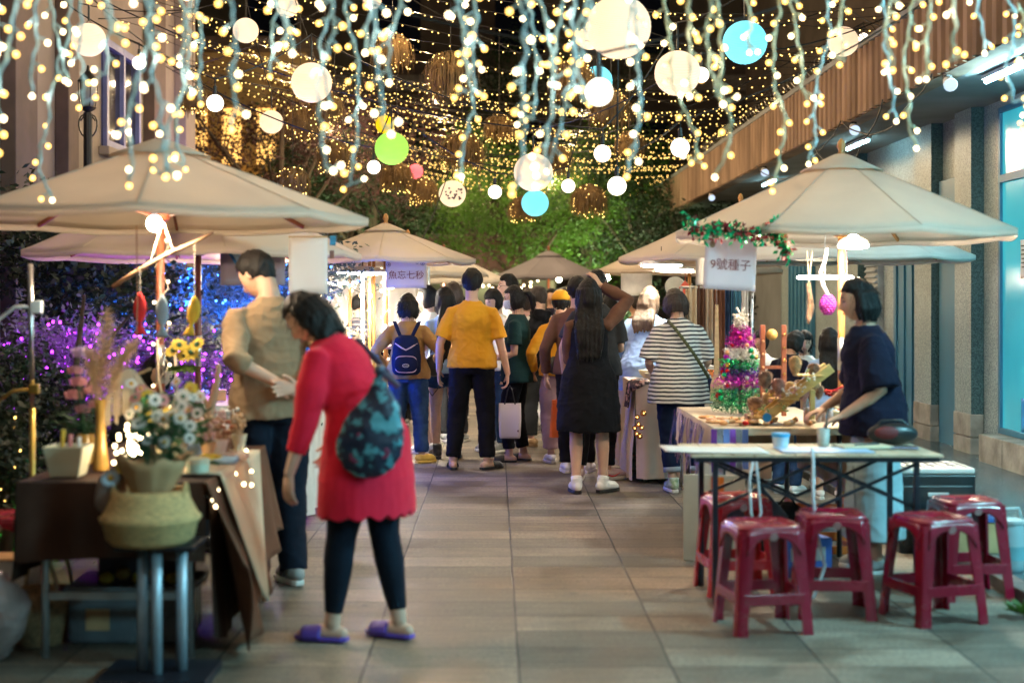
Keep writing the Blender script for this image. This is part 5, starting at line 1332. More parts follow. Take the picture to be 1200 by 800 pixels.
# ================================================================== flower stall, left
TH = .72
wtable('folding table of the flower stall on the left, under a brown cloth', -1.88, -1.19, 5.74, 7.25, TH, TW)
def fr(u): return .32-.02*math.sin(u*3)
def rt(u): return .62+.05*math.sin(u*9)-.30*smst(.75,1,u)
drape('dark brown cloth over the flower stall table, cut off at knee height in front', -1.90, -1.17, 5.70, 7.28, TH, BRC, (fr, rt, .4, .4), 3, amp=.012)
q = MB()   # rust cloth falling to a point at the front corner
def fn(u, v):
    D = (.70 if u < .18 else .70-.28*smst(.18,1,u))*(1-.55*smst(.10,.0,u)) ; y = 5.66+1.45*u
    return (-1.150+.16*v*(1-.5*u)+.022*v*math.sin(u*26)+.012*math.sin(u*50)*v, y-.05*v*(1-u), TH+.008-D*v)
q.grid(fn, 60, 16); o = q.build('side_cloth', BRL, smooth=True, solid=.002); tag(o, 'rust brown cloth hanging down the lane side of the flower stall', 'cloth')
q = MB()
def fn(u, v):   # cream runner narrowing to a point
    w = (1-v)*.50+.015; y = 6.33+w*(u-.5)*2*.95 - .10*v; 
    return (-1.128+.165*v*(1-.25)+.014*math.sin(u*9)*v, y, TH+.016-.60*v)
q.grid(fn, 24, 18); q.grid(lambda u,v: (-1.128-.45*v, 6.33+.50*(u-.5)*1.9, TH+.016+.001*math.sin(u*9)), 14, 8)
run = q.build('table_runner', CRM, smooth=True, solid=.002); tag(run, 'cream linen runner hanging to a point over the rust brown cloth', 'table runner')
# fairy lights on the runner
t = thing('fairy_light_chain', 'short chain of big warm bulbs draped over the cream runner', 'string lights', (-1.12, 5.95, .73))
pl = []
for px, py, d in ((222,567,5.75),(244,586,5.78),(250,593,5.8),(252,574,5.85),(258,575,6.0),(264,562,6.1),(270,556,6.2),(283,567,6.05),(292,568,6.2),(292,552,6.3),(286,528,6.6),(280,497,6.9),(273,555,6.15)):
    pl.append(Vector((X(px,d)+.01, d, Z(py,d)))-t.location)
put_bulbs(t, pl, WHTL, .008); MB().tube(pl, .0025, 4).build('wire', WB, t)
# flower pedestal and basket
t = thing('pedestal', 'low stand with three silver tube legs and dark plates carrying the seagrass basket', 'stand', (-1.285, 5.45, 0))
MB().box((0,0,.018),(.42,.34,.036)).build('base_plate', BLKM, t, bevel=.005); MB().box((0,.02,.515),(.30,.24,.016)).build('top_plate', BLKM, t, bevel=.004)
for x, y in ((-.065,.0),(.0,-.05),(.085,.0)): MB().tube([(x,y,.037),(x,y,.506)], .021, 16).build('leg', mat('pale_blue_steel', (.42,.50,.58), .35, metal=.35), t, smooth=True)
t = thing('basket', 'round belly seagrass basket on the three-legged stand', 'basket', (-1.32, 5.45, .524))
prof = [(.0,.0),(.145,.0),(.165,.02),(.178,.075),(.190,.088),(.193,.10),(.180,.112),(.165,.14),(.145,.18),(.132,.205),(.125,.20),(.14,.17),(.15,.12),(.13,.03),(.0,.02)]
q = MB(); q.lathe([(r, z) for r, z in prof], 48, cap=False); q.build('basket_body', WICK, t, smooth=True)
for s_ in (-1,1): MB().tube([(s_*.06+.0*k, -.150+.02*abs(k-5)/5, .10+.05+ .04*math.sin(PI*k/10)) if 0 else ((s_*.135), -.05+.01*k, .175+.05*math.sin(PI*k/10)) for k in range(11)], .007, 8).build('handle', WICK, t, smooth=True)
# kraft bouquet inside the basket
rnd = random.Random(8)
t = thing('bouquet', 'white daisies with green leaves wrapped in kraft paper, standing in the seagrass basket', 'bouquet', (-1.31, 5.44, .66))
q = MB()
rg = []
for k, (r, z, dx) in enumerate(((.05,0,-.02),(.085,.08,-.01),(.120,.15,-.01),(.145,.19,-.01))):
    rg.append([((r*(1+.10*math.sin(a*3+1)+.06*math.sin(a*7)))*math.cos(a)+dx, r*.8*math.sin(a), z+ (.010*math.sin(a*2+.5)+.012*math.sin(a*5)+.006*math.sin(a*11))*(k/3)) for a in [2*PI*i/40 for i in range(40)]])
q.rings(rg, cap=False); q.build('wrapping_paper', KRAFT, t, smooth=True, solid=.002)
lf = MB()
for _ in range(60): leafy(lf, (rnd.uniform(-.08,.12), rnd.uniform(-.05,.06), rnd.uniform(.16,.34)), 3, .075, .014, rnd, 1, .7)
lf.build('leaves', mat('bouquet_leaf', (.03,.12,.05), .5, var=.3, translucent=.2), t)
WPET = mat('white_petal', (.80,.78,.74), .6, translucent=.3); GCEN = mat('green_centre', (.03,.10,.06), .7); YCEN = mat('yellow_centre', (.6,.33,.03), .7); PINK = mat('pink_petal', (.62,.30,.32), .6, translucent=.3, var=.15); YPET = mat('yellow_petal', (.66,.50,.06), .6, translucent=.3, var=.15)
for i in range(17):
    p = (rnd.uniform(-.05,.19), rnd.uniform(-.07,.03), rnd.uniform(.24,.43)); daisy(t, p, rnd.uniform(.022,.034), WPET, GCEN if i % 3 else YCEN, rnd)
    MB().tube([p, (p[0]*.3, p[1]*.3, .12)], .0022, 4).build('stem', MATS['bouquet_leaf'], t)
t = thing('dried_posy', 'small dried posy with blue and yellow flowers lying left of the kraft bouquet', 'posy', (-1.50, 5.50, .74))
q = MB(); q.tube([(0,0,-.06),(.02,0,.0),(.05,0,.05)], [.05,.06,.035], 12, dome=True); q.build('wrapping_paper', mat('grey_kraft', (.25,.20,.18), .8, var=.2, bump=.5), t, smooth=True)
daisy(t, (.03,-.06,.03), .04, mat('blue_petal', (.35,.50,.62), .6), YCEN, rnd); daisy(t, (.07,-.04,.07), .03, YPET, YCEN, rnd)
# white tapered pot
t = thing('planter', 'cream tapered square pot on the near left corner of the flower stall', 'pot', (X(80,5.85), 5.85, TH+.01))
q = MB(); q.rings([[(sx*w, sy*w, z) for sx, sy in ((-1,-1),(1,-1),(1,1),(-1,1))] for w, z in ((.058,0),(.083,.125),(.076,.125),(.05,.02))]); q.build('pot', CREAMPOT, t, bevel=.005)
for k, (x, h_, m_) in enumerate(((-.03,.19,YPET),(.0,.17,PINK),(.035,.16,WPET))): MB().tube([(x,0,.03),(x+.01,0,h_)], .009, 8).build('candle', m_, t, smooth=True)
# amber vase with pampas
t = thing('vase', 'tall amber glass vase holding pampas grass plumes', 'vase', (X(118,6.05), 6.05, TH+.01))
AMB = mat('amber_glass', (.42,.24,.06), .12, var=.25, coat=.5)
MB().lathe([(.032,0),(.036,.02),(.024,.10),(.020,.20),(.024,.27),(.030,.30)], 20, cap=False).build('glass_body', AMB, t, smooth=True)
PAMP = mat('pampas_plume', (.72,.54,.34), .9, var=.15, vs=9, translucent=.4)
for (dx, dz, lean, ln) in ((.0,.30,.03,.48),(.02,.30,.14,.36),(-.01,.28,-.05,.34)):
    q = MB(); ax = [Vector((dx+lean*s*s, -.01, dz-.1+ln*s)) for s in [i/20 for i in range(21)]]; q.tube(ax, .0025, 4)
    for i in range(5, 21):
        for _ in range(90):
            a = rnd.uniform(0,2*PI); w = .080*math.sin(PI*min(1,(i-4)/17.5))**.8; d = Vector((math.cos(a), math.sin(a), .9)).normalized(); e = ax[i]+d*w*rnd.uniform(.5,1.25)+Vector((.01,0,-.012)); s_ = d.cross(Vector((0,0,1))).normalized()*.0022
            q._add([ax[i]-s_, ax[i]+s_, e], [(0,1,2)])
    q.build('pampas_plume', PAMP, t)
# pink flowers
t = thing('flower_arrangement', 'pink roses and a lilac bloom in a glass behind the amber vase', 'flowers', (X(100,6.3), 6.3, TH+.01))
MB().lathe([(.04,0),(.045,.10),(.04,.13)], 16, cap=False).build('glass_jar', AMB, t, smooth=True)
for p, r in (((-.02,-.03,.37),.035),((.03,0,.33),.033),((-.05,.0,.31),.036),((.05,-.02,.27),.03),((-.03,-.05,.42),.03),((.0,-.04,.25),.03)):
    rose(t, p, r, PINK, rnd); MB().tube([p, (0,0,.08)], .003, 4).build('stem', MATS['bouquet_leaf'], t)
rose(t, (-.01,-.02,.50), .04, mat('lilac_petal', (.55,.38,.58), .6, translucent=.3), rnd); MB().tube([(-.01,-.02,.48), (0,0,.08)], .003, 4).build('stem', MATS['bouquet_leaf'], t)
lf = MB()
for _ in range(14): leafy(lf, (rnd.uniform(-.06,.08), rnd.uniform(-.06,.05), rnd.uniform(.13,.28)), 3, .10, .02, rnd, 1.2, .3)
lf.build('leaves', MATS['bouquet_leaf'], t)
# hanging macrame fringe
t = thing('macrame', 'cream macrame fringe on a stand beside the pampas grass', 'macrame', (X(150,6.25), 6.25, TH+.01))
q = MB(); q.tube([(0,0,0),(0,0,.38),(.10,0,.42)], .006, 6); q.build('stand', TW, t); q = MB()
for i in range(46):
    x = rnd.uniform(-.10,.13); z = .42-.9*abs(x-.01)*abs(x-.01)*8*.6; q.tube([(x*.5,0,z),(x,-.02,z-.08),(x*1.1,-.015,z-.16-rnd.random()*.08)], .0045, 4)
q.build('fringe', mat('cream_cord', (.60,.52,.40), .9, var=.1), t)
# lily trumpet
t = thing('flower_arrangement', 'loose white blossoms and green foliage filling the middle of the flower stall', 'flowers', (X(200,6.2), 6.2, TH+.01))
MB().lathe([(.05,0),(.07,.08),(.06,.12)], 16, cap=False).build('glass_jar', CREAMPOT, t, smooth=True)
lf = MB()
for _ in range(90): leafy(lf, (rnd.uniform(-.12,.15), rnd.uniform(-.08,.08), rnd.uniform(.08,.30)), 3, .08, .014, rnd, 1, .6)
lf.build('leaves', MATS['bouquet_leaf'], t)
for i in range(22):
    p = (rnd.uniform(-.16,.17), rnd.uniform(-.12,.02), rnd.uniform(.14,.38)); daisy(t, p, rnd.uniform(.024,.038), (WPET, WPET, PINK, WPET, YPET)[i%5], GCEN if i % 2 else YCEN, rnd)
# warm glowing lamp in the flowers
t = thing('table_lamp', 'small glowing fairy light cluster among the flowers', 'lamp', (X(155,6.0), 6.0, TH+.05)); put_bulbs(t, [(rnd.uniform(-.07,.10), rnd.uniform(-.07,.03), rnd.uniform(-.01,.16)) for _ in range(16)], WHTL, .009)
MB().ball((.02,-.02,.07), (.035,.03,.05), 12, 8).build('glowing_globe', emis('table_glow', (1,.74,.42), 45, True), t, smooth=True)
# trinkets along the table
FELT = {'r': mat('red_felt', (.55,.02,.02), .95, bump=.5), 'g': mat('grey_felt', (.25,.32,.38), .95, bump=.5), 'y': mat('yellow_felt', (.62,.36,.03), .95, bump=.5), 'b': mat('blue_felt', (.25,.38,.52), .95, bump=.4), 'w': mat('white_felt', (.68,.65,.62), .95, bump=.4), 'n': mat('brown_felt', (.25,.15,.09), .95, bump=.4), 'p': mat('pink_felt', (.60,.30,.30), .95, bump=.4)}
def doll(label, x, y, z, s, m1, m2, rz=0, group=None):
    t = thing('doll', label, 'doll', (x, y, z), R(rz), group)
    q = MB(); q.lathe([(.0,0),(.034,.0),(.030,.03),(.020,.055),(.012,.062)], 14); q.M = None; o = q.build('dress', m1, t, smooth=True)
    MB().ball((0,0,.078), .021, 14, 10).build('head', m2, t, smooth=True)
    q = MB(); q.ball((-.015,0,.098), .007, 8, 6); q.ball((.015,0,.098), .007, 8, 6); q.build('ears', m2, t, smooth=True)
    for sx in (-1,1): MB().tube([(sx*.014,0,.052),(sx*.032,-.008,.035)], .0065, 8, dome=True).build('arm', m1, t, smooth=True)
    t.scale = (s,s,s); return t
doll('pale blue rag doll standing between the white blossoms and the dried seed heads', X(232,6.4), 6.4, TH+.02, 1.35, FELT['b'], FELT['w'])
doll('small white rag doll with pink ears on the flower stall', X(252,6.6), 6.6, TH+.02, 1.1, FELT['w'], FELT['p'])
doll('brown rag doll at the back of the flower stall', X(264,6.9), 6.9, TH+.02, 1.2, FELT['n'], FELT['w'])
def cone_(name, label, x, y, z, h, r, seed, m=None, cat='pine cone', lay=False):
    t = thing(name, label, cat, (x, y, z)); q = MB(); rn = random.Random(seed); nz = 11
    for k in range(nz):
        zz = h*k/nz; rad = r*math.sin(PI*min(1,(k+1.4)/(nz+1.8)))**.8; n = 9
        for i in range(n):
            a = 2*PI*i/n+k*.35; d = Vector((math.cos(a), math.sin(a), .45)); s_ = Vector((-math.sin(a), math.cos(a), 0)); b0 = Vector((0,0,zz))
            q._add([b0+d*rad*.2, b0+d*rad*.8+s_*rad*.28, b0+d*rad*1.02+Vector((0,0,.25*rad)), b0+d*rad*.8-s_*rad*.28, b0+d*rad*.75+Vector((0,0,-.12*rad))], [(0,1,2,3),(0,4,1),(0,3,4),(1,4,2),(4,3,2)])
    q.build('scales', m or CONE, t); MB().tube([(0,0,0),(0,0,h*.9)], r*.3, 8).build('core', m or CONE, t)
    if lay: t.rotation_euler = (R(80), 0, R(lay))
    return t
CONE = mat('pine_cone', (.20,.10,.06), .8, var=.4, vs=30, col2=(.42,.28,.20))
for i, (px, d, h_, r_) in enumerate(((240,6.9,.13,.045),(262,6.5,.10,.04),(218,6.9,.12,.05),(275,6.8,.11,.035))):
    cone_('pine_cone', ('tall dried cone behind the pale blue rag doll','dried cone beside the white rag doll','round dried cone at the back of the blossoms','slim dried cone by the edge of the flower stall near the man in beige')[i], X(px,d), d, TH+.02, h_, r_, i)
t = thing('driftwood', 'upright piece of driftwood standing on the flower stall', 'driftwood', (X(243,6.9), 6.9, TH+.01)); MB().tube([(-.03,0,0),(.0,0,.12),(.02,0,.22),(.045,.01,.33),(.055,0,.40)], [.03,.024,.020,.017,.012], 9, dome=True).build('limb', mat('bleached_wood', (.46,.30,.19), .85, var=.2, bump=.6, bs=40), t, smooth=True); MB().tube([(.01,0,.2),(-.03,-.01,.27)], [.014,.008], 7).build('branch_stub', MATS['bleached_wood'], t)
for i, (px, d, w, m1, lb) in enumerate(((262,6.2,.10,FELT['b'],'blue-grey folded cloth pouch'),(275,6.35,.09,FELT['w'],'white folded cloth pouch with a dark stripe'),(246,6.05,.08,YPET,'yellow soap flower in green leaves'),(232,5.9,.09,WPET,'round pale box with flower print'))):
    t = thing('pouch' if i < 2 else 'gift', lb+' on the runner side of the flower stall', 'goods', (X(px,d), d, TH+.02))
    if i < 2:
        MB().box((0,0,.018),(w*1.3,w*.9,.032)).build('fabric', m1, t, bevel=.012); MB().box((0,-.0,.036),(w*1.0,w*.16,.004)).build('stripe', FELT['n'], t)
    elif i == 2: 
        for k in range(5): daisy(t, (.03*math.cos(k*1.25), .03*math.sin(k*1.25), .045), .026, YPET, YCEN, rnd, (0,-.4,1))
        lf = MB(); leafy(lf, (0,0,.015), 14, .07, .016, rnd, 1, .25); lf.build('leaves', MATS['bouquet_leaf'], t)
    else: MB().lathe([(.045,0),(.048,.04),(.045,.055),(.0,.058)], 20).build('box', mat('mint_print', (.50,.62,.50), .5, var=.2, vs=20), t, smooth=False); MB().lathe([(.049,.035),(.049,.055),(.02,.062)], 20).build('lid', CREAMPOT, t)
# under the table
t = thing('storage_bin', 'clear grey plastic bin with a pale label under the flower stall table', 'storage bin', (-1.55, 6.15, 0))
MB().box((0,0,.115),(.50,.34,.22)).build('bin', mat('smoky_plastic', (.12,.14,.16), .25, coat=.3), t, bevel=.02); MB().box((0,0,.238),(.53,.37,.022)).build('lid', mat('grey_plastic', (.25,.27,.29), .35), t, bevel=.008); MB().box((-.12,-.1725,.11),(.10,.003,.09)).build('paper_label', KRAFT, t)
t = thing('box', 'dark cardboard box of yellow wrapped goods on the bin under the flower stall', 'box', (-1.50, 6.15, .25)); q = MB(); q.box((0,0,.055),(.36,.26,.11)); q.build('carton', mat('dark_card', (.05,.04,.05), .8), t, bevel=.004)
for k in range(5): MB().ball((-.14+.07*k, -.145, .03+.02*(k%2)), (.034,.025,.026), 10, 8).build('parcel', [YPET,mat('ochre_wrap', (.36,.22,.05), .6)][k%2], t, smooth=True)
t = thing('basket', 'woven shopping basket with arched handles on the ground left of the flower stall', 'basket', (-1.93, 6.05, 0)); MB().lathe([(.10,0.0),(.13,.12),(.14,.22),(.135,.22),(.12,.1),(.0,.02)], 24, cap=False).build('woven_body', mat('tan_wicker', (.30,.18,.09), .85, var=.3, vs=50, bump=.9), t, smooth=True)
for s_ in (-1,1): MB().tube([(.10*math.cos(a)-.0, s_*.10, .20+.20*math.sin(a)) for a in [PI*i/14 for i in range(15)]], .009, 8).build('handle', mat('pale_rope', (.48,.36,.22), .8), t, smooth=True)
t = thing('plastic_bag', 'crumpled translucent plastic bag on the ground at the far lower left', 'bag', (-2.06, 5.75, 0)); q = MB(); q.ball((0,0,.17), (.17,.14,.18), 28, 20)
me = q.mesh('film', mat('milky_plastic', (.40,.30,.28), .25, translucent=.4, coat=.4), False)
for v in me.vertices: n_ = noise.noise(v.co*9)*.05+noise.noise(v.co*22)*.02; v.co += v.co.normalized()*n_; v.co.z = max(.003, v.co.z)
link('film', me, t); MB().tube([(-.03,0,.33),(-.05,0,.42),(.0,0,.46),(.04,0,.41),(.03,0,.33)], .007, 6).build('handle', MATS['milky_plastic'], t, smooth=True)
t = thing('box', 'small white carton on the ground behind the crumpled bag', 'box', (-2.12, 6.25, 0)); MB().box((0,0,.16),(.2,.16,.32)).build('carton', PAPER, t, bevel=.004); MB().box((0,0,.325),(.21,.17,.01)).build('lid', KRAFT, t)
# metal stand with clip arms
t = thing('light_stand', 'tall metal stand with two curved clamp arms at the far left', 'stand', (X(38,6.6), 6.6, 0)); GOLD = mat('brass', (.62,.42,.10), .35, metal=.8)
MB().tube([(0,0,0),(0,0,.95)], .014, 10).build('lower_pole', GOLD, t, smooth=True); MB().tube([(0,0,.95),(-.01,0,1.62)], .011, 10).build('upper_pole', STEEL, t, smooth=True)
MB().box((.02,0,1.42),(.05,.04,.06)).build('clamp', WHPL, t, bevel=.006); MB().tube([(.0,0,1.42),(-.08,0,1.42),(-.16,0,1.36),(-.22,0,1.24)], .009, 8).build('arm', WHPL, t, smooth=True)
MB().box((.01,0,1.04),(.045,.035,.045)).build('clamp', GOLD, t, bevel=.005); MB().tube([(0,0,1.04),(-.09,0,1.03),(-.18,0,.97)], .008, 8).build('arm', GOLD, t, smooth=True)
for a in (0,2.1,4.2): MB().tube([(0,0,.12),(.25*math.cos(a),.25*math.sin(a),.01)], .009, 6).build('foot', BLKM, t)
# branch with felt fish below the parasol
t = thing('hanging_branch', 'bare wooden branch hung under the nearest left parasol, carrying three felt fish', 'branch', (X(190,6.95), 6.95, 1.60))
MB().tube([Vector((X(px,6.95), 6.95, Z(py,6.95)))-t.location for px, py in ((132,336),(160,318),(200,296),(228,284),(250,272))], [.010,.012,.010,.008,.005], 8).build('limb', mat('weathered_branch', (.35,.20,.11), .8, var=.2, bump=.5), t, smooth=True)
q = MB(); q.tube([Vector((X(177,6.95),6.95,Z(304,6.95)))-t.location, Vector((X(190,6.95),6.95,Z(262,6.95)))-t.location], .003, 5); q.tube([Vector((X(203,6.95),6.95,Z(294,6.95)))-t.location, Vector((X(192,6.95),6.95,Z(262,6.95)))-t.location], .003, 5); q.build('cord', MATS['cream_cord'], t)
def fish(label, px, py0, py1, top_, m, bend=0, d=6.9):
    t = thing('felt_fish', label, 'ornament', (X(px,d), d, Z((py0+py1)/2,d)), 0, 'felt fish hanging from the branch'); h_ = (py1-py0)*d/F
    q = MB(); rg = []
    for k in range(15):
        s = k/14; z = h_*(.5-s); w = (.030*math.sin(PI*min(1,s/.78))**.65 if s < .70 else .030*(.16+.9*((s-.70)/.30)**1.2))+.002
        if s < .02: w = .006
        x = bend*.03*s*s; rg.append([(x+w*math.cos(a), (.014*(1-s*.6))*math.sin(a), z) for a in [2*PI*i/16 for i in range(16)]])
    q.rings(rg); q.build('stuffed_body', m, t, smooth=True)
    q = MB()
    for sx in (-1,1): q.ball((sx*.012+.0, -.0135, h_*.36), .0035, 8, 6)
    q.build('eyes', INK, t); MB().tube([(0,0,h_*.5-.003),(0,0,(py0-top_)*d/F+h_*.5)], .0016, 4).build('string', MATS['cream_cord'], t)
fish('red felt fish hanging left of the parasol pole', 164, 343, 392, 316, FELT['r'])
fish('grey felt fish hanging right against the parasol pole', 190, 346, 395, 300, FELT['g'])
fish('yellow felt fish with a curled tail hanging right of the pole', 228, 347, 393, 285, FELT['y'], -1)
o = MB().tube([(X(160,6.8),6.8,Z(264,6.8)), (X(161,6.8),6.8,Z(360,6.8)), (X(159,6.8),6.8,Z(430,6.8))], .0028, 5).build('twine', mat('tan_twine', (.42,.22,.12), .9)); tag(o, 'tan twine hanging straight down in front of the red felt fish', 'twine')
# pole lights
t = thing('fairy_light_chain', 'warm bulb chain wound round the pole of the nearest left parasol', 'string lights', (X(190,7.4)-.0, 7.4, .9)); pl = [Vector((.034*math.cos(i*1.1), .034*math.sin(i*1.1)-.004, .0+.036*i)) for i in range(25)]
MB().tube(pl, .003, 4).build('wire', MATS['cream_cord'], t); put_bulbs(t, [p*1.0+Vector((math.copysign(.008,p.x),-.012,0)) for p in pl[::3]], WHTL, .0075)
t = thing('flower_spray', 'yellow lily spray tied to the pole of the nearest left parasol', 'flowers', (X(216,7.2), 7.2, Z(415,7.2)))
lf = MB(); leafy(lf, (0,0,-.05), 16, .10, .022, rnd, 1, -.3); lf.build('leaves', LG, t)
for k in range(5): daisy(t, (-.05+.03*k, -.03, .02+.03*math.sin(k*2)), .048, YPET, GCEN, rnd)
o = thing('bead_garland', 'cream cord loops with beads hanging round the left parasol pole', 'garland', (X(196,7.3), 7.3, 1.0)); MB().tube([(-.05,0,.25),(-.045,0,.05),(-.02,0,-.08),(.03,-.01,-.10),(.05,0,.0),(.035,0,.25)], .007, 6).build('cord', MATS['cream_cord'], o, smooth=True); MB().ball((.0,-.01,-.105), .014, 8, 6).build('bead', TW, o, smooth=True)
lamp_bulb('bright warm bulb under the front of the nearest left parasol', (X(181,6.9), 6.9, Z(262,6.9)), .036, 800, (1,.78,.52), hang=.12)
# boards, bandana, sheet of paper
t = paper('display_board', 'mauve grey board hanging behind the head of the man in beige', 'board', (X(296,8.8), 8.8, Z(306,8.8)), (.40,.30), 0, PAPERG)
t = thing('bandana', 'blue and white patterned square cloth hung by a corner on the mauve board', 'cloth', (X(286,8.7), 8.7, Z(297,8.7)))
def diam(s_, y): return [(-s_,y,s_*.55),(0,y,-s_),(s_,y,s_*.55),(0,y,s_*.80)]
MB().prism(diam(.15,0),(0,.004,0)).build('border', mat('blue_print_border', (.03,.16,.36), .8, var=.5, vs=60), t); MB().prism(diam(.115,-.006),(0,.004,0)).build('centre', mat('pale_blue_print', (.40,.62,.72), .8, var=.25, vs=50), t)
t = paper('paper_sheet', 'large blank pinkish paper sheet hanging from the edge of the left parasol', 'paper', (X(361,8.1), 8.1, Z(311,8.1)), (.22,.32), R(8), PAPER); MB().tube([(-.11,0,.163),(.11,0,.163)], .005, 8).build('hanging_rod', TW, t)
t = paper('tag_card', 'small blue card clipped beside the blank paper sheet', 'card', (X(390,8.2), 8.2, Z(282,8.2)), (.034,.055), 0, mat('blue_card', (.05,.30,.50), .6))
t = paper('tag_card', 'small brown card under the blue one beside the blank paper sheet', 'card', (X(389,8.2), 8.2, Z(298,8.2)), (.026,.045), 0, mat('brown_card', (.3,.15,.12), .6))
# ================================================================== bright stalls, left of the lane
wtable('table under a white cloth between the man in beige and the woman in red', -2.3, -1.28, 9.3, 11.2, .76, TW)
drape('white cloth over the stall table just beyond the flower stall', -2.32, -1.26, 9.28, 11.22, .76, WTC, (.70,.72,.5,.5), 5, amp=.02)
wtable('long table of the brightly lit stall left of the backpack wearer', -2.35, -1.3, 13.2, 15.4, .76, TW)
drape('cream cloth over the brightly lit stall table', -2.37, -1.28, 13.18, 15.42, .76, CRM, (.70,.72,.5,.5), 7, amp=.02)
wtable('farther table beyond the left crowd', -1.9, -.8, 19, 21, .76, TW); drape('white cloth over the farther table beyond the left crowd', -1.92, -.78, 18.98, 21.02, .76, WTC, (.72,.72,.5,.5), 9, amp=.02)
DISH = (1,.92,.76)
pendant('very bright flat lamp over the lit stall on the left', (X(425,13.6), 13.6, Z(318,13.6)), .28, 110, DISH)
pendant('bright flat lamp low under the same lit stall roof', (X(396,14.8), 14.8, Z(330,14.8)), .22, 110, DISH)
pendant('bright lamp under the pale parasol behind the fish shop sign', (X(478,17.5)-.25, 17.2, 1.84), .22, 55, DISH)
pendant('bright lamp beneath the distant white parasol', (X(520,22), 21.8, 1.84), .22, 55, DISH)
lamp_bulb('bare bulb above the white-clothed table on the left', (-1.75, 10.3, 1.72), .035, 700, (1,.80,.52))
lamp_bulb('bare warm bulb beneath the far grey parasol', (X(655,24), 24, 1.80), .04, 320, (1,.80,.5))
for i, (px, d, m_) in enumerate(((410,14.4,WOODO),(433,14.0,WOODO),(438,14.2,WOODO),(425,13.9,mat('white_pole_paint', (.75,.73,.7), .5)))):
    o = MB().tube([(X(px,d),d,0),(X(px,d),d,1.84)], .017, 10).build('pole', m_, smooth=True); tag(o, ('slim orange wooden pole at the left of the lit stall','left one of a close pair of orange wooden poles','right one of a close pair of orange wooden poles','white pole beside the pair of orange ones')[i], 'pole')
t = thing('fairy_light_chain', 'warm bulb chain wound round the pole beside the fish shop sign', 'string lights', (X(452,13.6), 13.6, .3)); pl = [Vector((.036*math.cos(i*.9), .036*math.sin(i*.9), .022*i)) for i in range(68)]
MB().tube(pl, .003, 4).build('wire', MATS['cream_cord'], t); put_bulbs(t, [p+Vector((math.copysign(.006,p.x),-.014,0)) for p in pl[::3]], WHTL, .010)
# bulb chains hanging inside the lit stalls
for i, (x0_, x1_, d, z_) in enumerate(((-2.2,-1.1,15.2,1.62),(-2.0,-.9,18.6,1.66),(-.2,1.4,24.0,1.72),(-.5,.8,26.5,1.85))):
    t = thing('fairy_light_chain', ('globe bulb chain at the back of the lit stall','globe bulb chain under the pale parasol behind the sign','globe bulb chain below the grey parasol','farthest globe bulb chain at the lane end')[i], 'string lights', (x0_, d, z_))
    pl = [Vector(((x1_-x0_)*k/10, 0, -.10*math.sin(PI*k/5)**2)) for k in range(11)]; MB().tube(pl, .004, 4).build('wire', WIRE, t); put_bulbs(t, [p-Vector((0,0,.03)) for p in pl], WHTL, .022)
# the fish sign
SIGNW = mat('sign_paper', (.80,.74,.76), .8, var=.03, translucent=.5)
t = paper('shop_sign', 'white hanging sign reading 魚忘七秒 under the left lane parasol', 'sign', (X(476,13.0), 13.0, Z(321,13.0)), (.375,.255), 0, SIGNW)
text_mesh('lettering', '魚忘七秒', .082, INKR, t, (0,-.008,-.015), (R(90),0,0))
for x, z, r in ((-.16,.085,.018),(.10,.108,.014),(.15,.10,.020)):
    q = MB(); q.tube([(x+r*math.cos(a),-.007,z+r*math.sin(a)) for a in [2*PI*k/16 for k in range(17)]], .003, 5); q.ball((x,-.006,z),(r*.6,.001,r*.6),10,6); q.build('emblem', mat('grey_violet_ink', (.20,.17,.24), .8), t)
MB().tube([(-.19,0,.13),(.19,0,.13)], .005, 8).build('hanging_rod', TW, t)
# goods on the lit table: dried bunches and boxes
for i in range(7):
    x, y = -2.1+.13*i+.03*(i%2), 13.5+.22*(i%3); t = thing('dried_bunch', 'cream dried flower bunch, number %s along the brightly lit stall' % ('first','second','third','fourth','fifth','sixth','seventh')[i] if 0 else ('cream dried bunch at the %s of the brightly lit stall' % ('far left','left','left middle','middle','right middle','right','far right')[i]), 'dried flowers', (x, y, .77), 0, 'dried bunches on the lit stall')
    q = MB()
    for _ in range(90):
        a = rnd.uniform(0,2*PI); e = Vector((math.cos(a)*rnd.uniform(.02,.12), math.sin(a)*rnd.uniform(.02,.1), rnd.uniform(.18,.42))); q.tube([(0,0,.03), e*.6, e], .0018, 3, cap=False); q.ball(e, .009, 5, 3)
    q.build('stems', PAMP, t); MB().lathe([(.03,0),(.04,.09),(.035,.10)], 12).build('pot', CREAMPOT, t, smooth=True)
for i in range(6):
    x, y = -2.0+.12*i, 9.5+.18*(i%3); t = thing('trinket_box', 'wooden trinket box at the %s of the white-clothed table' % ('far left','left','left middle','right middle','right','far right')[i], 'box', (x, y, .77), R(10*i), 'trinket boxes on the white-clothed table')
    MB().box((0,0,.03),(.10,.08,.06)).build('carcass', [TW,KRAFT,FELT['b']][i%3], t, bevel=.004); MB().box((0,0,.068),(.104,.084,.014)).build('lid', [KRAFT,TW,FELT['w']][i%3], t, bevel=.004)
# red stool on far left is made with the others in the next part

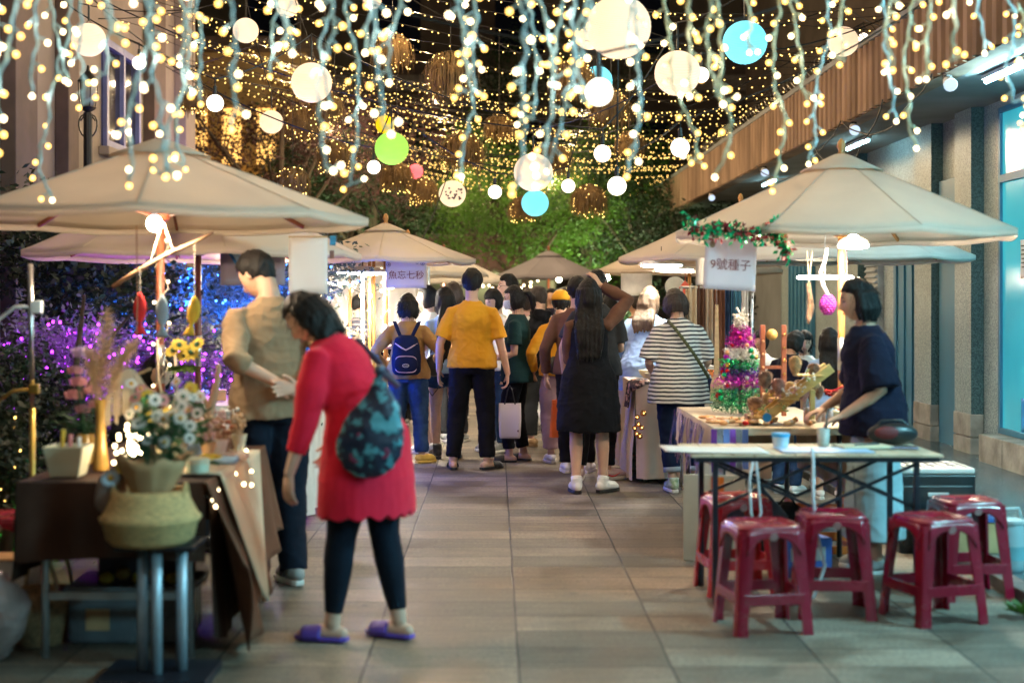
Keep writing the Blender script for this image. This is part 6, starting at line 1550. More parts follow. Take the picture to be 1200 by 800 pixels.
t = thing('cloth_wall', 'white cloth wall added to catch the lamplight behind the orange poles of the lit stall', 'cloth wall', (X(432,15.9), 15.9, 0)); MB().grid(lambda u,v: (-.85+1.5*u, .02*math.sin(u*30)+.01*math.sin(u*71), 1.0+.86*v), 60, 6).build('fabric', WTC, t, smooth=True, solid=.003); MB().tube([(-.88,0,1.87),(.68,0,1.87)], .012, 8).build('top_rail', STEEL, t)  # cloth added as a bright surface for the stall's white glow
for sx in (-.87,.67): MB().tube([(sx,0,0),(sx,0,1.87)], .014, 8).build('upright', STEEL, t)

rnd = random.Random(91)
DF = [mat('russet_dried_flower', (.40,.18,.10), .8, var=.3), PAMP, mat('dusty_pink_flower', (.58,.36,.32), .7, var=.2), WPET]
for i, (px, d, lb) in enumerate(((226,6.75,'behind the pale blue rag doll'),(240,6.62,'in front of the driftwood'),(254,6.95,'right behind the driftwood'),(270,7.05,'nearest the man in beige'),(258,6.35,'between the two rag dolls and the runner'),(280,6.6,'at the lane edge of the table'),(244,6.25,'behind the yellow soap flower'))):
    t = thing('dried_posy', 'paper cone of dried flowers '+lb, 'dried flowers', (X(px,d), d, TH+.01), 0, 'paper cones of dried flowers')
    MB().lathe([(.012,0),(.032,.075),(.038,.10)], 14, cap=False).build('paper_cone', [KRAFT,PAPER,CREAMPOT][i%3], t, smooth=True); q = MB(); q2 = MB()
    for _ in range(26):
        a = rnd.uniform(0,2*PI); e = Vector((math.cos(a)*rnd.uniform(.01,.05), math.sin(a)*rnd.uniform(.01,.05), rnd.uniform(.11,.19))); q.tube([(0,0,.03), e], .0012, 3, cap=False); q2.ball(e, rnd.uniform(.006,.012), 7, 5)
    q.build('stems', PAMP, t); q2.build('blossoms', DF[i%4], t, smooth=True)
# ================================================================== stools
REDP = mat('red_plastic', (.24,.004,.022), .26, var=.12, vs=4, coat=.35, spec=.6, bump=.03, bs=30); REDB = mat('bright_red_plastic', (.45,.012,.02), .26, var=.1, vs=4, coat=.35)
def stool(label, x, y, rz, h=.47, m=None, s=1.0, group='red plastic stools'):
    m = m or REDP; t = thing('stool', label, 'stool', (x, y, 0), R(rz), group)
    wt, wb = .142*s, .178*s; c = .055*s
    def sq(w, z, cc, n=5):
        pts = []
        for (sx, sy, a0) in ((1,1,0),(-1,1,90),(-1,-1,180),(1,-1,270)):
            for k in range(n): a = R(a0+90*k/(n-1)); pts.append((sx*(w-cc)+cc*math.cos(a), sy*(w-cc)+cc*math.sin(a), z))
        return pts
    q = MB(); q.rings([sq(wt-.03,h-.012,c*.7), sq(wt-.028,h-.004,c*.7)], cap=False)
    q = MB(); q.rings([sq(.03,h-.030,.02), sq(wt-.005,h-.030,c), sq(wt+.004,h-.022,c), sq(wt,h-.007,c), sq(wt-.008,h,c*.9), sq(wt-.03,h-.001,c*.7), sq(wt-.036,h-.006,c*.65), sq(.022,h-.006,.015), sq(.018,h-.02,.014)])
    q.build('seat', m, t, smooth=True)
    # apron with arches
    for k in range(4):
        a = PI/2*k; rm = Matrix.Rotation(a, 3, 'Z'); q = MB()
        def fn(u, v, rm=rm):
            x_ = (u-.5)*2; zt = h-.02; zb = h-.130+.080*(1-abs(x_)**3.0); z = zt+(zb-zt)*v
            w = wt+.003+(wb-wt)*(h-z)/h; xx = x_*(w-c*.55); 
            return rm @ Vector((xx, -w, z))
        q.grid(fn, 18, 4); q.build('apron', m, t, smooth=True, solid=.006)
        q = MB(); zc = .155*s; w = wb-(wb-wt)*zc/h
        q.box((0,-w+.004,zc),(2*w-.06,.012,.048)); q.M = None
        me = q.mesh('stretcher', m)
        for v in me.vertices: v.co = rm @ v.co
        link('stretcher', me, t, bevel=.003)
        sx, sy = ((1,-1),(1,1),(-1,1),(-1,-1))[k]
        q = MB(); rg = []
        for j in range(9):
            z = h-.025-(h-.025)*j/8; w = wt+(wb-wt)*(h-z)/h; lw = .066*s-.018*s*j/8 + (.006 if j == 8 else 0)
            o1 = Vector((sx*w, sy*w, z)); th = .012
            cc = .016
            # L-section with rounded corner
            pts = [(-lw,0),(-cc,0),(-cc*.3,-cc*.3),(0,-cc),(0,-lw),(-th,-lw),(-th,-cc-.004),(-cc-.004,-th),(-lw,-th)]
            rg.append([(o1.x+sx*p[0], o1.y+sy*p[1], z) for p in pts])
        q.rings(rg); q.build('leg', m, t, auto=True)
    MB().tube([(0,-wt-.010,h-.045),(0,-wt-.013,h-.046)], .020*s, 6).build('embossed_badge', mat('worn_badge', (.50,.28,.28), .5), t)
    return t
stool('dark red stool nearest the camera, at the left front corner of the black-framed table', X(893,6.32), 6.32, 9)
stool('dark red stool second from the left in the front row, right against the nearest one', X(975,6.62), 6.62, -4)
stool('dark red stool at the right, turned cornerwise, in front of the black cabinet', X(1093,6.50), 6.50, 17)
stool('dark red stool behind the cornerwise one at the far right', X(1132,7.02), 7.02, 4, h=.475)
stool('brighter red stool set back at the left under the black-framed table', X(862,7.12), 7.12, 6, m=REDB, h=.48)
stool('red stool cut off by the left edge of the photo', X(2,6.55), 6.55, 12)
stool('small sky blue stool under the seated girl beyond the lane', X(741,13.0), 13.05, 10, h=.38, s=.85, m=mat('sky_blue_plastic', (.02,.28,.62), .35), group='blue plastic stool')
# ================================================================== black framed table
BX0, BX1, BY0, BY1, BH = .93, 2.13, 6.74, 7.28, .72
t = thing('folding_table', 'black-framed folding table with a thin pale slatted top, in front of the seller', 'table', ((BX0+BX1)/2, (BY0+BY1)/2, 0)); w, d = BX1-BX0, BY1-BY0
for k in range(12): MB().box((-w/2+w/12*(k+.5),0,BH-.008),(w/12-.005,d,.012)).build('slat', mat('pale_slat', (.50,.40,.28), .6, var=.15), t, bevel=.002)
q = MB()
for sy in (-1,1): q.box((0,sy*(d/2-.02),BH-.026),(w-.04,.022,.022))
for sx in (-1,1): q.box((sx*(w/2-.08),0,BH-.0262),(.02,d-.065,.020))
q.build('rail', BLKM, t)
for sx in (-1,1):
    for sy in (-1,1): MB().bar((sx*(w/2-.12),sy*(d/2-.04),0),(sx*(w/2-.12),sy*(d/2-.04),BH-.04), .026).build('leg', BLKM, t, bevel=.003)
for sy in (-1,1):
    for (a, c) in (((-w/2+.12,BH-.05),(0,BH-.26)),((0,BH-.05),(-w/2+.12,BH-.26)),((0,BH-.05),(w/2-.12,BH-.26)),((w/2-.12,BH-.05),(0,BH-.26))):
        o1 = .006 if a[0] == 0 else -.006; MB().bar((a[0],sy*(d/2-.055)+o1,a[1]),(c[0],sy*(d/2-.055)+o1,c[1]), .010, .016).build('brace', BLKM, t)
T2 = BH
t = thing('paper_pad', 'pale curling paper sheets overhanging the left end of the black-framed table', 'paper', (1.05, 6.90, T2)); MB().grid(lambda u,v: (-.24+.5*u, -.13+.28*v, .004+.010*(1-u)**3+.0015*math.sin(v*9)), 14, 8).build('sheet', PAPER, t, smooth=True, solid=.0015)
t = thing('craft_mat', 'pale blue craft mat on the black-framed table in front of the seller', 'mat', (1.60, 6.92, T2)); MB().box((0,0,.004),(.44,.24,.004)).build('sheet', mat('pale_blue_mat', (.32,.48,.68), .5), t)
t = thing('container', 'small clear tub with a sky blue lid on the black-framed table', 'tub', (X(915,7.05), 7.05, T2)); MB().lathe([(.036,.0),(.042,.055)], 24).build('tub', mat('frosted_plastic', (.50,.60,.68), .3), t, smooth=False); MB().lathe([(.045,.056),(.046,.070),(.042,.074),(.0,.075)], 24).build('lid', mat('sky_lid', (.05,.35,.65), .4), t)
t = thing('glass_cup', 'glass cup holding a dark brush beside the seller\'s hand', 'cup', (X(965,7.15), 7.15, T2)); MB().lathe([(.028,.002),(.033,.09),(.031,.09),(.026,.008)], 20, cap=False).build('glass_body', mat('cloudy_glass', (.42,.42,.38), .1, coat=.5), t, smooth=True); MB().tube([(0,0,.01),(.025,0,.19)], [.004,.006], 8).build('brush', BLKM, t, smooth=True)
t = thing('notebook', 'open cream notebook on the black-framed table below the seller\'s waist', 'notebook', (X(1012,7.05), 7.05, T2), R(6)); MB().box((0,0,.008),(.26,.17,.012)).build('pages', CREAMPOT, t, bevel=.003); MB().box((0,0,.0015),(.27,.18,.003)).build('cover', BLKM, t); MB().tube([(-.05,-.02,.017),(.09,.03,.017)], .004, 6).build('pen', BLKM, t)
t = thing('phone', 'grey phone lying at the right of the notebook', 'phone', (X(1058,7.0), 7.0, T2), R(-12)); MB().box((0,0,.007),(.15,.075,.010)).build('case', mat('grey_case', (.25,.25,.33), .4), t, bevel=.004); MB().box((0,0,.0125),(.135,.062,.001)).build('screen', MATS['dark_glass'], t)
t = thing('handbag', 'black shoulder bag with a dark red lining lying behind the notebook', 'bag', (X(1042,7.28), 7.22, T2)); q = MB(); q.ball((0,0,.055), (.13,.05,.055), 24, 14); q.build('bag_body', LEATH, t, smooth=True); MB().ball((-.03,-.03,.06), (.07,.026,.035), 16, 10).build('lining', mat('dark_red_lining', (.12,.01,.012), .7), t, smooth=True); MB().tube([(-.11,0,.07),(-.05,.01,.12),(.05,.01,.12),(.12,0,.06)], .008, 8).build('strap', LEATH, t, smooth=True)
# white cables hanging over the front
WCAB = mat('white_cable', (.62,.66,.70), .4)
t = MB().tube([(X(957,6.72), 6.80, T2+.02),(X(952,6.7),6.71,T2+.03),(X(953,6.7),6.70,T2-.02),(X(953,6.7),6.70,.52),(X(957,6.7),6.70,.36),(X(968,6.7),6.72,.20),(X(955,6.7),6.72,.05),(X(935,6.7),6.74,.02)], .008, 8).build('white_cable', WCAB, smooth=True); tag(t, 'thick white cable hanging over the front edge of the black-framed table', 'cable')
o = MB().tube([(X(880,6.75),6.70,T2-.03),(X(876,6.75),6.70,.60),(X(878,6.75),6.70,.45),(X(884,6.75),6.70,.38),(X(890,6.75),6.71,.45),(X(887,6.75),6.71,.58),(X(884,6.75),6.70,T2-.03)], .006, 8).build('white_cable', WCAB, smooth=True); tag(o, 'looped white cable tied under the left half of the black-framed table', 'cable')
o = MB().tube([(X(1000,6.8),6.8,.66),(X(1003,6.8),6.8,.45),(X(1012,6.8),6.8,.35),(X(1008,6.8),6.8,.2)], .003, 6).build('black_cable', CABLE, smooth=True); tag(o, 'thin black cable drooping in front of the seller\'s skirt', 'cable')
lamp_bulb('bright warm bulb clipped under the craft parasol above the seller', (X(1000,8.35), 8.35, 1.80), .036, 1200, (1,.80,.54), hang=.14)
pendant('bright shallow dish lamp hanging from the right parasol above the seller', (X(1000,8.6), 8.6, Z(285,8.6)+.0), .10, 110, (1,.93,.8))
# ring lamp
t = thing('ring_lamp', 'glowing flat ring lamp hanging behind the seller\'s head', 'lamp', (X(967,9.3), 9.3, Z(325,9.3))); q = MB(); q.tube([(.17*math.cos(a), .17*math.sin(a), 0) for a in [2*PI*i/40 for i in range(41)]], .011, 8); q.build('ring', emis('ring_glow', (1,.96,.85), 26, True), t, smooth=True); MB().tube([(0,0,.0),(0,0,.42)], .004, 5).build('cord', WHPL, t)
# ================================================================== craft table with goods
CX0, CX1, CY0, CY1, CH = 1.24, 2.0, 8.0, 9.55, .73
wtable('craft table behind the black-framed one, full of pine cones and tinsel', CX0, CX1, CY0, CY1, CH, BLKM, BLKM)
drape('cream cloth over the craft table', CX0, CX1, CY0+.005, CY1, CH, CRM, (.04,.4,.3,.22), 4, amp=.015)
IRI = [mat('iridescent_blue', (.28,.36,.80), .18, metal=.7, var=.3), mat('iridescent_violet', (.42,.12,.62), .18, metal=.7, var=.3), mat('iridescent_silver', (.60,.60,.66), .18, metal=.8, var=.3)]
t = thing('foil_fringe', 'shimmering blue and violet foil fringe hanging at the left end of the craft table', 'fringe', (CX0-.03, CY0-.02, CH))
for k in range(22):
    a = k/21; x = -.0+ (.02*math.sin(k*2)); p0 = Vector((-.01, .9*(1-a), .0)) if 1 else None
    p0 = Vector((-.035-.015*math.sin(k), 1.35*(1-a), .005)); MB().grid(lambda u,v,p0=p0,k=k: (p0.x-.025*v+.008*math.sin(v*5+k), p0.y-.035*u*1.0, p0.z-(.27+.03*math.sin(k*3))*v), 2, 8).build('foil_strip', IRI[k%3], t, smooth=True)
for k in range(6):
    MB().grid(lambda u,v,k=k: (.0+.035*k+.034*u, -.014-.01*v+.006*math.sin(v*5+k), .0-(.24+.03*math.sin(k*2))*v), 2, 8).build('foil_strip', IRI[(k+1)%3], t, smooth=True)
t = thing('leaning_board', 'beige board with a bright orange stripe standing at the left front of the craft table', 'panel', (CX0-.02, CY0-.08, 0), R(-10)); MB().box((0,0,.24),(.34,.02,.48)).build('board', KRAFTC, t, bevel=.003); MB().box((.02,-.0125,.25),(.07,.004,.44)).build('orange_stripe', mat('orange_vinyl', (.70,.14,.015), .45), t)
t = thing('cardboard_sheet', 'small brown cardboard sheet leaning beside the beige board', 'cardboard', (X(812,8.35), 8.35, 0), R(-30)); MB().box((0,0,.115),(.10,.012,.23), Euler((R(-10),0,0))).build('sheet', CARD, t); MB().box((.0,-.012,.12),(.03,.004,.015), Euler((R(-10),0,0))).build('printed_mark', INK, t)
# tinsel tree
t = thing('tinsel_tree', 'small christmas tree of purple, green and white tinsel with baubles on the craft table', 'christmas tree', (X(868,8.95), 8.95, CH+.01))
rnd = random.Random(31); TMS = {'g': mat('green_tinsel', (.01,.30,.10), .2, metal=.75, var=.4, vs=60), 'm': mat('magenta_tinsel', (.55,.02,.42), .2, metal=.7, var=.4, vs=60), 'w': mat('white_tinsel', (.75,.72,.66), .35, metal=.3, var=.2, vs=60), 'v': mat('violet_tinsel', (.10,.02,.28), .25, metal=.6), 'o': mat('gold_tinsel', (.75,.48,.08), .25, metal=.8)}
MB().tube([(0,0,0),(0,0,.58)], .012, 8).build('stem', BARK, t)
for li, (z, r, c) in enumerate(((.05,.19,'g'),(.12,.185,'g'),(.20,.17,'m'),(.25,.13,'v'),(.31,.125,'g'),(.38,.10,'w'),(.45,.085,'m'),(.51,.06,'m'),(.57,.035,'w'))):
    q = MB()
    for _ in range(700):
        a = rnd.uniform(0,2*PI); rr_ = r*rnd.uniform(.2,1.05); p = Vector((rr_*math.cos(a), rr_*math.sin(a), z+rnd.uniform(-.045,.045)*(1.2-rr_/r*.5))); u = Vector((rnd.gauss(0,1),rnd.gauss(0,1),rnd.gauss(0,1))).normalized(); v = u.orthogonal().normalized(); l = rnd.uniform(.012,.030)
        q._add([p-v*.003, p+v*.003, p+u*l+v*.002, p+u*l-v*.002], [(0,1,2,3)])
    q.build('tinsel_tier', TMS[c], t)
BAU = [mat('bauble_red', (.6,.02,.03), .12, metal=.6), mat('bauble_green', (.02,.5,.20), .12, metal=.7), mat('bauble_magenta', (.6,.03,.5), .12, metal=.7), mat('bauble_gold', (.8,.5,.12), .15, metal=.8), mat('bauble_white', (.8,.78,.74), .2, metal=.3), mat('bauble_orange', (.65,.32,.15), .3)]
for k in range(34):
    z = rnd.uniform(.08,.50); a = rnd.uniform(PI,2*PI)+rnd.uniform(-.3,.3); r = .17*(1-z/.68)+.015; MB().ball((r*math.cos(a), r*math.sin(a), z), rnd.uniform(.011,.020), 12, 8).build('bauble', BAU[k%6], t, smooth=True)
q = MB()
for k in range(6): a = k*PI/3; q.tube([(0,0,.62),(.045*math.cos(a),0,.62+.045*math.sin(a))], .006, 6); q.ball((.045*math.cos(a),0,.62+.045*math.sin(a)), .009, 8, 6)
q.build('snowflake_topper', TMS['w'], t)
# twin posts
t = thing('display_posts', 'pair of dark red wooden display posts with beads behind the pine cones', 'display rack', (X(908,8.75), 8.75, CH+.01))
for x in (-.075,.055): MB().box((x,0,.28),(.030,.03,.56)).build('post', WOODR, t, bevel=.003)
MB().box((-.01,0,.30),(.10,.02,.02)).build('shelf', WOODR, t)
for k in range(12): MB().ball((-.075+.13*(k%2), -.02, .06+.04*k), .008, 8, 6).build('bead', [BAU[5],BAU[3]][k%2], t, smooth=True)
MB().ball((-.02,-.01,.50), .035, 14, 10).build('ornament', mat('ochre_gourd', (.60,.35,.10), .5), t, smooth=True)
# stepped wooden display
YW = mat('yellow_pine', (.62,.38,.12), .5, var=.15, vs=3, stretch=(1,8,8), bump=.1)
t = thing('stepped_display', 'slanting pale wood display with three little shelves on the craft table', 'display rack', (X(925,8.25), 8.25, CH+.01))
a, c = Vector((X(893,8.25),0,Z(507,8.25)-CH)), Vector((X(972,8.25),0,Z(432,8.25)-CH)); a.x -= t.location.x; c.x -= t.location.x
for sy in (-.06,.06): MB().bar((a.x,sy,max(.03,a.z)),(c.x,sy,c.z), .016, .055).build('rail', YW, t, bevel=.003)
MB().bar((c.x-.10,0,0),(c.x-.10,0,c.z-.13), .03,.03).build('leg', YW, t, bevel=.003)
for k in range(3):
    s = (.12,.45,.82)[k]; p = a.lerp(c, s); MB().box((p.x-.05,0,max(.035,p.z+.02)),(.15,.16,.010)).build('shelf', YW, t, bevel=.002)
cn = [(880,500,.10,.042,'large pine cone standing at the foot of the slanting display'),(897,447,.09,.04,'pine cone left of the slanting display'),(912,455,.085,.038,'pine cone on the lower shelf of the slanting display'),(932,430,.10,.035,'tall cream cone near the top of the slanting display'),(954,436,.075,.036,'reddish pine cone on the top shelf of the slanting display'),(885,478,.10,.045,'pine cone behind the large one'),(920,468,.07,.033,'small pine cone with white berries on the middle shelf'),(868,512,.05,.03,'tiny cone at the front of the craft table'),(940,462,.06,.03,'small pinkish cone high on the display')]
for i, (px, py, h_, r_, lb) in enumerate(cn):
    d_ = 8.22 if i != 5 else 8.4; cone_('pine_cone', lb, X(px,d_), d_, Z(py,d_)-h_*.5, h_*1.15, r_*1.15, 40+i, [CONE, mat('pink_cone', (.42,.22,.18), .8, var=.35, vs=30), mat('cream_cone', (.60,.42,.22), .8, var=.3, vs=30)][(0,0,1,2,0,0,2,1,1)[i]])
for i in range(16):
    p = (X(rnd.uniform(858,960),8.12), 8.12+rnd.uniform(-.03,.1), 0); px_ = rnd.uniform(868,955); z_ = Z(500-(px_-868)*.62+rnd.uniform(-12,14), 8.15)
    t = thing('berry_pick', 'little %s berry and seed pick tucked among the pine cones' % ('white','green','pink','gold')[i%4], 'ornament', (X(px_,8.15), 8.14, max(CH+.015,z_)), 0, 'berry picks among the pine cones'); q = MB()
    for _ in range(9): q.ball((rnd.gauss(0,.014), rnd.gauss(0,.008), rnd.gauss(.015,.014)), rnd.uniform(.004,.008), 7, 5)
    q.build('berries', [TMS['w'],mat('sage_seed', (.25,.35,.12), .7),mat('pink_seed', (.6,.28,.26), .7),BAU[3]][i%4], t, smooth=True)
t = thing('tag_ornament', 'round bright blue tag at the foot of the pine cones', 'tag', (X(899,8.05), 8.05, Z(489,8.05))); MB().tube([(0,-.003,0),(0,.003,0)], .025, 24).build('disc', mat('blue_tag', (.02,.22,.55), .4), t); MB().tube([(0,0,.02),(-.01,0,.05)], .0015, 4).build('string', MATS['cream_cord'], t)
for i in range(9):
    t = thing('cookie_pack', 'orange wrapped snack packet, heaped at the left end of the craft table', 'packet', (CX0+.02+.075*(i%4), CY0+.12+.17*(i//4)+.03*(i%2), CH+.02), R(25*i), 'orange snack packets on the craft table'); MB().ball((0,0,.008), (.06,.03,.012), 14, 8).build('packet', [mat('orange_snack', (.62,.30,.12), .5, var=.3, vs=30), KRAFT][i%2], t, smooth=True); MB().box((0,0,.018),(.05,.02,.003)).build('paper_label', PAPER, t)
t = thing('red_packets', 'heap of shiny red and gold packets in a white bowl beside the seller', 'packets', (X(984,8.6), 8.6, CH)); MB().lathe([(.06,0.008),(.10,.05),(.105,.055),(.095,.05),(.05,.02)], 28, cap=False).build('bowl', CREAMPOT, t, smooth=True)
for k in range(11): MB().box((rnd.uniform(-.07,.09), rnd.uniform(-.05,.05), .07+.016*k*.7), (.085,.05,.010), Euler((rnd.uniform(-.5,.5),rnd.uniform(-.4,.4),rnd.uniform(0,3)))).build('packet', [mat('red_foil', (.65,.03,.015), .25, metal=.3), BAU[0], CREAMPOT][k%3], t, bevel=.003)
for i in range(5):
    t = thing('jar', 'small jar of pink craft beads, %s of the row in front of the red packets' % ('first','second','third','fourth','last')[i], 'jar', (X(945+7*i,8.3), 8.3+.04*(i%2), CH+.01), 0, 'jars of pink beads'); MB().lathe([(.016,0),(.018,.06),(.013,.07)], 14).build('glass_body', mat('pink_beads', (.60,.42,.38), .4, var=.3, vs=120), t, smooth=True); MB().lathe([(.015,.070),(.015,.085)], 14).build('lid', WHPL, t)
# under the craft table
t = thing('storage_bag', 'black cloth bag stuffed under the craft table', 'bag', (1.62, 7.95, 0)); q = MB(); q.ball((0,0,.15),(.17,.12,.17),22,14); me = q.mesh('sack', BLACK, True)
for v in me.vertices: v.co += v.co.normalized()*noise.noise(v.co*8)*.05; v.co.z = max(.003, v.co.z)
link('sack', me, t); MB().tube([(-.08,-.05,.28),(0,-.08,.38),(.08,-.05,.28)], .008, 6).build('handle', BLACK, t)
t = thing('crate', 'orange plastic crate under the craft table', 'crate', (1.88, 8.25, 0)); q = MB(); OR = mat('orange_plastic', (.62,.13,.02), .4)
for z in (.03,.11,.19,.27): q.box((0,-.15,z),(.34,.012,.045)); q.box((-.165,0,z),(.012,.288,.045)); q.box((.165,0,z),(.012,.288,.045))
q.build('slats', OR, t)
for sx in (-1,1): MB().box((sx*.155,-.162,.15),(.03,.012,.30)).build('corner', OR, t)
t = thing('box', 'blue and white carton on the ground behind the second dark red stool', 'box', (1.62, 7.55, 0), R(15)); MB().box((0,0,.10),(.28,.18,.20)).build('carton', mat('blue_carton', (.04,.10,.35), .5), t, bevel=.003); MB().box((0,-.0925,.12),(.20,.003,.07)).build('printed_band', PAPER, t)
t = thing('board', 'dark flat board leaning diagonally under the black-framed table', 'board', (1.36, 7.5, 0)); MB().box((0,0,.30),(.30,.02,.22), Euler((R(-15),R(-40),0))).build('panel', BLKM, t, bevel=.003); MB().box((.0,0,.16),(.03,.03,.30)).build('support', TW, t)
# hanging things under the parasol
t = paper('shop_sign', 'white hanging sign reading 9號種子 under the garland on the right', 'sign', (X(856,8.1), 8.1, Z(309,8.1)), (.30,.30), R(3), SIGNW)
t.rotation_euler = (0, R(3), R(4)); text_mesh('lettering', '9號種子', .068, INKR, t, (0,-.009,-.01), (R(90),0,0)); q = MB(); q.ball((-.11,-.006,.105),(.017,.002,.020),12,8); q.tube([(-.11,-.007,.123),(-.11,-.007,.135)], .003, 5); q.build('emblem', mat('brown_print', (.40,.22,.14), .7), t)
t = paper('paper_sheet', 'blank white poster hanging behind the right-hand shop sign', 'paper', (X(850,8.9), 8.9, Z(318,8.9)), (.37,.17), R(2), PAPER)
t = paper('lit_sign', 'blank white sign board glowing in the lamplight above the pale blue shirt', 'sign', (X(746,13.6), 13.6, Z(333,13.6)), (.30,.22), 0, mat('bright_board', (.85,.83,.78), .7, translucent=.5)); MB().tube([(-.15,0,.112),(.15,0,.112)], .006, 8).build('hanging_rod', TW, t)
t = thing('tinsel_garland', 'red and green tinsel leaf garland along the left rim of the nearest right parasol', 'garland', (X(870,8.0), 8.0, Z(280,8.0))); gl = [Vector((X(px,8.0),8.0+.02*math.sin(px),Z(py,8.0)))-t.location for px, py in ((806,262),(828,270),(850,264),(868,272),(890,272),(905,268),(918,282),(925,296))]
q = MB(); q.tube(gl, .007, 6); q.build('cord', BARK, t); q = MB(); q2 = MB()
for i in range(480):
    s = rnd.uniform(0, len(gl)-1.001); p = gl[int(s)].lerp(gl[int(s)+1], s%1)+Vector((rnd.gauss(0,.014),rnd.gauss(0,.014),rnd.gauss(-.008,.030))); u = Vector((rnd.gauss(0,1),rnd.gauss(0,1),rnd.gauss(-.4,1))).normalized(); v = u.orthogonal().normalized(); l = .040
    (q if i % 3 else q2)._add([p, p+u*l*.5+v*l*.36, p+u*l, p+u*l*.5-v*l*.36], [(0,1,2,3)])
q.build('green_leaves', mat('foil_leaf', (.02,.50,.20), .22, metal=.5, var=.4, vs=30), t); q2.build('red_leaves', mat('red_foil_leaf', (.30,.02,.03), .3, metal=.4), t)
t = thing('hanging_tail', 'furry brown tail ornament hanging on white cords left of the ring lamp', 'ornament', (X(948,9.0), 9.0, Z(350,9.0))); q = MB(); ax = [Vector((.01-.03*abs(s-.5), 0, .10-.23*s)) for s in [i/16 for i in range(17)]]
for i in range(17):
    for _ in range(40):
        a_ = rnd.uniform(0,2*PI); w = .030*math.sin(PI*(i+.6)/17.4)**.6; e = ax[i]+Vector((math.cos(a_)*w, math.sin(a_)*w, -.03)); q._add([ax[i]+Vector((0,0,.006)), ax[i]-Vector((.003,0,0)), e], [(0,1,2)])
q.tube(ax, .016, 8); q.build('fur', mat('brown_fur', (.26,.17,.11), .9, var=.4, vs=40), t); q = MB(); q.tube([(-.0,0,.10),(-.012,0,.30)], .006, 5); q.tube([(.0,0,.10),(.02,0,.30)], .006, 5); q.build('cord', MATS['cream_cord'], t)
t = thing('pine_cone_ornament', 'large magenta pine cone ornament hanging from a white cord beside the seller\'s face', 'ornament', (X(970,8.7), 8.7, Z(357,8.7))); q = MB()
for k in range(9):
    zz = -.055+.11*k/8; rad = .043*math.sin(PI*(k+1)/10)**.7
    for i in range(10): a_ = 2*PI*i/10+k*.31; q.ball((rad*math.cos(a_), rad*math.sin(a_), zz), (.012,.012,.008), 7, 5)
q.ball((0,0,0),(.035,.035,.05),12,8); q.build('scales', mat('magenta_cone', (.50,.04,.42), .35, metal=.2, var=.3, vs=40), t, smooth=True); q = MB(); q.tube([(0,0,.06),(-.03,0,.12),(-.045,0,.20),(-.02,0,.26),(-.005,0,.34)], [.012,.014,.014,.011,.008], 10, dome=True); q.build('padded_loop', MATS['white_felt'], t, smooth=True)
t = thing('red_tassel', 'slim red and white tassel hanging below the dish lamp', 'ornament', (X(992,8.9), 8.9, Z(318,8.9))); MB().tube([(0,0,.14),(0,0,-.02)], .004, 6).build('cord', FELT['p'], t); MB().lathe([(.004,-.02),(.012,-.05),(.014,-.14)], 10).build('tassel_skirt', FELT['w'], t, smooth=True)
# clothes rail behind the striped top
t = thing('clothes_rail', 'slim metal rail with hanging scarves behind the woman in the striped top', 'clothes rail', (X(840,10.9), 10.9, 0)); MB().tube([(-.28,0,1.55),(.28,0,1.55)], .010, 8).build('rail', STEEL, t, smooth=True)
for sx in (-1,1): MB().tube([(sx*.27,0,0),(sx*.27,0,1.55)], .010, 8).build('upright', STEEL, t, smooth=True)
for k, (cx_, w_, l_, m_) in enumerate(((-.19,.06,.55,CRM),(-.12,.05,.42,BROWNK),(-.05,.05,.5,KRAFTC),(.02,.05,.62,BRL),(.09,.04,.7,DENIM),(.15,.05,.85,cloth('teal_denim', (.05,.16,.24), .2)),(.22,.03,.5,WHITEC))):
    g_ = thing('scarf', ('cream','brown knitted','kraft-coloured','rust','blue denim','teal denim','thin white')[k]+' scarf hanging on the clothes rail', 'scarf', (t.location.x+cx_, 10.9, 1.55)); MB().grid(lambda u,v,w_=w_,l_=l_,k=k: ((u-.5)*w_*1.6, .02*math.sin(u*14+k)+.004, .012-l_*v*(1+.05*math.sin(u*7))), 12, 10).build('fabric', m_, g_, smooth=True, solid=.004); MB().tube([(-.015,0,.0),(0,.0,.03),(.015,0,.0)], .003, 5).build('hanger_hook', STEEL, g_)
t = thing('paddle', 'long pale wooden paddle board hanging beside the scarves', 'wooden paddle', (X(840,10.3), 10.3, .72)); q = MB(); q.prism([(-.012,0,.70),(.012,0,.70),(.020,0,.20),(.045,0,.12),(.05,0,.0),(-.05,0,.0),(-.045,0,.12),(-.020,0,.20)], (0,.012,0)); q.build('blade', TW, t, bevel=.003); MB().tube([(0,0,.69),(0,0,.95)], .003, 5).build('cord', BLKM, t)
t = thing('red_ornament', 'red square felt ornament hanging under the tan parasol', 'ornament', (X(803,11.6), 11.6, Z(337,11.6))); MB().prism([(-.05,0,0),(0,0,-.06),(.055,0,-.01),(.0,0,.06)], (0,.012,0)).build('felt_square', mat('coral_felt', (.70,.10,.05), .8), t, bevel=.003); MB().tube([(0,0,.06),(0,0,.16)], .002, 4).build('string', FELT['r'], t)
t = thing('straw_fan', 'pale round woven fan hanging behind the red felt ornament', 'fan', (X(791,11.7), 11.7, Z(336,11.7))); MB().lathe([(.0,.0),(.08,.0),(.085,.008),(.08,.012),(0,.01)], 24).build('woven_disc', mat('pale_straw', (.5,.42,.32), .8, bump=.6), t); t.rotation_euler = (R(80), 0, 0); MB().tube([(0,-.08,.005),(0,-.16,.005)], .007, 6).build('handle', TW, t)
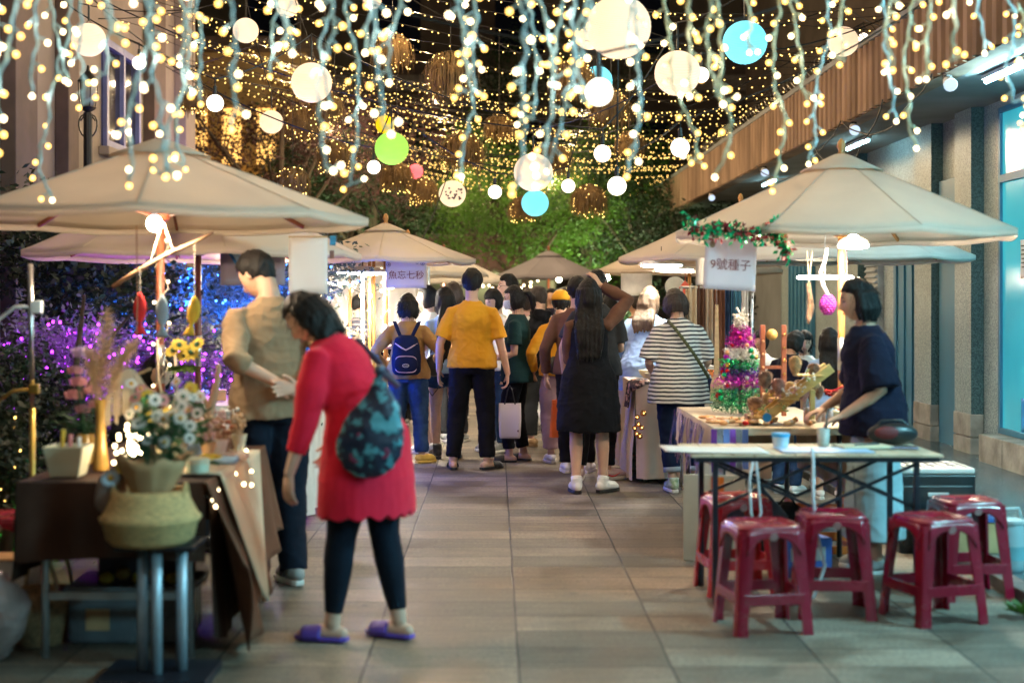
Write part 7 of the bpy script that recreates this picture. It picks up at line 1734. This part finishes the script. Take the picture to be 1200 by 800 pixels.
# ================================================================== lane-side table of the striped shopper
wtable('table with cream cloth in front of the woman in the striped top', 1.15, 2.15, 11.3, 13.0, .78, TW); drape('pinkish cream cloth over the table in front of the woman in the striped top', 1.13, 2.17, 11.28, 13.02, .78, cloth('pinkish_cream', (.60,.47,.38), .06), (.74,.5,.5,.76), 12, amp=.028)
t = thing('floral_runner', 'dark floral cloth scrunched over the lane corner of the cream-clothed table', 'cloth', (1.16, 11.4, .79)); q = MB(); q.ball((0,0,-.02),(.11,.16,.05),24,14); me = q.mesh('fabric', mat('dark_floral', (.06,.03,.04), .8, var=.5, vs=28, col2=(.50,.28,.24), contrast=(.52,.60)), True)
for v in me.vertices: v.co += Vector((noise.noise(v.co*14), noise.noise(v.co*14+Vector((5,0,0))), noise.noise(v.co*14+Vector((0,7,0)))))*.03
link('fabric', me, t); MB().grid(lambda u,v: (-.09-.02*v+.015*math.sin(u*9), -.12+.25*u, -.03-.16*v), 12, 6).build('fold', MATS['dark_floral'], t, smooth=True, solid=.004)
COPP = mat('copper_ball', (.75,.32,.12), .18, metal=.9)
for i, (px, py) in enumerate(((754,484),(747,489),(748,497),(744,502),(752,501),(750,511),(746,508))):
    t = thing('copper_ball', 'copper ball light, %s in the bunch at the cream table corner' % ('topmost','second from top, left','third from top','left of the middle pair','right of the middle pair','lowest','lowest but one')[i], 'ball light', (X(px,11.15), 11.15+.02*(i%2), Z(py,11.15)), 0, 'bunch of copper ball lights'); r_ = .026 if i in (0,5) else .020
    MB().ball((0,0,0), r_, 14, 10).build('shell', COPP, t, smooth=True); MB().ball((0,-r_*.86,.002), .006, 8, 6).build('bulb', WARML, t)
wtable('table of the brightly lit stall on the right, beyond the pale blue shirt', 1.1, 2.2, 14.4, 16.6, .78, TW); drape('white cloth over the brightly lit stall table on the right', 1.08, 2.22, 14.38, 16.62, .78, WTC, (.74,.5,.5,.76), 13, amp=.02)
pendant('bright flat lamp below the tan parasol on the right', (X(775,12.4), 12.4, 1.77), .2, 70, DISH); pendant('bright flat lamp beneath the third right-hand parasol', (X(790,15.6), 15.6, 1.80), .22, 70, DISH); pendant('lamp beneath the white parasol against the building', (X(962,11.6), 11.6, 1.84), .18, 60, DISH)
lamp_bulb('warm bulb deep in the right-hand stalls', (1.5, 19.0, 1.75), .04, 300, (1,.84,.6))
for i in range(6):
    t = thing('ceramic_bowl', 'glazed bowl at the %s of the cream-clothed table' % ('near left','near middle','near right','far left','far middle','far right')[i], 'bowl', (1.30+.28*(i%3), 11.6+.5*(i//3), .79), 0, 'bowls on the cream-clothed table'); MB().lathe([(.03,0),(.07,.04),(.08,.07),(.074,.07),(.06,.035),(0,.012)], 20, cap=False).build('bowl', [CREAMPOT, FELT['b'], COPP][i%3], t, smooth=True); MB().lathe([(.035,-.0),(.035,.006)], 16).build('foot_ring', TW, t)
t = thing('floor_sign', 'white price board with faint lettering lying on the lane by the blue stool', 'sign', (X(731,12.35), 12.35, .03), R(-8)); MB().box((0,0,.01),(.36,.52,.02), Euler((R(4),0,0))).build('board', mat('grey_white_board', (.50,.47,.44), .7), t, bevel=.003); q = MB()
for k in range(7): q.box((.01*(k%3),.18-.055*k,.024-.0038*(k-3)), (.24-.04*(k%2),.016,.003), Euler((R(4),0,0)))
q.build('printed_lines', mat('faint_grey_ink', (.30,.28,.27), .8), t)
# ================================================================== right edge
t = thing('cabinet', 'black plastic drawer cabinet standing beside the seller', 'drawer cabinet', (X(1090,8.3), 8.35, 0)); MB().box((0,0,.225),(.44,.38,.45)).build('carcass', mat('black_plastic', (.012,.016,.018), .35), t, bevel=.008)
for z in (.12,.31): dr = MB().box((0,-.197,z),(.40,.014,.16)).build('drawer', MATS['black_plastic'], t, bevel=.006); MB().box((0,-.2085,z+.03),(.12,.009,.022)).build('handle', mat('pale_handle', (.5,.55,.55), .3), dr, bevel=.003)
t = thing('seat_cushion', 'white cushion with dark line pattern on the black drawer cabinet', 'cushion', (X(1090,8.3), 8.35, .451)); MB().box((0,0,.02),(.44,.37,.035)).build('pad', WTC, t, bevel=.012); q = MB()
for k in range(7): q.box((-.18+.06*k,0,.0385),(.010,.30,.002)); 
for k in range(3): q.box((-.12+.12*k,-.06,.0405),(.07,.010,.002)); q.box((-.12+.12*k,.06,.0405),(.07,.010,.002))
q.build('line_pattern', INK, t)
t = thing('parcel_box', 'tan cardboard box with a blue lid on the raised walkway behind the stools', 'box', (X(1131,7.9), 7.95, .06)); MB().box((0,0,.085),(.36,.26,.17)).build('carton', mat('tan_carton', (.50,.34,.16), .8), t, bevel=.003); MB().box((0,0,.182),(.38,.28,.022)).build('lid', mat('blue_lid', (.03,.12,.38), .4), t, bevel=.004)
t = thing('tray', 'white shallow tray of crumpled tissue on top of the blue-lidded box', 'tray', (X(1131,7.9), 7.95, .256)); q = MB(); q.rings([[(sx*w*1.3, sy*w, z) for sx, sy in ((-1,-1),(1,-1),(1,1),(-1,1))] for w, z in ((.09,0),(.115,.06),(.108,.06),(.085,.008))]); q.build('tray_body', WHPL, t, bevel=.004)
for k in range(3): MB().ball((-.06+.06*k,.01*k,.05), (.04,.035,.02), 12, 8).build('tissue', PAPER, t, smooth=True)
t = thing('water_bottle', 'clear plastic water jug with loop handle on the kerb at the right edge', 'bottle', (X(1186,7.32), 7.32, .062)); MB().lathe([(.055,0),(.062,.01),(.064,.10),(.064,.20),(.060,.235),(.058,.245)], 24).build('jug', mat('clear_blue_plastic', (.35,.52,.56), .12, var=.05, coat=.6), t, smooth=True); MB().lathe([(.066,.246),(.067,.262),(.03,.27)], 24).build('lid', mat('clouded_lid', (.55,.68,.70), .3), t); MB().tube([(-.05,0,.265),(-.035,0,.32),(.035,0,.32),(.05,0,.265)], .006, 8).build('handle', MATS['clouded_lid'], t, smooth=True); MB().lathe([(.0645,.06),(.0648,.13)], 24, cap=False).build('water_line', mat('water_tint', (.18,.42,.48), .1), t)
t = thing('citrus', 'yellow lemon lying behind the water jug at the right edge', 'lemon', (X(1196,7.9), 7.9, .12)); MB().ball((0,0,.0),(.035,.03,.03),14,10).build('rind', mat('lemon', (.75,.62,.03), .4, bump=.3), t, smooth=True); MB().ball((.036,0,0),(.008,.006,.006),8,6).build('tip', mat('lemon_tip', (.45,.45,.05), .5), t)
t = thing('plant', 'little green plant growing at the kerb in the lower right corner', 'plant', (X(1201,6.5), 6.5, .0)); lf = MB(); 
for _ in range(8): leafy(lf, (rnd.uniform(-.04,.04), rnd.uniform(-.04,.04), .02), 4, .10, .016, rnd, 1, .8)
lf.build('leaves', LG, t); MB().tube([(0,0,0),(0,0,.08)], .004, 5).build('stem', LG, t)
# ================================================================== bags people wear or carry
NAVB = cloth('navy_nylon', (.006,.010,.036), .15); PIPE = mat('pinkish_piping', (.45,.32,.36), .6)
def onbody(t, f, p): return toW(t, f.tor(p))
t = thing('backpack', 'navy backpack with pale piping worn by the person in the tan cardigan', 'backpack', toW(p4, (0, -.15*f4.k, 0)) + Vector((0,0,.0)), 0)
zb = 1.09*f4.k; q = MB(); q.rings([[(rx*math.cos(a), -.075+ry*math.sin(a)-.0, z) for a in [2*PI*i/24 for i in range(24)]] for rx, ry, z in ((.10,.05,.80),(.128,.075,.83),(.130,.082,.95),(.115,.07,1.06),(.10,.055,1.12),(.06,.035,1.15))])
me = remesh(q, .012, 2); finish(me, 'bag_body', NAVB, t, folds(None, .005, (9,9,9), 2))
q = MB(); q.ball((0,-.150,.895),(.105,.030,.085),24,14); me = q.mesh('front_pocket', NAVB, True); po = link('front_pocket', me, t); q = MB(); q.tube([(.092*math.copysign(abs(math.cos(a))**.5,math.cos(a)), -.165+.02*abs(math.cos(a))**3, .895+.070*math.copysign(abs(math.sin(a))**.5,math.sin(a))) for a in [2*PI*i/40 for i in range(41)]], .004, 5); q.build('piping', PIPE, po)
q = MB(); q.tube([(.028*math.cos(a), -.182, .885+.014*math.sin(a)) for a in [2*PI*i/24 for i in range(25)]], .0018, 4); q.tube([(-.018,-.184,.882),(-.012,-.184,.892),(-.004,-.184,.880),(.004,-.184,.890),(.010,-.184,.881),(.018,-.184,.888)], .0016, 4); q.build('stitched_emblem', mat('silver_thread', (.6,.6,.62), .5), po)
q = MB(); q.tube([(-.095,-.105,1.075),(-.04,-.155,1.04),(0,-.162,1.02),(.04,-.155,1.04),(.095,-.105,1.075)], .0065, 6); q.build('piping', PIPE, t)
for sx in (-1,1): 
    q = MB(); q.grid(lambda u,v,sx=sx: (sx*(.035+.075*v)+(u-.5)*.034, -.085+.10*v**2-.012*math.sin(PI*v), 1.10+.165*v), 3, 8); q.build('shoulder_strap', NAVB, t, smooth=True, solid=.008)
# red woman's bag
FLOR = mat('teal_floral_print', (.012,.020,.055), .55, var=.3, vs=17, col2=(.07,.27,.33), contrast=(.50,.56), bump=.15)
t = thing('shoulder_bag', 'dark slouchy bag with teal and plum flower print carried by the woman in red', 'bag', (0,0,0)); ctr = Vector((X(436,5.83), 5.83, Z(505,5.83))); t.location = ctr
q = MB(); pts = [Vector((-.06,-.02,.15)),Vector((-.02,-.03,.13))]
sil = [(.03,.24,.012),(.035,.17,.045),(.02,.10,.090),(.005,.03,.125),(-.005,-.04,.140),(-.01,-.10,.130),(-.015,-.155,.095),(-.02,-.185,.045)]
q.rings([[(cx_+w*math.cos(a)*1.0, -.02+.42*w*math.sin(a), z) for a in [2*PI*i/28 for i in range(28)]] for cx_, z, w in sil]); me = remesh(q, .010, 2); finish(me, 'bag_body', [FLOR], t, folds(None, .010, (10,10,8), 4))
q = MB(); rn = random.Random(2)
for (x_, z_, r_) in ((-.02,-.02,.032),(.05,-.08,.024),(-.06,-.10,.022)):
    for k in range(7):
        a = 2*PI*k/7; q.ball((x_+r_*.7*math.cos(a), -.078+abs(x_)*.25, z_+r_*.7*math.sin(a)), (r_*.55,.004,r_*.5), 8, 5)
q.build('printed_flowers', mat('plum_print', (.22,.03,.09), .6, var=.3, vs=30), t)
bk = onbody(p1, f1, (.10,-.09,1.37)); bk2 = onbody(p1, f1, (.09,-.155,1.25)); q = MB(); q.tube([Vector(v)-ctr for v in (onbody(p1, f1, (.10,.03,1.40)), bk+Vector((0,0,.01)), bk2, onbody(p1,f1,(.06,-.20,1.12)))]+[Vector((.032,-.01,.25)),Vector((.03,-.01,.22))], [.014]*6, 8); q.build('strap', mat('navy_strap', (.02,.025,.06), .7), t, smooth=True)
MB().tube([(.032,-.01,.27),(.032,-.01,.235)], .022, 10).build('buckle', mat('dull_buckle', (.10,.12,.18), .4, metal=.6), t, smooth=True)
# mustard man's tote
hw = toW(p7, j7['wrR']); t = thing('tote_bag', 'pale grey dotted tote bag hanging from the right hand of the man in mustard', 'bag', (hw.x+.02, hw.y+.02, 0)); z1 = hw.z-.26
m, nt, out = new_mat('dotted_cotton'); p = N(nt, 'ShaderNodeBsdfPrincipled', Roughness=.85); tc = N(nt, 'ShaderNodeTexCoord'); v = N(nt, 'ShaderNodeTexVoronoi', Scale=16.0); v.inputs['Randomness'].default_value = .35; L(nt, tc.outputs['Object'], v.inputs['Vector']); r_ = N(nt, 'ShaderNodeValToRGB'); r_.color_ramp.interpolation = 'CONSTANT'; r_.color_ramp.elements[0].color = (.16,.10,.12,1); r_.color_ramp.elements[1].position = .22; r_.color_ramp.elements[1].color = (.46,.42,.46,1); L(nt, v.outputs['Distance'], r_.inputs['Fac']); L(nt, r_.outputs[0], p.inputs['Base Color']); L(nt, p.outputs[0], out.inputs['Surface'])
q = MB(); q.rings([[(rx*math.copysign(abs(math.cos(a))**.6,math.cos(a)), ry*math.sin(a)+.01*math.sin(a*3), z) for a in [2*PI*i/24 for i in range(24)]] for rx, ry, z in ((.085,.03,z1-.30),(.092,.04,z1-.28),(.098,.035,z1-.14),(.095,.016,z1))]); q.build('bag_body', m, t, smooth=True)
for y_ in (-.012,.012): MB().tube([(-.045,y_,z1-.01),(-.02,y_,z1+.11),(0,y_,z1+.15),(.02,y_,z1+.11),(.045,y_,z1-.01)], .006, 6).build('handle', LEATH, t, smooth=True)
# black bag of the woman in shorts
t = thing('handbag', 'black handbag with a long loop strap carried by the woman in denim shorts', 'bag', (X(508,12.7), 12.7, Z(428,12.7))); q = MB(); q.ball((0,0,0),(.085,.05,.10),22,14); me = q.mesh('bag_body', LEATH, True); link('bag_body', me, t); MB().tube([(-.05,-.02,-.06),(-.06,-.03,-.20),(-.01,-.03,-.27),(.045,-.03,-.20),(.06,-.02,0)], .006, 6).build('strap', LEATH, t, smooth=True); MB().tube([(-.03,0,.09),(.02,0,.28)], .006, 6).build('shoulder_strap', LEATH, t)
# green strap on stripes
pts = [Vector(onbody(p16, f16, q_)) for q_ in ((-.10,-.10,1.40),(-.06,-.185,1.32),(.0,-.212,1.22),(.07,-.222,1.12),(.14,-.215,1.02),(.20,-.17,.94))]
t = thing('crossbody_bag', 'dark green crossbody strap with a slim navy pouch over the striped top', 'bag', pts[3]); q = MB()
q.tube([v-pts[3] for v in pts], .013, 6); q.build('strap', mat('olive_webbing', (.06,.07,.025), .8, var=.4, vs=60), t, smooth=True); MB().box(pts[5]-pts[3]+Vector((.03,.0,-.09)), (.05,.03,.17), Euler((0,R(-10),0))).build('pouch', NAVB, t, bevel=.01)
# orange bag
t = thing('paper_bag', 'flat orange carrier bag hanging beside the woman in the black dress', 'bag', (X(656,12.2), 12.2, 0), R(20)); q = MB(); z0 = Z(512,12.2); z1 = Z(468,12.2); q.rings([[(-.085,-.03,z0),(.085,-.03,z0),(.085,.03,z0),(-.085,.03,z0)],[(-.07,-.012,z1),(.06,-.012,z1),(.06,.012,z1),(-.07,.012,z1)]]); q.build('bag_body', mat('orange_paper', (.62,.11,.015), .6), t, bevel=.004); MB().tube([(-.03,0,z1-.005),(-.01,0,z1+.10),(.03,0,z1-.005)], .005, 6).build('handle', mat('orange_cord', (.5,.1,.02), .7), t, smooth=True)
t = thing('handbag', 'round black bag at the hip of the person in the yellow hoodie', 'bag', (X(650,12.35), 12.35, Z(428,12.35))); MB().ball((0,0,0),(.075,.05,.08),20,12).build('bag_body', LEATH, t, smooth=True); MB().tube([(-.05,0,.05),(-.04,.03,.35),(.02,.06,.5)], .006, 6).build('strap', LEATH, t, smooth=True)
# phone held by the man behind the black dress
wr = toW(p14, j14['wrR']); t = thing('camera', 'black camera held low by the man standing behind the woman in the black dress', 'camera', (wr.x+.0, wr.y+.10, wr.z+.03), R(30)); MB().box((0,0,0),(.11,.05,.075)).build('camera_body', BLKM, t, bevel=.01); MB().tube([(0,.02,0),(0,.09,0)], .03, 16).build('lens', BLKM, t); MB().box((0,0,.045),(.03,.03,.02)).build('viewfinder', BLKM, t, bevel=.003)
# marks on shoes
def shoe_pts(t, J, f, sd, ta, pts):
    an = J['an'+sd]; ta = R(ta); k = f.k; fd = Vector((-math.sin(ta), math.cos(ta), 0)); rt = Vector((fd.y, -fd.x, 0)); z0 = an.z-.08*k
    return [Vector((an.x, an.y, z0)) + fd*u*k + rt*v*k + Vector((0,0,w*k)) for u, v, w in pts]
q = MB(); q.tube(shoe_pts(p14, j14, f14, 'R', -50, ((-.02,.047,.050),(.015,.052,.034),(.05,.050,.036),(.10,.043,.058))), [.003,.007,.006,.002], 6); q.build('curved_mark', mat('red_mark', (.55,.02,.02), .5), p14, smooth=True)
for sd, ta in (('L',35),('R',5)):
    q = MB()
    for a, b_ in (((.01,-.049,.040),(.02,-.048,.070)),((.02,-.048,.070),(.05,-.050,.038)),((.05,-.050,.038),(.06,-.048,.066))):
        p_, r_ = shoe_pts(p2, j2, f2, sd, ta, (a, b_)); q.tube([p_, r_], .0045, 6)
    q.build('shoe_letter', INK, p2)

rnd = random.Random(92)
for i in range(14):
    x = 1.30+.052*i*(.78); y = 8.08+.10*(i%3)
    t = thing('ornament_pair', 'little wooden and orange keepsake laid out along the front edge of the craft table', 'ornament', (x, y, CH+.008), R(37*i), 'keepsakes along the front of the craft table')
    MB().ball((0,0,.016), (.026,.018,.014), 10, 7).build('body', [mat('orange_keepsake', (.62,.25,.08), .5, var=.2), TW, KRAFT, BAU[0]][i%4], t, smooth=True); MB().ball((.02,.004,.026), (.011,.011,.012), 8, 6).build('bead', [TMS['w'], BAU[3], BAU[5]][i%3], t, smooth=True)
for i in range(10):
    px_ = (905,915,926,938,948,957,930,944,899,961)[i]; z_ = (.20,.24,.28,.30,.33,.30,.20,.22,.16,.24)[i]
    cone_('dried_flower_head', 'spiky dried flower head packed %s the slanting display' % ('low left behind','left behind','centre left behind','centre behind','high behind','highest right behind','low under','right under','lowest left of','far right of')[i], X(px_,8.42), 8.42+.03*(i%2), CH+z_*.55, .085, .034, 60+i, [CONE, mat('rosy_seed_head', (.46,.24,.22), .8, var=.35, vs=30), mat('straw_seed_head', (.62,.46,.26), .8, var=.3, vs=30)][i%3], cat='dried flower')
# ================================================================== night sky, moonlight
w = bpy.data.worlds.new('World'); sc.world = w; w.use_nodes = True; nt = w.node_tree
bg = nt.nodes['Background']; sky = nt.nodes.new('ShaderNodeTexSky'); sky.sky_type = 'NISHITA'; sky.sun_disc = False; sky.sun_elevation = R(-4); sky.sun_rotation = R(160)
nt.links.new(sky.outputs[0], bg.inputs[0]); bg.inputs[1].default_value = .12
s = bpy.data.lights.new('moon', 'SUN'); s.energy = .02; s.angle = R(.5); s.color = (.75,.85,1); so = bpy.data.objects.new('moon', s); C.objects.link(so); so.rotation_euler = (R(40), 0, R(200))
cam = bpy.data.cameras.new('camera'); co = bpy.data.objects.new('camera', cam); C.objects.link(co)
co.location = (0, 0, EYE); co.rotation_euler = (R(90), 0, 0)
cam.lens = 50; cam.sensor_width = 36; cam.shift_x = 20/1200; cam.shift_y = -48/1200
cam.clip_start = .05; cam.clip_end = 500
cam.dof.use_dof = True; cam.dof.focus_distance = 12.0; cam.dof.aperture_fstop = 1.5
sc.camera = co
sc.view_settings.view_transform = 'Standard'; sc.view_settings.look = 'None'; sc.view_settings.exposure = .72; sc.view_settings.gamma = 1
sc.render.engine = 'CYCLES'
cy = sc.cycles; cy.use_denoising = True; cy.denoiser = 'OPENIMAGEDENOISE'; cy.max_bounces = 6; cy.diffuse_bounces = 3; cy.glossy_bounces = 3
cy.transmission_bounces = 4; cy.transparent_max_bounces = 12; cy.sample_clamp_indirect = 4; cy.sample_clamp_direct = 0; cy.use_light_tree = True
cy.caustics_reflective = False; cy.caustics_refractive = False; cy.blur_glossy = .5
